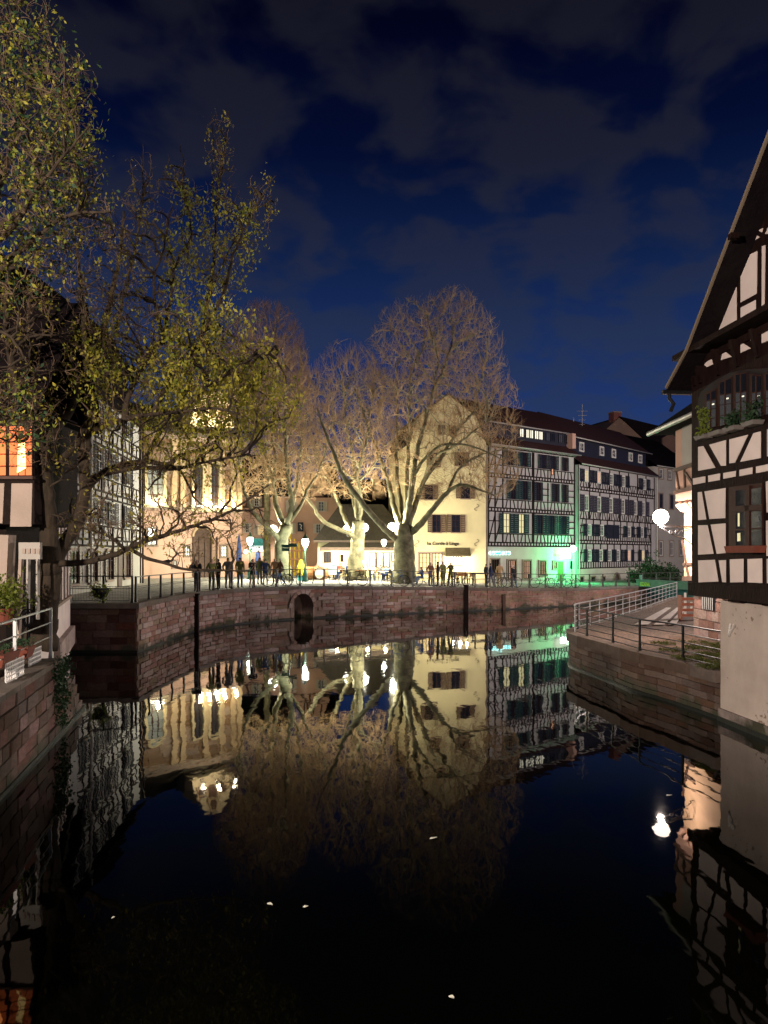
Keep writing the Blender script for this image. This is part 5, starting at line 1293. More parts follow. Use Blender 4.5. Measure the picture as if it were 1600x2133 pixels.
# row of timbered houses facing the canal further back on the left
H3 = Facade('timber_house', 'white half-timbered house row receding behind the left tree', (-13.6, 29.5), (-15.1, 46.0), 1.6)
z3 = H3.uz(289, 890)[1]; uS = H3.u(185)
H3.box('wall', 0, H3.L, 0, 7, .8, z3 - .0, M['plaster_white'])
H3.box('ground_floor_wall', -.01, H3.L + .01, -.04, 0, .85, H3.uz(287, 1140)[1], M['plaster_grey'])
for px_ in (150, 190, 225, 262): H3.window(H3.u(px_), 3.0, 1.1, 1.5, 'glass', 'frame_brown', 2, 3, 'sh_brown', y=-.05, surround='stone_trim', sw=.45)
H3.box('door', H3.u(243), H3.u(251), -.1, -.04, 1.2, 3.9, M['timber_brown'])
fz = [H3.uz(287, y)[1] for y in (1140, 1056, 966)] + [z3]
for i in range(3):
    band(H3, .05, H3.L - .05, fz[i], .2, Tm, 1.0)
    struts(H3, .1, H3.L - .1, fz[i] + .35, fz[i] + 1.0, Tm, .85, 'tri')
    for k in range(9): u = .1 + (H3.L - .2) * k / 8; H3.beam(u, fz[i] + .35, u, fz[i + 1], .14, Tm, .065)
    zc_ = (fz[i] + 1.0 + fz[i + 1] - .1) / 2
    for px_ in (150, 176, 202, 230, 262):
        H3.window(H3.u(px_), zc_, .85, (fz[i + 1] - fz[i]) - 1.2, 'glass_dim' if px_ in (258, 150) else 'glass', 'frame_white', 2, 4, 'sh_dark', y=-.07, sw=.5)
H3.box('corner_post', H3.L - .18, H3.L + .02, -.08, 0, .9, z3, M['timber'])
MB().add([(uS - 1, -.7, z3), (H3.L + .5, -.7, z3), (H3.L + .5, 4, z3 + 4), (uS - 1, 4, z3 + 4), (uS - 1, -.7, z3 - .1), (H3.L + .5, -.7, z3 - .1)], [(0, 1, 2, 3), (5, 4, 0, 1)]).build('roof', M['roof_dark'], H3.root)
gz = 11.0
H3.box('front_gable_wall', -.1, 3.4, -.35, 0, 4.6, z3 - 3.2, M['plaster_white'])
MB().prism([(-.1, -.35, z3 - 3.2), (3.4, -.35, z3 - 3.2), (1.3, -.35, gz + .4)], (0, 5, 0)).build('front_gable', M['plaster_white'], H3.root)
for k in range(9):
    u = .0 + k * .4; zt_ = z3 - 3.2 + (gz + .4 - z3 + 3.2) * (1 - abs(u - 1.3) / (1.4 if u < 1.3 else 2.1)); H3.beam(u, z3 - 3.4, u, max(z3 - 3.3, zt_), .13, Tm, .05, y=-.35)
for s_ in ((-.3, 1.3), (3.6, 1.3)): H3.beam(s_[0], z3 - 3.5, s_[1], gz + .55, .3, M['roof_dark'], .5, y=-.1, name='verge_board')
MB().tube([(uS - .6, -.3, z3 + .6), (uS - .6, -.3, 2)], .07, 6).build('downpipe', M['zinc'], H3.root)
MB().tube([(H3.L - .05, -.2, z3), (H3.L - .05, -.2, 1.8)], .06, 6).build('downpipe', M['iron'], H3.root)
H4 = Facade('dark_house', 'tall black roofed house mass rising behind the left trees', (-30, 50), (-19, 50), 1.5)
q = [H4.uz(*p) for p in ((-120, 470), (0, 525), (60, 562), (115, 605), (165, 645), (200, 720), (212, 900), (-120, 900))]
MB().prism([(a, 0, b) for a, b in q], (0, 6, 0)).build('roof', M['roof_dark'], H4.root)
MB().box(0, 10.5, .5, 6, 1, H4.uz(0, 895)[1]).build('wall', M['timber'], H4.root)

# hanging wire planter on the bastion railing
hp = thing('hanging_basket', 'round leafy planter basket hung on the bastion railing', 'planter', P(210, 1228, 27.0))
MB().lathe([(.02, -.34), (.2, -.28), (.29, -.1), (.3, .05), (.24, .05)], 12).build('basket', M['iron'], hp)
leaves_mesh('foliage', [(rnd.gauss(0, .15), rnd.gauss(-.05, .1), rnd.gauss(-.08, .14)) for _ in range(160)], .06, 4, .05, M['leaf_green'], hp, 0, 1.4, 14)

# ------------------------------------------------------------------ street lamps
def street_lamp(px, pyg, Y, h, label, green=True, power=420, name='street_lamp'):
    b = P(px, pyg, Y); b.z = zg(b.x)
    t = thing(name, label, 'street lamp', b, 0, 'globe street lamps on the square')
    m = M['iron_green'] if green else M['iron']
    MB().lathe([(.20, 0), (.22, .08), (.15, .16), (.17, .5), (.12, .62), (.085, .9), (.07, .95), (.05, 1.3), (.04, h - .5), (.07, h - .46), (.05, h - .4), (.10, h - .34)], 12).build('post', m, t, True)
    MB().lathe([(.10, -.30), (.20, -.12), (.24, .05), (.20, .22), (.12, .28)], 14, (0, 0, h)).build('globe', M['globe'], t, True)
    MB().lathe([(.23, .24), (.16, .34), (.08, .46), (.05, .58), (.0, .62)], 12, (0, 0, h)).build('cap', m, t, True)
    lamp_light('street_lamp_light', (0, -.35, h - .42), power, COOL, .12, t)
    return t
street_lamp(636, 1212, 48.5, 2.55, 'green globe street lamp standing at the quay railing left of the wine barrels', power=900)
street_lamp(521, 1208, 53, 2.75, 'slim globe street lamp among the people before the restaurant with green sign', power=900)
def tree_lamp(px, py, Y, power, label, col=(1, .94, .70)):
    c = P(px, py, Y); t = thing('tree_lamp', label, 'lamp', c, 0, 'globe lamps fixed to the plane trees')
    MB().sphere((0, 0, 0), .31, 14, 10).build('globe', M['globe'], t, True)
    MB().tube([(0, 0, -.24), (.0, .1, -.45), (.1, .5, -.5)], .04, 6).build('bracket', M['iron'], t)
    lamp_light('tree_lamp_light', (0, -.42, -.05), power, col, .15, t)
tree_lamp(569, 1103, 51.0, 3800, 'blazing globe lamp on the birch-like plane trunk left of centre')
tree_lamp(723, 1103, 53.6, 2800, 'left globe of the lamp pair on the middle plane tree')
tree_lamp(759, 1099, 53.6, 2800, 'right globe of the lamp pair on the middle plane tree')
tree_lamp(817, 1098, 51.0, 4800, 'brilliant globe lamp at the fork of the biggest plane tree')
c = P(800, 1130, 53); t = thing('wall_lantern', 'white lantern on curled bracket between two plane trunks', 'lamp', c)
MB().lathe([(.05, -.28), (.17, -.1), (.2, .12), (.08, .22)], 10).build('globe', M['globe'], t, True); MB().tube([(0, 0, -.28), (.2, .1, -.42), (.5, .3, -.3), (.8, .5, -.1)], .03, 6).build('bracket', M['iron'], t)
lamp_light('lantern_light', (0, -.4, -.1), 350, (1, .95, .8), .1, t)
# lamp and green floodlight on the timber house corner
u, z = C2.uz(1194, 1143, .5); c = C2.A + C2.t * u + C2.n * .5; c.z = z
t = thing('corner_lamp', 'round greenish white globe lamp on the corner of the timber houses', 'lamp', c)
MB().sphere((0, 0, 0), .27, 14, 10).build('globe', M['globe_green'], t, True); MB().tube([(0, 0, -.25), (0, 0, -z + 1.3)], .05, 6).build('post', M['zinc'], t)
fl = C2.A + C2.t * C2.u(1181, .7) + C2.n * .8; fl.z = C2.uz(1181, 1157)[1]
t = thing('green_floodlight', 'green floodlight box washing the pale wall above the small green door', 'lamp', fl, C2.root.rotation_euler.z)
MB().box(-.55, .55, .15, .35, -.22, .22).build('housing', M['globe_green'], t); MB().box(-.05, .05, .35, .82, -.05, .05).build('arm', M['iron'], t)
lamp_light('green_floodlight_light', (0, -.75, -.45), 950, (.02, 1, .30), .2, t)
lamp_light('corner_lamp_light', (0, -.9, .35), 130, (.35, 1, .6), .15, t)
# assumed street lamps, unseen, added to light the near plaster, facades and quay wall
for (x, y, zz, pw, lb) in ((9.5, -3.0, .8, 2400, 'assumed unseen street lamp on the bridge behind the viewpoint, towards the timbered house'), (-10, -5.0, 1.8, 24000, 'assumed unseen street lamp on the bridge behind the viewpoint, towards the left bank'),
                       (24, 34, 2.5, 14500, 'assumed unseen street lamp on the right bank behind the timbered house, nearer one'), (35, 49, 2.5, 8000, 'assumed unseen street lamp on the right bank behind the timbered house, farther one')):
    t = thing('assumed_lamp', lb, 'street lamp', (x, y, zz), 0, 'assumed tall street lamps out of view')
    MB().lathe([(.2, 0), (.16, .4), (.06, .8), (.05, 5.0)], 10).build('post', M['iron'], t, True)
    MB().sphere((0, 0, 5.2), .22, 12, 8).build('globe', M['globe_pink'], t, True)
    lamp_light('assumed_lamp_light', (0, .45, 5.2), pw, (1, .83, .71) if y < 0 else (1, .84, .80), .25, t)


# ------------------------------------------------------------------ trees
def tubes_mesh(name, paths, radii, sides, m, parent, kind=None):
    """paths: (N,K,3), radii: (N,K) -> one mesh of open tapered tubes"""
    p = np.asarray(paths, float); r = np.asarray(radii, float); Nn, K, _ = p.shape
    t = np.empty_like(p); t[:, 1:-1] = p[:, 2:] - p[:, :-2]; t[:, 0] = p[:, 1] - p[:, 0]; t[:, -1] = p[:, -1] - p[:, -2]
    t /= np.maximum(np.linalg.norm(t, axis=2, keepdims=True), 1e-9)
    ref = np.where(np.abs(t[:, :1, 2:3]) > .8, np.array([1., 0, 0]), np.array([0, 0, 1.])); ref = np.broadcast_to(ref, t.shape)
    u = np.cross(t, ref); u /= np.maximum(np.linalg.norm(u, axis=2, keepdims=True), 1e-9); w = np.cross(t, u)
    ang = np.arange(sides) * 2 * np.pi / sides
    v = p[:, :, None] + (u[:, :, None] * np.cos(ang)[None, None, :, None] + w[:, :, None] * np.sin(ang)[None, None, :, None]) * r[:, :, None, None]
    v = v.reshape(-1, 3)
    base = (np.arange(Nn) * K * sides)[:, None, None] + (np.arange(K - 1) * sides)[None, :, None]; k = np.arange(sides)[None, None, :]; k2 = (k + 1) % sides
    f = np.stack([base + k, base + k2, base + k2 + sides, base + k + sides], -1).reshape(-1, 4)
    me = bpy.data.meshes.new(name); me.vertices.add(len(v)); me.vertices.foreach_set('co', v.ravel())
    me.loops.add(f.size); me.loops.foreach_set('vertex_index', f.ravel().astype(np.int32)); me.polygons.add(len(f))
    me.polygons.foreach_set('loop_start', np.arange(0, f.size, 4, dtype=np.int32)); me.polygons.foreach_set('use_smooth', np.ones(len(f), bool))
    me.materials.append(m); me.update(calc_edges=True)
    o = link(name, me, parent)
    if kind: o['kind'] = kind
    return o


def sample_env(env, n, g, surf=.5):
    """points inside a union of ellipsoids (pxc, pyc, rx, ry, Y, ry_depth) given in photograph pixels at depth Y"""
    vol = np.array([e_[2] * e_[3] * (e_[6] if len(e_) > 6 else 1) for e_ in env], float); idx = g.choice(len(env), n, p=vol / vol.sum()); o = np.empty((n, 3))
    d = g.normal(0, 1, (n, 3)); d /= np.linalg.norm(d, axis=1, keepdims=True); r = g.random((n, 1)) ** surf
    for i, e_ in enumerate(env):
        c = P(e_[0], e_[1], e_[4]); s = e_[4] / F; k = idx == i
        o[k] = np.array(c) + d[k] * r[k] * np.array([e_[2] * s, e_[5], e_[3] * s])
    return o


def attach(nodes, ndir, targets, up, maxd, g, K=5, curl=.25, wob=.06, mind=.1, zoff=0.0):
    out = []; dirs = []; src = []
    for i in range(0, len(targets), 400):
        T = targets[i:i + 400]; D = T[:, None] - nodes[None]; L_ = np.linalg.norm(D, axis=2) + 1e-6
        cost = L_ * (1.25 - up * D[:, :, 2] / L_) + (L_ < mind) * 9; j = cost.argmin(1); src.append(j)
    j = np.concatenate(src); a = nodes[j]; d = targets - a; l = np.linalg.norm(d, axis=1, keepdims=True); sc = np.minimum(1, maxd / l); d = d * sc; l = l * sc
    s = np.linspace(0, 1, K)[None, :, None]; d0 = ndir[j] * l * curl * 2 + np.array([0, 0, 1.]) * l * curl * up
    path = a[:, None] + d[:, None] * s + (d0 - d * curl)[:, None] * (s * (1 - s)) + g.normal(0, 1, (len(a), K, 3)) * wob * l[:, None] * (s > 0) * .6
    return path, j


def flat(paths, t0=0.0):
    p = paths.reshape(-1, 3); d = np.empty_like(paths); d[:, :-1] = paths[:, 1:] - paths[:, :-1]; d[:, -1] = d[:, -2]
    d = d.reshape(-1, 3); d /= np.maximum(np.linalg.norm(d, axis=1, keepdims=True), 1e-9)
    k = int(t0 * paths.shape[1]); m = np.ones(paths.shape[:2], bool); m[:, :k] = False
    return p[m.ravel()], d[m.ravel()]


def limb_mesh(parent, limbs, Y, m, name='trunk', n=9, step=.35, wob=.03, g=None, thick=1.0):
    """limbs: list of [(px, py, dy)...], r0, r1 ; returns resampled nodes and directions"""
    g = g or rnd; mb = MB(); nodes = []; dirs = []
    for pts, r0, r1 in limbs:
        q = cr_path([P(x, y, Y + dy) for x, y, dy in pts], step)
        for i, p in enumerate(q):
            if 0 < i < len(q) - 1: q[i] = p + Vector((g.gauss(0, wob), g.gauss(0, wob), g.gauss(0, wob * .5)))
        L_ = len(q) - 1; rad = [(r0 * (1 - (i / L_)) ** 1.0 + r1 * (i / L_)) * g.uniform(.965, 1.035) for i in range(len(q))]
        mb.tube(q, [r_ * thick for r_ in rad] if r0 < .5 else rad, n)
        for i in range(len(q)):
            nodes.append(tuple(q[i])); d = (q[min(i + 1, L_)] - q[max(i - 1, 0)]).normalized(); dirs.append(tuple(d))
    mb.build(name, m, parent, True)
    return np.array(nodes), np.array(dirs)


def plane_tree(label, px, pyb, Y, limbs, env, counts, seed, twigm, group='pollarded plane trees on the square'):
    g = np.random.default_rng(seed); rr = random.Random(seed)
    b = P(px, pyb, Y); t = thing('plane_tree', label, 'tree', b, 0, group)
    hold = link('limbs', None, None)     # parts are built in world space, then parented keeping place
    parts0 = set(SC.collection.objects)
    nodes, dirs = limb_mesh(None, limbs, Y, M['bark_plane'], g=rr, thick=.74)
    zmin = P(0, 1085, Y).z
    k = nodes[:, 2] > zmin; n1, d1 = nodes[k], dirs[k]
    T1 = sample_env(env, counts[0], g, .40); p1, _ = attach(n1, d1, T1, .45, 5.5, g, 7, .28, .05)
    r1 = np.linspace(.046, .017, 7)[None] * g.uniform(.6, 1.25, (len(p1), 1)); tubes_mesh('branches', p1, r1, 5, M['bark_limb'], None, 'stuff')
    n2, d2 = flat(p1, .35); n2 = np.concatenate([n2, n1]); d2 = np.concatenate([d2, d1])
    T2 = sample_env(env, counts[1], g, .38); p2, _ = attach(n2, d2, T2, .35, 2.4, g, 5, .22, .06)
    r2 = np.linspace(.018, .008, 5)[None] * g.uniform(.7, 1.3, (len(p2), 1)); tubes_mesh('crown', p2, r2, 4, M['twig_plane'], None, 'stuff')
    n3, d3 = flat(p2, .3); T3 = sample_env([(e_[0], e_[1], e_[2] * 1.06, e_[3] * 1.06, e_[4], e_[5] * 1.05) for e_ in env], counts[2], g, .27)
    p3, _ = attach(n3, d3, T3, .6, 1.5, g, 4, .12, .05)
    r3 = np.linspace(.0088, .0042, 4)[None] * g.uniform(.7, 1.2, (len(p3), 1)); tubes_mesh('crown', p3, r3, 3, twigm, None, 'stuff')
    # knuckles where the pollard shoots start
    kb = MB()
    for q in p1[::2, -1]: kb.sphere(tuple(q), rr.uniform(.05, .09), 6, 4)
    kb.build('knuckles', M['bark_plane'], None, True)['kind'] = 'stuff'
    for o_ in list(SC.collection.objects):
        if o_ not in parts0 and o_ is not t and o_ is not hold and o_.parent is None:
            o_.parent = t; o_.matrix_parent_inverse = Matrix.Translation(-b)
    bpy.data.objects.remove(hold)
    return t

T1L = [([(843, 1216, 0), (842, 1190, 0), (842, 1150, 0), (841, 1118, 0), (843, 1095, 0)], .84, .58),
       ([(843, 1216, 0), (840, 1205, 0), (841, 1190, 0)], 1.08, .75),
       ([(832, 1125, 0), (812, 1110, -.5), (786, 1085, -1), (746, 1037, -1.6), (712, 985, -2), (680, 905, -2.3), (660, 850, -2.4)], .34, .07),
       ([(840, 1105, 0), (822, 1060, .6), (808, 1000, 1), (790, 950, 1.6), (764, 880, 2.2), (738, 806, 2.4)], .30, .06),
       ([(845, 1100, 0), (852, 1050, -.6), (862, 990, -1), (872, 930, -1.2), (888, 870, -1.5), (902, 812, -1.8), (914, 750, -2)], .34, .06),
       ([(848, 1105, 0), (862, 1060, .7), (884, 1000, 1.2), (918, 955, 1.5), (950, 900, 2), (984, 862, 2.4), (1010, 835, 2.6)], .30, .06),
       ([(850, 1115, 0), (878, 1090, -.8), (905, 1057, -1.3), (934, 1024, -1.8), (962, 1010, -2.4), (1000, 1020, -2.8), (1030, 1032, -3)], .34, .06),
       ([(842, 1100, 0), (836, 1050, 1), (826, 980, 1.6), (828, 900, 2), (826, 820, 2.2), (828, 760, 2.4)], .24, .05),
       ([(846, 1080, 0), (848, 1010, 1), (850, 930, 1.4), (852, 860, 1.5), (856, 780, 1.3), (880, 730, 1.2), (886, 700, 1)], .24, .05),
       ([(870, 1040, 1), (900, 960, 0), (945, 930, -1), (985, 900, -2), (1012, 880, -2.4)], .2, .05),
       ([(905, 812, -1.8), (925, 765, -1), (940, 720, -.5), (944, 690, -.2), (936, 655, 0)], .13, .045),
       ([(905, 800, -1.8), (880, 770, -1.8), (858, 748, -1.5)], .1, .04),
       ([(862, 990, -1), (880, 962, -1.5), (915, 930, -2.4), (960, 925, -3), (1000, 935, -3.2), (1050, 960, -3.2)], .17, .04),
       ([(934, 1024, -1.8), (950, 985, -1.5), (985, 955, -1.2), (1030, 940, -1), (1060, 935, -1)], .14, .04),
       ([(914, 750, -2), (900, 700, -1.5), (890, 660, -1)], .09, .04), ([(984, 862, 2.4), (1000, 800, 2), (1010, 760, 1.6)], .1, .04)]
plane_tree('biggest pollarded plane tree with thick trunk beside the cream gabled house', 843, 1216, 50.5, T1L,
           [(935, 775, 122, 168, 50.5, 4.6), (850, 765, 92, 138, 51, 4.2), (1015, 890, 76, 128, 50.5, 4.0), (1010, 985, 76, 62, 49.5, 3.2), (900, 900, 130, 150, 50.5, 4.2), (945, 690, 62, 92, 50.5, 3)], (180, 1700, 14500), 11, M['twig_plane'])
T2L = [([(742, 1208, 0), (740, 1180, 0), (742, 1150, 0), (745, 1115, 0), (746, 1085, 0)], .62, .42), ([(742, 1208, 0), (742, 1198, 0), (742, 1185, 0)], .8, .6),
       ([(744, 1130, 0), (730, 1112, -.4), (700, 1100, -.8), (672, 1085, -1.2), (655, 1060, -1.5), (636, 1030, -1.8), (618, 985, -2)], .27, .06),
       ([(743, 1120, 0), (725, 1095, .5), (712, 1062, 1), (698, 1030, 1.2), (680, 990, 1.6), (662, 950, 1.8), (645, 900, 2)], .25, .05),
       ([(746, 1090, 0), (742, 1040, .4), (738, 985, .8), (734, 940, 1), (722, 885, 1.2), (716, 820, 1.3)], .25, .05),
       ([(748, 1090, 0), (752, 1040, -.5), (745, 990, -.8), (758, 940, -1), (770, 880, -1.2), (776, 820, -1.3)], .22, .05),
       ([(738, 1000, .8), (715, 980, 0), (680, 972, -.6), (650, 965, -1)], .14, .05), ([(750, 1000, -.6), (785, 960, -1), (800, 930, -1.2)], .13, .04),
       ([(746, 1085, 0), (730, 1020, 1.5), (706, 950, 2), (694, 880, 2.2), (690, 820, 2.3)], .18, .05)]
plane_tree('middle pollarded plane tree with two lamps before the pavilion', 742, 1208, 53, T2L,
           [(722, 850, 90, 138, 53, 4), (640, 905, 82, 120, 53, 3.6), (720, 950, 96, 90, 53, 3.6), (780, 900, 62, 140, 54, 3.2)], (110, 1200, 11000), 12, M['twig_plane'])
T3L = [([(590, 1206, 0), (588, 1170, 0), (586, 1130, 0), (596, 1095, 0)], .55, .4), ([(590, 1206, 0), (590, 1196, 0), (590, 1180, 0)], .7, .5),
       ([(588, 1135, 0), (570, 1110, -.4), (548, 1090, -.8), (524, 1060, -1), (508, 1020, -1.2), (498, 970, -1.4)], .3, .06),
       ([(596, 1100, 0), (578, 1060, .4), (568, 1010, .8), (556, 960, 1), (540, 900, 1.2), (524, 850, 1.4)], .3, .06),
       ([(598, 1095, 0), (608, 1050, -.4), (600, 1000, -.8), (596, 930, -1), (594, 850, -1.2), (590, 780, -1.2)], .28, .05),
       ([(604, 1085, 0), (628, 1050, -.5), (640, 1020, -.8), (660, 990, -1), (676, 950, -1.2)], .2, .05),
       ([(568, 1010, .8), (572, 940, .6), (566, 880, .4), (568, 800, .2)], .17, .05), ([(610, 1050, 0), (622, 980, 1), (628, 920, 1.2), (640, 860, 1.4)], .17, .05)]
plane_tree('pale barked plane tree with blazing lamp left of the green street lamp', 590, 1206, 50, T3L,
           [(585, 850, 84, 140, 50, 3.6), (520, 920, 66, 120, 50, 3.2), (610, 960, 90, 90, 50, 3.2)], (90, 950, 8500), 13, M['twig_plane'])
T4L = [([(556, 1196, 0), (556, 1150, 0), (556, 1080, 0), (556, 1000, 0)], .45, .32), ([(556, 1000, 0), (540, 920, .5), (520, 840, 1), (505, 770, 1.4)], .24, .06), ([(556, 1000, 0), (566, 900, -.5), (572, 800, -.8), (575, 720, -1)], .24, .06), ([(556, 1010, 0), (590, 930, .5), (612, 860, .8), (622, 790, 1)], .2, .05)]
plane_tree('rear reddish plane tree whose crown rises above the left plane tree', 556, 1196, 62, T4L,
           [(556, 745, 88, 118, 62, 4.5), (500, 800, 60, 100, 62, 4), (600, 800, 52, 90, 62, 4)], (80, 1000, 12000), 14, M['twig_red'])


def leafy_tree(name, label, px, pyb, Y, limbs, env, counts, seed, leafsets, bark, twig, extra_env=None, zmin_px=1190, upb=.3, maxd=(2.2, .9, .45), rt=(.030, .011), droop=.5, group=None, env_leaf=None):
    g = np.random.default_rng(seed); rr = random.Random(seed)
    b = P(px, pyb, Y); t = thing(name, label, 'tree', b, 0, group); before = set(SC.collection.objects)
    nodes, dirs = limb_mesh(None, limbs, Y, bark, g=rr, step=.14, wob=.012, thick=.86)
    k = nodes[:, 2] > P(0, zmin_px, Y).z; n1, d1 = nodes[k], dirs[k]
    T1 = sample_env(env, counts[0], g, .45); p1, _ = attach(n1, d1, T1, upb, maxd[0], g, 7, .28, .06)
    r1 = np.linspace(rt[0], rt[1], 7)[None] * g.uniform(.6, 1.3, (len(p1), 1)); tubes_mesh('branches', p1, r1, 5, bark, None, 'stuff')
    n2, d2 = flat(p1, .25); n2 = np.concatenate([n2, n1]); d2 = np.concatenate([d2, d1])
    T2 = sample_env(env, counts[1], g, .42); p2, _ = attach(n2, d2, T2, upb, maxd[1], g, 5, .2, .08)
    r2 = np.linspace(.0095, .0042, 5)[None] * g.uniform(.7, 1.3, (len(p2), 1)); tubes_mesh('twigs', p2, r2, 3, twig, None, 'stuff')
    n3, d3 = flat(p2, .2); T3 = sample_env(env, counts[2], g, .4); p3, _ = attach(n3, d3, T3, .2, maxd[2], g, 3, .1, .1)
    r3 = np.linspace(.0048, .0025, 3)[None] * np.ones((len(p3), 1)); tubes_mesh('twigs', p3, r3, 3, twig, None, 'stuff')
    ends = np.concatenate([p3[:, -1], p3[:, 1]])
    for i, (mm, size, per, frac, spread, le) in enumerate(leafsets):
        c = ends
        if le is not None:
            keep = np.zeros(len(c), bool)
            for e_ in le:
                cc = np.array(P(e_[0], e_[1], e_[4])); s = e_[4] / F; q = (c - cc) / np.array([e_[2] * s, e_[5], e_[3] * s]); keep |= (q ** 2).sum(1) < 1
            c = c[keep]
        c = c[g.random(len(c)) < frac]
        if len(c): leaves_mesh('foliage', c, size, per, spread, mm, None, droop, 2.0, seed + i)
    for o_ in list(SC.collection.objects):
        if o_ not in before and o_ is not t and o_.parent is None:
            o_.parent = t; o_.matrix_parent_inverse = Matrix.Translation(-b)
    return t

BD = M['bark_dark']
T5L = [([(84, 1345, 0), (90, 1300, 0), (100, 1240, 0), (108, 1190, 0)], .36, .25), ([(84, 1348, 0), (86, 1325, 0), (92, 1290, 0)], .42, .34),
       ([(108, 1195, 0), (104, 1120, 0), (98, 1050, -.1), (92, 985, -.2), (84, 930, -.3)], .25, .16),
       ([(86, 940, -.3), (58, 890, -.6), (36, 820, -.9), (22, 740, -1.1), (12, 640, -1.3), (20, 560, -1.4)], .13, .04),
       ([(90, 950, -.3), (118, 892, 0), (146, 858, .3), (158, 800, .5), (150, 740, .7), (134, 680, .8)], .12, .035),
       ([(108, 1190, 0), (130, 1140, .3), (160, 1090, .5), (176, 1030, .6), (176, 960, .7), (180, 900, .8), (190, 840, .9)], .18, .12),
       ([(190, 845, .9), (200, 780, 1), (214, 700, 1.1), (236, 600, 1.2), (252, 520, 1.3), (258, 440, 1.4)], .11, .03),
       ([(184, 860, .9), (178, 780, .6), (176, 690, .4), (170, 600, .3), (160, 520, .2)], .09, .03),
       ([(176, 1020, .6), (215, 985, .9), (258, 968, 1.2), (306, 962, 1.5), (350, 968, 1.7), (372, 950, 1.9), (420, 935, 2.2), (480, 905, 2.4), (540, 900, 2.6)], .10, .022),
       ([(176, 1000, .6), (230, 984, .4), (290, 974, .2), (360, 976, 0), (430, 962, -.2), (500, 950, -.3)], .085, .02),
       ([(120, 965, .2), (160, 925, 0), (200, 895, -.2), (250, 875, -.4), (320, 862, -.6), (380, 858, -.8), (440, 850, -1), (500, 862, -1.1)], .09, .022),
       ([(122, 1175, 0), (170, 1172, -.2), (215, 1162, -.3), (262, 1146, -.4), (300, 1128, -.5), (360, 1110, -.6), (420, 1090, -.7), (480, 1065, -.8), (560, 1010, -.9)], .085, .018),
       ([(270, 1142, -.4), (300, 1160, -.5), (340, 1172, -.6), (390, 1186, -.7), (450, 1188, -.8), (520, 1190, -.9)], .05, .014),
       ([(262, 1146, -.4), (230, 1120, -.6), (190, 1104, -.7), (160, 1095, -.8)], .045, .02),
       ([(350, 968, 1.7), (380, 985, 1.7), (395, 1020, 1.7), (420, 1050, 1.7), (470, 1075, 1.7)], .04, .012),
       ([(258, 880, -.4), (270, 820, -.2), (300, 760, 0), (340, 700, .2), (352, 640, .3), (362, 560, .4), (350, 500, .4)], .075, .02),
       ([(320, 862, -.6), (350, 800, -.5), (400, 740, -.3), (440, 660, -.1), (470, 600, .1), (490, 520, .2), (540, 420, .3), (575, 365, .3)], .07, .012),
       ([(300, 960, 1.5), (340, 890, 1.6), (380, 830, 1.7), (410, 740, 1.8), (430, 640, 1.9), (446, 540, 2), (452, 420, 2), (470, 300, 2), (476, 230, 2)], .07, .012),
       ([(240, 700, 1.2), (262, 600, 1), (280, 520, .9), (296, 420, .8), (298, 300, .8)], .05, .01),
       ([(362, 560, .4), (400, 480, .5), (384, 400, .5), (378, 300, .5)], .035, .01), ([(340, 700, .2), (320, 600, -.2), (340, 520, -.4), (360, 430, -.5)], .045, .012),
       ([(430, 640, 1.9), (460, 560, 1.5), (500, 480, 1.2), (530, 440, 1), (560, 420, 1)], .03, .01),
       ([(452, 460, 2), (442, 400, 2), (446, 330, 2), (440, 230, 2)], .03, .008), ([(60, 890, -.6), (70, 800, -.4), (60, 700, -.3), (66, 600, -.2), (96, 480, -.2)], .07, .02),
       ([(146, 858, .3), (170, 800, 1.4), (150, 730, 1.6), (120, 660, 1.8)], .06, .02),
       ([(420, 935, 2.2), (470, 880, 2.3), (520, 820, 2.4), (560, 760, 2.5), (590, 720, 2.5)], .035, .01), ([(380, 858, -.8), (440, 800, -.7), (500, 760, -.6), (560, 730, -.5)], .04, .01)]
ENV5 = [(330, 760, 190, 190, 15.6, 2.2), (200, 620, 130, 170, 15.6, 2), (450, 780, 150, 150, 15.8, 2), (460, 500, 78, 130, 16.5, 1.1), (320, 960, 240, 70, 15.5, 2.0), (420, 1090, 170, 80, 15.2, 1.2), (70, 800, 80, 200, 15.0, 1.6), (230, 1090, 120, 70, 15.2, 1.2), (330, 520, 90, 90, 16, 1.2), (540, 830, 90, 110, 16.5, 1.3), (300, 400, 36, 90, 16.2, .8), (375, 400, 42, 90, 16, .6), (462, 320, 34, 95, 17, .7), (540, 430, 46, 70, 16.4, .7), (250, 470, 60, 80, 16, .9)]
LE_top = [(455, 560, 110, 170, 16.2, 3), (500, 760, 160, 160, 16.2, 3), (380, 850, 200, 110, 16, 3), (220, 740, 60, 70, 15.5, 3)]  # yellower leaves here, also brightened to stand in for the square's lamp light
leafy_tree('riverside_tree', 'big spreading spring-leafed tree leaning from the left bank over the canal', 84, 1345, 15.6, T5L, ENV5, (320, 2100, 4900), 21,
           [(M['leaf_olive'], .040, 7, .085, .065, None), (M['leaf_yellow'], .048, 8, .15, .075, LE_top), (M['leaf_lime'], .046, 7, .08, .07, LE_top), (M['leaf_yellow'], .048, 8, .13, .07, [(470, 830, 170, 190, 16.2, 3)])], BD, M['twig_dark'], droop=.7)
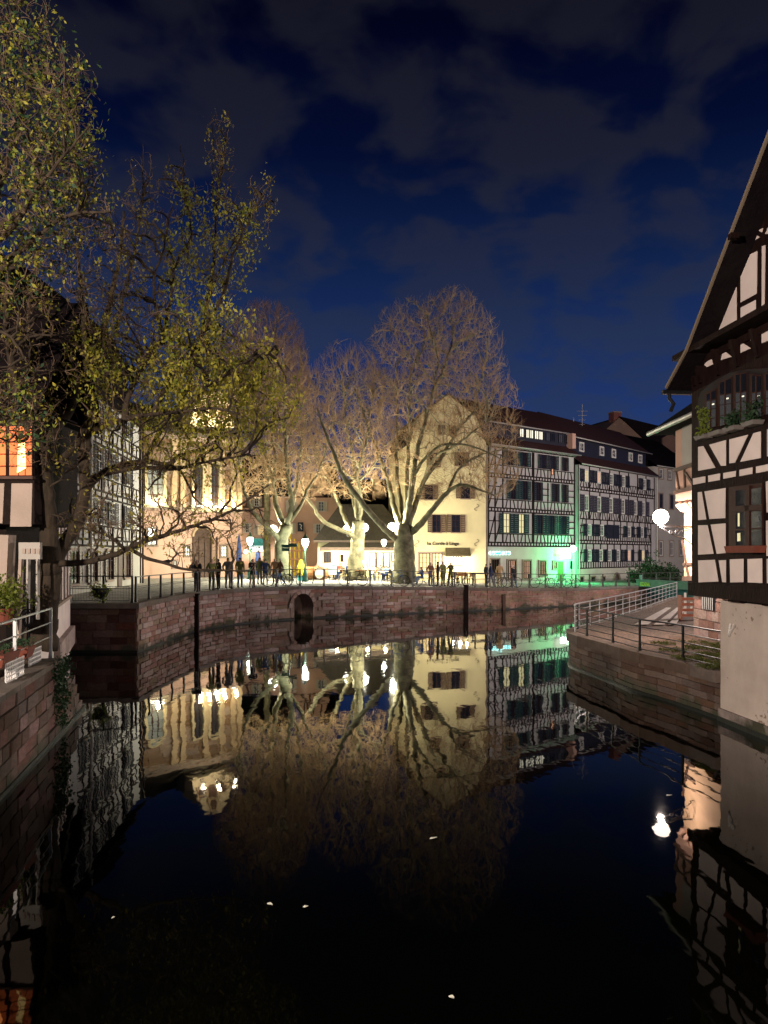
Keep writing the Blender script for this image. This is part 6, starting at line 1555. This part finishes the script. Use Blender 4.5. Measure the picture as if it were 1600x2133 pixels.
T6L = [([(-160, 1400, 0), (-150, 1200, 0), (-140, 1000, 0), (-120, 800, 0)], .3, .2), ([(-120, 800, 0), (-80, 640, .2), (-40, 500, .3), (0, 380, .4), (40, 260, .5), (70, 140, .5)], .16, .03), ([(-80, 640, .2), (0, 560, 0), (70, 500, -.1), (140, 450, -.2), (230, 440, -.3)], .09, .015), ([(-40, 500, .3), (40, 440, .4), (100, 360, .5), (150, 260, .5), (165, 140, .5)], .08, .012), ([(-40, 520, .3), (20, 480, -.4), (60, 420, -.7), (120, 340, -.9), (190, 260, -1)], .07, .012), ([(0, 380, .4), (-10, 240, .4), (10, 120, .4), (30, 20, .4)], .06, .012), ([(-100, 720, .1), (-30, 690, -.2), (20, 700, -.3), (60, 760, -.4)], .06, .012), ([(-110, 780, 0), (-40, 800, 0), (30, 850, 0), (60, 900, 0)], .05, .01)]
leafy_tree('linden_tree', 'tall linden with bright round young leaves at the upper left edge', -160, 1400, 11.6, T6L,
           [(60, 330, 130, 260, 11.6, 1.5), (130, 400, 105, 110, 11.6, 1.2), (0, 560, 120, 120, 11.4, 1.2), (40, 120, 100, 180, 11.8, 1.2), (20, 850, 90, 110, 11.2, .8), (150, 250, 60, 150, 11.6, 1)], (110, 760, 2700), 31,
           [(M['leaf_lime'], .042, 3, .13, .07, None), (M['leaf_yellow'], .042, 4, .08, .08, None), (M['leaf_dark'], .05, 4, .10, .10, None)], BD, M['twig_dark'], droop=.2, zmin_px=1100, maxd=(1.6, .7, .35), rt=(.022, .008))


# ------------------------------------------------------------------ people
def person_mesh(pose, hair='short', skirt=False):
    """one continuous skinned body; materials by zone: 0 skin 1 top 2 legs 3 hair 4 shoes"""
    H = 1.66
    J = dict(pelvis=(0, 0, .90), belly=(0, -.0, 1.04), chest=(0, 0, 1.25), neck=(0, .0, 1.42), head=(0, -.015, 1.52), crown=(0, -.0, 1.61))
    for s, S in ((1, 'r'), (-1, 'l')):
        J['sh' + S] = (s * .17, 0, 1.36); J['el' + S] = (s * .23, .02, 1.10); J['wr' + S] = (s * .24, -.05, .87); J['ha' + S] = (s * .24, -.07, .79)
        J['hip' + S] = (s * .085, 0, .87); J['kn' + S] = (s * .10, -.01, .47); J['an' + S] = (s * .11, .02, .08); J['to' + S] = (s * .13, -.13, .03)
    J.update(pose)
    R = dict(pelvis=.135, belly=.125, chest=.145, neck=.055, head=.085, crown=.07)
    for S in 'rl': R.update({'sh' + S: .075, 'el' + S: .052, 'wr' + S: .036, 'ha' + S: .038, 'hip' + S: .098, 'kn' + S: .066, 'an' + S: .045, 'to' + S: .038})
    if skirt:
        for S in 'rl': R['hip' + S] = .14
        R['pelvis'] = .16
    names = list(J); idx = {n: i for i, n in enumerate(names)}
    E = [('pelvis', 'belly'), ('belly', 'chest'), ('chest', 'neck'), ('neck', 'head'), ('head', 'crown')]
    for S in 'rl': E += [('chest', 'sh' + S), ('sh' + S, 'el' + S), ('el' + S, 'wr' + S), ('wr' + S, 'ha' + S), ('pelvis', 'hip' + S), ('hip' + S, 'kn' + S), ('kn' + S, 'an' + S), ('an' + S, 'to' + S)]
    me = bpy.data.meshes.new('skeleton'); me.from_pydata([J[n] for n in names], [(idx[a], idx[b]) for a, b in E], [])
    o = bpy.data.objects.new('skeleton', me); SC.collection.objects.link(o)
    sk = o.modifiers.new('skin', 'SKIN'); sk.use_smooth_shade = True
    for i, n in enumerate(names):
        me.skin_vertices[0].data[i].radius = (R[n], R[n] * (.8 if n in ('pelvis', 'belly', 'chest') else 1)); me.skin_vertices[0].data[i].use_root = (i == 0)
    ss = o.modifiers.new('sub', 'SUBSURF'); ss.levels = 1; ss.render_levels = 1
    dg = bpy.context.evaluated_depsgraph_get(); dg.update(); out_ = bpy.data.meshes.new_from_object(o.evaluated_get(dg))
    bpy.data.objects.remove(o)
    V = lambda n: Vector(J[n])
    out_.name = 'person'
    def segd(c, a, b):
        a, b = V(a), V(b); t = max(0, min(1, (c - a).dot(b - a) / max(1e-6, (b - a).length_squared))); return (c - a.lerp(b, t)).length
    zone = []
    for p in out_.polygons:
        c = p.center; best = min(((segd(c, a, b) - (R[a] + R[b]) / 2, a, b) for a, b in E))
        a, b = best[1], best[2]
        if b in ('head', 'crown'):
            rel = c - V('head'); back = rel.y > -.03; z = 3 if (rel.z > .055 or (back and rel.z > (-.09 if hair == 'short' else -.3))) else 0
        elif b == 'neck': z = 1 if c.z < V('neck').z - .06 else 0
        elif b[:2] == 'ha': z = 0
        elif b[:2] in ('sh', 'el', 'wr') or b in ('belly', 'chest'): z = 1
        elif b[:3] == 'hip': z = 1
        elif b[:2] == 'kn': z = 1 if (c - V(a)).length < .16 and c.z > .72 else 2
        elif b[:2] == 'an': z = 4 if c.z < .1 and (c - V(b)).length < .08 else 2
        else: z = 4
        zone.append(z)
    for k in range(5): out_.materials.append(M['skin'])
    out_.polygons.foreach_set('material_index', zone); out_.update()
    # a hint of a face: nose and ears grow out of the same surface
    return out_

stand = {}
rail_lean = {'chest': (0, -.10, 1.22), 'neck': (0, -.16, 1.38), 'head': (0, -.22, 1.47), 'crown': (0, -.23, 1.56), 'shr': (.17, -.12, 1.33), 'shl': (-.17, -.12, 1.33), 'elr': (.22, -.30, 1.12), 'ell': (-.22, -.30, 1.12), 'wrr': (.12, -.45, 1.02), 'wrl': (-.12, -.45, 1.02), 'har': (.05, -.50, 1.02), 'hal': (-.05, -.50, 1.02)}
phone = {'elr': (.22, -.10, 1.12), 'wrr': (.12, -.28, 1.26), 'har': (.08, -.33, 1.32), 'ell': (-.22, -.08, 1.12), 'wrl': (-.12, -.26, 1.24), 'hal': (-.06, -.32, 1.30), 'knl': (-.13, -.05, .47), 'anl': (-.16, -.02, .08), 'tol': (-.2, -.16, .03)}
walk = {'knr': (.09, -.14, .50), 'anr': (.09, -.22, .09), 'tor': (.09, -.38, .05), 'knl': (-.09, .08, .46), 'anl': (-.09, .30, .14), 'tol': (-.09, .18, .04), 'elr': (.24, .12, 1.10), 'wrr': (.22, .08, .88), 'har': (.22, .04, .80), 'ell': (-.23, -.08, 1.10), 'wrl': (-.2, -.22, .94), 'hal': (-.2, -.28, .88)}
hands_pocket = {'elr': (.27, .06, 1.10), 'wrr': (.20, -.06, .94), 'har': (.16, -.08, .88), 'ell': (-.27, .06, 1.10), 'wrl': (-.2, -.06, .94), 'hal': (-.16, -.08, .88)}
sit = {'pelvis': (0, 0, .50), 'belly': (0, -.02, .64), 'chest': (0, -.05, .86), 'neck': (0, -.07, 1.03), 'head': (0, -.10, 1.13), 'crown': (0, -.10, 1.22), 'shr': (.17, -.05, .97), 'shl': (-.17, -.05, .97), 'elr': (.23, -.14, .74), 'ell': (-.23, -.14, .74), 'wrr': (.15, -.36, .76), 'wrl': (-.15, -.36, .76), 'har': (.10, -.43, .78), 'hal': (-.10, -.43, .78),
       'hipr': (.09, -.04, .49), 'hipl': (-.09, -.04, .49), 'knr': (.12, -.42, .50), 'knl': (-.12, -.42, .50), 'anr': (.12, -.40, .09), 'anl': (-.12, -.36, .09), 'tor': (.13, -.55, .04), 'tol': (-.13, -.51, .04)}
PM = {'stand': person_mesh(stand), 'lean': person_mesh(rail_lean), 'phone': person_mesh(phone, 'long'), 'walk': person_mesh(walk), 'pocket': person_mesh(hands_pocket), 'coat': person_mesh(hands_pocket, 'long', True), 'sit': person_mesh(sit), 'sitl': person_mesh(sit, 'long')}
CLO = {}
def cloth(c):
    if c not in CLO: CLO[c] = mat('cloth_' + str(len(CLO)), c, .85, .15, 6)
    return CLO[c]
BLK, NAVY, OLV, GRY, TAN, WHT, RED, BRN, JNS = (.018, .018, .022), (.03, .05, .13), (.14, .15, .05), (.15, .15, .16), (.42, .28, .14), (.66, .63, .58), (.6, .04, .03), (.19, .09, .05), (.09, .15, .30)
HB, HD, HL = (.03, .018, .01), (.012, .01, .008), (.28, .18, .08)
def person(label, px, Y, pose, rz, top, legs, hair, group=None, z=None, sc=.97, lift=0):
    x = (px - 800) / F * Y; zz = (zg(x) if z is None else z) + lift
    v_ = ((px * 37) % 11 - 5) * .009; sc = sc * (1 + v_)
    o = link('person', PM[pose], None, (x, Y, zz), (0, 0, math.radians(rz + (px * 13) % 17 - 8)), (sc * (1 + v_ * 1.5), sc, sc))
    props(o, label, 'person', group)
    for i, c in enumerate((None, top, legs, hair, BLK)):
        o.material_slots[i].link = 'OBJECT'; o.material_slots[i].material = M['skin'] if c is None else cloth(c)
    return o
def qy(px):     # depth of the quay edge in front of a pixel column
    for p in CURVE[30:]:
        if 800 + p.x / p.y * F >= px: return p.y
    return 50
GL = 'people at the left part of the quay railing'
for (px, dy, pose, rz, top, legs, hair, lb) in (
    (411, .75, 'lean', 10, BLK, BLK, HB, 'person in black leaning on the railing, leftmost at the quay'),
    (441, .8, 'pocket', 40, OLV, BLK, HL, 'person in olive jacket with fair hair at the railing, facing their companion'),
    (455, .85, 'stand', -60, BLK, BLK, HD, 'tall dark dressed person close beside the olive jacket person'),
    (475, 1.0, 'pocket', 170, GRY, GRY, HD, 'person in dark grey coat with back turned, near the railing'),
    (500, 1.0, 'stand', 160, OLV, JNS, HB, 'person in khaki parka seen from behind under the blue parasol'),
    (526, .9, 'phone', 25, BLK, TAN, HB, 'long haired person in black top and beige trousers looking at a phone'),
    (553, 3.4, 'coat', 180, NAVY, GRY, HD, 'broad person in navy coat left of the pale plane trunk'),
    (541, 3.8, 'stand', 150, OLV, GRY, HB, 'person in green jacket further back before the restaurant'),
    (573, 3.0, 'stand', 190, TAN, JNS, HL, 'person in tan jacket in front of the pale plane trunk'),
    (584, 2.6, 'walk', -70, BRN, JNS, WHT, 'white haired person in brown coat and jeans walking past the pale plane tree')):
    person(lb, px, qy(px) + dy, pose, rz, top, legs, hair, GL)
GR = 'people at the quay by the cream house'
for (px, dy, pose, rz, top, legs, hair, lb, lf) in (
    (880, 1.5, 'sit', -80, NAVY, JNS, HD, 'person in dark blue perched on a bicycle rack beside the biggest trunk', .1),
    (897, 1.4, 'pocket', 20, BRN, NAVY, HB, 'person in brown jacket second from the biggest trunk', 0),
    (912, 1.3, 'stand', -100, BLK, BLK, HD, 'slim person in black standing sideways before the cream house', 0),
    (923, 1.6, 'coat', 30, OLV, OLV, HL, 'person in long olive coat before the bright shop lights', 0),
    (939, 1.5, 'phone', -20, OLV, BLK, HB, 'long haired person in dark green top rightmost before the bright shop', 0),
    (1013, 1.0, 'pocket', 60, BLK, BLK, HD, 'person in black at the corner of the cream house', 0),
    (1022, .9, 'walk', 80, NAVY, GRY, HB, 'person in navy jacket stepping below the cyan sign', 0),
    (1041, 2.0, 'stand', 0, TAN, TAN, HL, 'person in orange tan jacket before the first door of the timber house', 0),
    (1070, 1.2, 'walk', 200, BLK, JNS, WHT, 'white haired person in black jacket and light jeans before the second door', 0)):
    person(lb, px, qy(px) + dy, pose, rz, top, legs, hair, GR, lift=lf)

# ------------------------------------------------------------------ terrace furniture
def chair(px, Y, rz, m, label, group='chairs on the cafe terrace'):
    x = (px - 800) / F * Y; t = thing('chair', label, 'chair', (x, Y, zg(x)), math.radians(rz), group)
    MB().box(-.2, .2, -.2, .2, .43, .46).build('seat', m, t); MB().box(-.2, .2, .18, .21, .55, .86).build('backrest', m, t)
    for sx in (-.18, .18):
        for sy in (-.18, .18): MB().box(sx - .015, sx + .015, sy - .015, sy + .015, 0, .43 if sy < 0 else .86).build('leg', M['iron'], t)
    return t
def table(px, Y, m, label, group='tables on the cafe terrace'):
    x = (px - 800) / F * Y; t = thing('table', label, 'table', (x, Y, zg(x)), 0, group)
    MB().box(-.4, .4, -.35, .35, .71, .75).build('tabletop', m, t)
    for sx in (-.34, .34):
        for sy in (-.29, .29): MB().box(sx - .02, sx + .02, sy - .02, sy + .02, 0, .71).build('leg', M['iron'], t)
    return t
seats = [(700, 53, RED, 'sitting person in bright red beside the white menu board', WHT), (711, 54, BRN, 'sitting person in dark brown left of the middle plane trunk', HB), (722, 53.5, NAVY, 'seated person in navy close to the middle plane trunk', HD), (763, 54, WHT, 'seated person in white right of the middle plane trunk', HL), (776, 53, WHT, 'seated person in white shirt facing the quay before the glass doors', HB),
         (790, 54.5, GRY, 'seated person in grey before the glass doors of the pavilion', HD), (806, 53, JNS, 'seated person in blue left of the biggest trunk', HB), (818, 54, WHT, 'seated person in pale shirt closest to the biggest trunk', HL), (660, 55, BLK, 'seated person in black behind the wine barrels', HD), (692, 56, TAN, 'seated person in tan at the pavilion wall', HB)]
for i, (px, Y, top, lb, hr_) in enumerate(seats):
    rz = (20, -60, 80, -90, 0, 120, -40, 60, 10, -20)[i]
    person(lb, px, Y, 'sit' if i % 3 else 'sitl', rz, top, NAVY, hr_, 'seated guests on the cafe terrace')
    chair(px, Y + .05, rz, M['wood_orange'] if i % 2 else M['iron'], 'cafe chair under the ' + lb.replace('sitting ', '').replace('seated ', ''))
for i, (px, Y, m_, lb) in enumerate(((706, 52.6, M['white_paint'], 'white cafe table before the person in red'), (730, 53, M['wood_orange'], 'orange topped cafe table left against the middle plane trunk'), (752, 52.5, M['wood_orange'], 'orange topped cafe table right of the middle plane trunk'), (770, 53.5, M['white_paint'], 'white cafe table between the two people in white'), (798, 52.5, M['white_paint'], 'white cafe table before the glass doors'), (812, 53.5, M['wood_orange'], 'orange cafe table next to the biggest trunk'))): table(px, Y, m_, lb)
for i, px in enumerate((952, 964, 978)):
    table(px, 53.5, M['wood_orange'], ('left', 'middle', 'right')[i] + ' wooden table before the cream house shopfront', 'wooden tables before the cream house')
for i, px in enumerate((946, 958, 971, 984)): chair(px, 52.8, (0, 180, 20, 170)[i], M['wood_orange'], ('first', 'second', 'third', 'last')[i] + ' wooden chair from the left before the cream house shopfront', 'wooden chairs before the cream house')
mbd = thing('menu_board', 'white menu board stand right of the wine barrels', 'sign', P(693, 1213, 50.5)); mbd.location.z = 1.75
MB().box(-.26, .26, -.03, .0, .45, 1.25).build('board', mat('lit_menu_board', (.7, .75, .75), .5, emit=(.8, 1, 1), estr=.35), mbd); MB().box(-.08, .18, -.04, -.03, 1.05, 1.10).build('print', M['sh_grey'], mbd)
for sx in (-.24, .2): MB().box(sx, sx + .04, 0, .04, 0, .5).build('leg', M['iron'], mbd)
# wine barrels lying on their side
def barrel(px, Y, label):
    x = (px - 800) / F * Y; t = thing('wine_barrel', label, 'barrel', (x, Y, zg(x) + .48), 0, 'big wooden wine barrels')
    for k in range(14):
        a0, a1 = 2 * math.pi * k / 14, 2 * math.pi * (k + .94) / 14; mb = MB(); prof = [(-.45, .36), (-.22, .44), (0, .47), (.22, .44), (.45, .36)]
        for (x0, r0), (x1, r1) in zip(prof, prof[1:]): mb.add([(x0, r0 * math.cos(a0), r0 * math.sin(a0)), (x0, r0 * math.cos(a1), r0 * math.sin(a1)), (x1, r1 * math.cos(a1), r1 * math.sin(a1)), (x1, r1 * math.cos(a0), r1 * math.sin(a0))], [(0, 1, 2, 3)])
        mb.build('stave', M['wood_orange'], t)
    for x0, r_ in ((-.3, .425), (.3, .425), (-.43, .375), (.43, .375)): MB().tube([(x0, r_ * math.cos(a), r_ * math.sin(a)) for a in [i * .5236 for i in range(13)]], .018, 4).build('hoop', M['iron'], t)
    for x0 in (-.42, .42): MB().prism([(x0, .36 * math.cos(a), .36 * math.sin(a)) for a in [i * .5236 for i in range(12)]], (.03, 0, 0)).build('head', M['sh_cream'], t)
    return t
barrel(645, 51.5, 'left wine barrel beside the green lamp post'); barrel(658, 52.2, 'middle wine barrel of the row'); b3 = barrel(671, 51.2, 'right wine barrel with its pale round head showing'); b3.rotation_euler[2] = math.radians(70)
bl = thing('yellow_cloak', 'yellow draped figure-shaped cover beside the lamp post', 'cover', P(627, 1208, 50)); bl.location.z = 1.8
MB().lathe([(.26, .35), (.30, .7), (.26, 1.0), (.14, 1.22), (.10, 1.4), (.02, 1.45)], 12).build('drape', M['yellow'], bl, True); MB().box(-.2, .2, -.2, .2, 0, .36).build('base', M['teal'], bl)
# closed parasol, direction sign, litter bin
pr = thing('closed_parasol', 'tall closed blue parasol before the pink house', 'parasol', P(498, 1208, 57)); pr.location.z = 1.8
MB().tube([(0, 0, 0), (0, 0, 3.3)], .035, 6).build('pole', M['iron'], pr); MB().lathe([(.10, .9), (.24, 1.1), (.2, 2.0), (.08, 3.1), (.01, 3.4)], 10).build('canopy', M['blue_cloth'], pr, True)
ds = thing('direction_sign', 'dark green direction boards on a post beside the pale plane trunk', 'sign', P(603, 1212, 47)); ds.location.z = 1.8
MB().tube([(0, 0, 0), (0, 0, 2.75)], .04, 6).build('post', M['iron'], ds)
for x_, z_ in ((-.25, 2.2), (.25, 2.25), (-.25, 1.98)): MB().box(x_ - .24, x_ + .24, -.05, -.01, z_, z_ + .2).build('board', M['green_sign'], ds)
rb = thing('bicycle_rack', 'thin curved metal hoop standing behind the wire railing', 'rack', P(653, 1214, 45.5)); rb.location.z = 1.78
MB().tube([(-.05, 0, 0), (.0, 0, .3), (.05, 0, .6), (.0, 0, .8)], .025, 6).build('hoop', M['iron'], rb)
pl = thing('steel_ledge', 'long grey counter board in front of the cream house corner', 'counter', P(984, 1212, 50.2)); pl.location.z = 1.42
MB().box(-.1, 1.3, -.2, .2, .82, .9).build('top', M['rail_far'], pl); MB().box(0, .06, -.1, .1, 0, .82).build('leg', M['iron'], pl); MB().box(1.15, 1.21, -.1, .1, 0, .82).build('leg', M['iron'], pl)


# ------------------------------------------------------------------ bicycles
def bike_proto(frame_m, name='bicycle'):
    t = thing(name, 'bicycle', 'bicycle', (0, 0, 0))
    wh = MB(); r = .33; wh.tube([(r * math.cos(a), 0, r * math.sin(a)) for a in [2 * math.pi * i / 22 for i in range(23)]], .020, 5, cap=False); wme = wh.mesh('tyre', M['rubber'])
    sp_ = MB(); sp_.tube([(-.03 * 0, -.03, 0), (0, .03, 0)], .03, 6)
    for k in range(14): a = 2 * math.pi * k / 14; sp_.tube([(.02 * math.cos(a), 0, .02 * math.sin(a)), (.315 * math.cos(a), 0, .315 * math.sin(a))], .0025, 3, cap=False)
    sme = sp_.mesh('spokes', M['chrome'])
    for x in (-.52, .52): w_ = link('wheel', wme, t, (x, 0, .35)); link('spokes', sme, w_)
    f = MB(); A_, B_, C_, D_, E_ = (-.52, 0, .35), (-.08, 0, .30), (-.20, 0, .80), (.36, 0, .86), (.52, 0, .35)
    for p, q in ((A_, B_), (A_, C_), (B_, C_), (C_, D_), (B_, (.38, 0, .74)), (D_, (.40, 0, .66)), ((.40, 0, .66), E_), (C_, (-.23, 0, .92)), (D_, (.33, 0, 1.0))): f.tube([p, q], .018, 5)
    f.build('frame', frame_m, t)
    MB().add([(-.36, -.07, .93), (-.36, .07, .93), (-.10, .02, .95), (-.10, -.02, .95), (-.36, -.07, .97), (-.36, .07, .97), (-.10, .02, .97), (-.10, -.02, .97)], [(0, 1, 2, 3), (4, 7, 6, 5), (0, 3, 7, 4), (1, 0, 4, 5), (2, 1, 5, 6), (3, 2, 6, 7)]).build('saddle', M['rubber'], t)
    MB().tube([(.22, -.26, 1.04), (.34, -.14, 1.01), (.34, .14, 1.01), (.22, .26, 1.04)], .014, 5).build('handlebar', M['chrome'], t)
    ck = MB(); ck.tube([(-.08, -.05, .30), (.06, -.06, .20)], .012, 4).tube([(-.08, .05, .30), (-.22, .06, .40)], .012, 4).lathe([(.0, -.005), (.09, 0), (.0, .005)], 10, (-.08, 0, .30)); ck.build('crank', M['iron'], t)
    return t
def copy_tree(o, parent=None):
    c = o.copy(); SC.collection.objects.link(c); c.parent = parent
    for ch in list(o.children): copy_tree(ch, c)
    return c
pb = [bike_proto(M['iron']), bike_proto(M['bluep'])]
used = [False, False]
for (px, dy, rz, k, lb) in ((578, .75, 12, 0, 'dark bicycle leaning on the railing in front of the pale plane tree'), (612, 1.4, 60, 0, 'bicycle half turned away behind the railing left of the green lamp'), (736, .6, 4, 0, 'black bicycle on the railing before the middle plane trunk'), (824, .6, -4, 1, 'blue bicycle on the railing left of the biggest trunk'), (886, .9, 15, 1, 'blue framed bicycle at the foot of the biggest trunk'),
                        (930, .7, 184, 0, 'dark bicycle among the people before the cream house'), (958, .8, 8, 0, 'dark bicycle right of the people before the cream house'), (1040, .9, 5, 0, 'dark bicycle before the first doors of the timber house'), (1062, 1.0, 190, 0, 'dark bicycle before the second door of the timber house'), (1130, .8, 3, 0, 'dark bicycle leftmost in the green light'), (1166, .7, 0, 1, 'blue bicycle in the green light between two dark ones'), (1184, 1.0, 185, 0, 'dark bicycle rightmost in the green light')):
    o = pb[k] if not used[k] else copy_tree(pb[k]); used[k] = True
    Y = qy(px) + dy; x = (px - 800) / F * Y; o.location = (x, Y, zg(x)); o.rotation_euler = (math.radians(rnd.uniform(-6, 6)), 0, math.radians(rz)); props(o, lb, 'bicycle', 'bicycles parked along the quay railing')

# ------------------------------------------------------------------ floating bits on the water
for (px, py, s, rz, lb) in ((903, 1746, .06, 20, 'crumpled pale leaf floating on the black water'), (563, 1884, .05, -50, 'thin white feather drifting on the black water'), (941, 2078, .035, -60, 'tiny pale twig at the bottom of the water'), (637, 1889, .03, 0, 'pale streak of foam right of the white feather'), (1394, 1657, .05, 0, 'small white leaf near the mirrored bracket lamp'), (236, 1212 + 700, .018, 0, 'tiny pale speck floating at the lower left')):
    g_ = G(px, py, .006); MB().add([(-s, -.008, 0), (-.2 * s, -.025, .006), (s, -.004, .012), (.3 * s, .02, .004), (-.5 * s, .018, .01)], [(0, 1, 2, 3, 4)]).build('floating_leaf', mat('pale_leaf', (.6, .6, .5), .6), None, loc=g_, rot=(0, 0, math.radians(rz)))
    props(bpy.context.scene.collection.objects[-1], lb, 'leaf', 'pale bits floating on the canal')
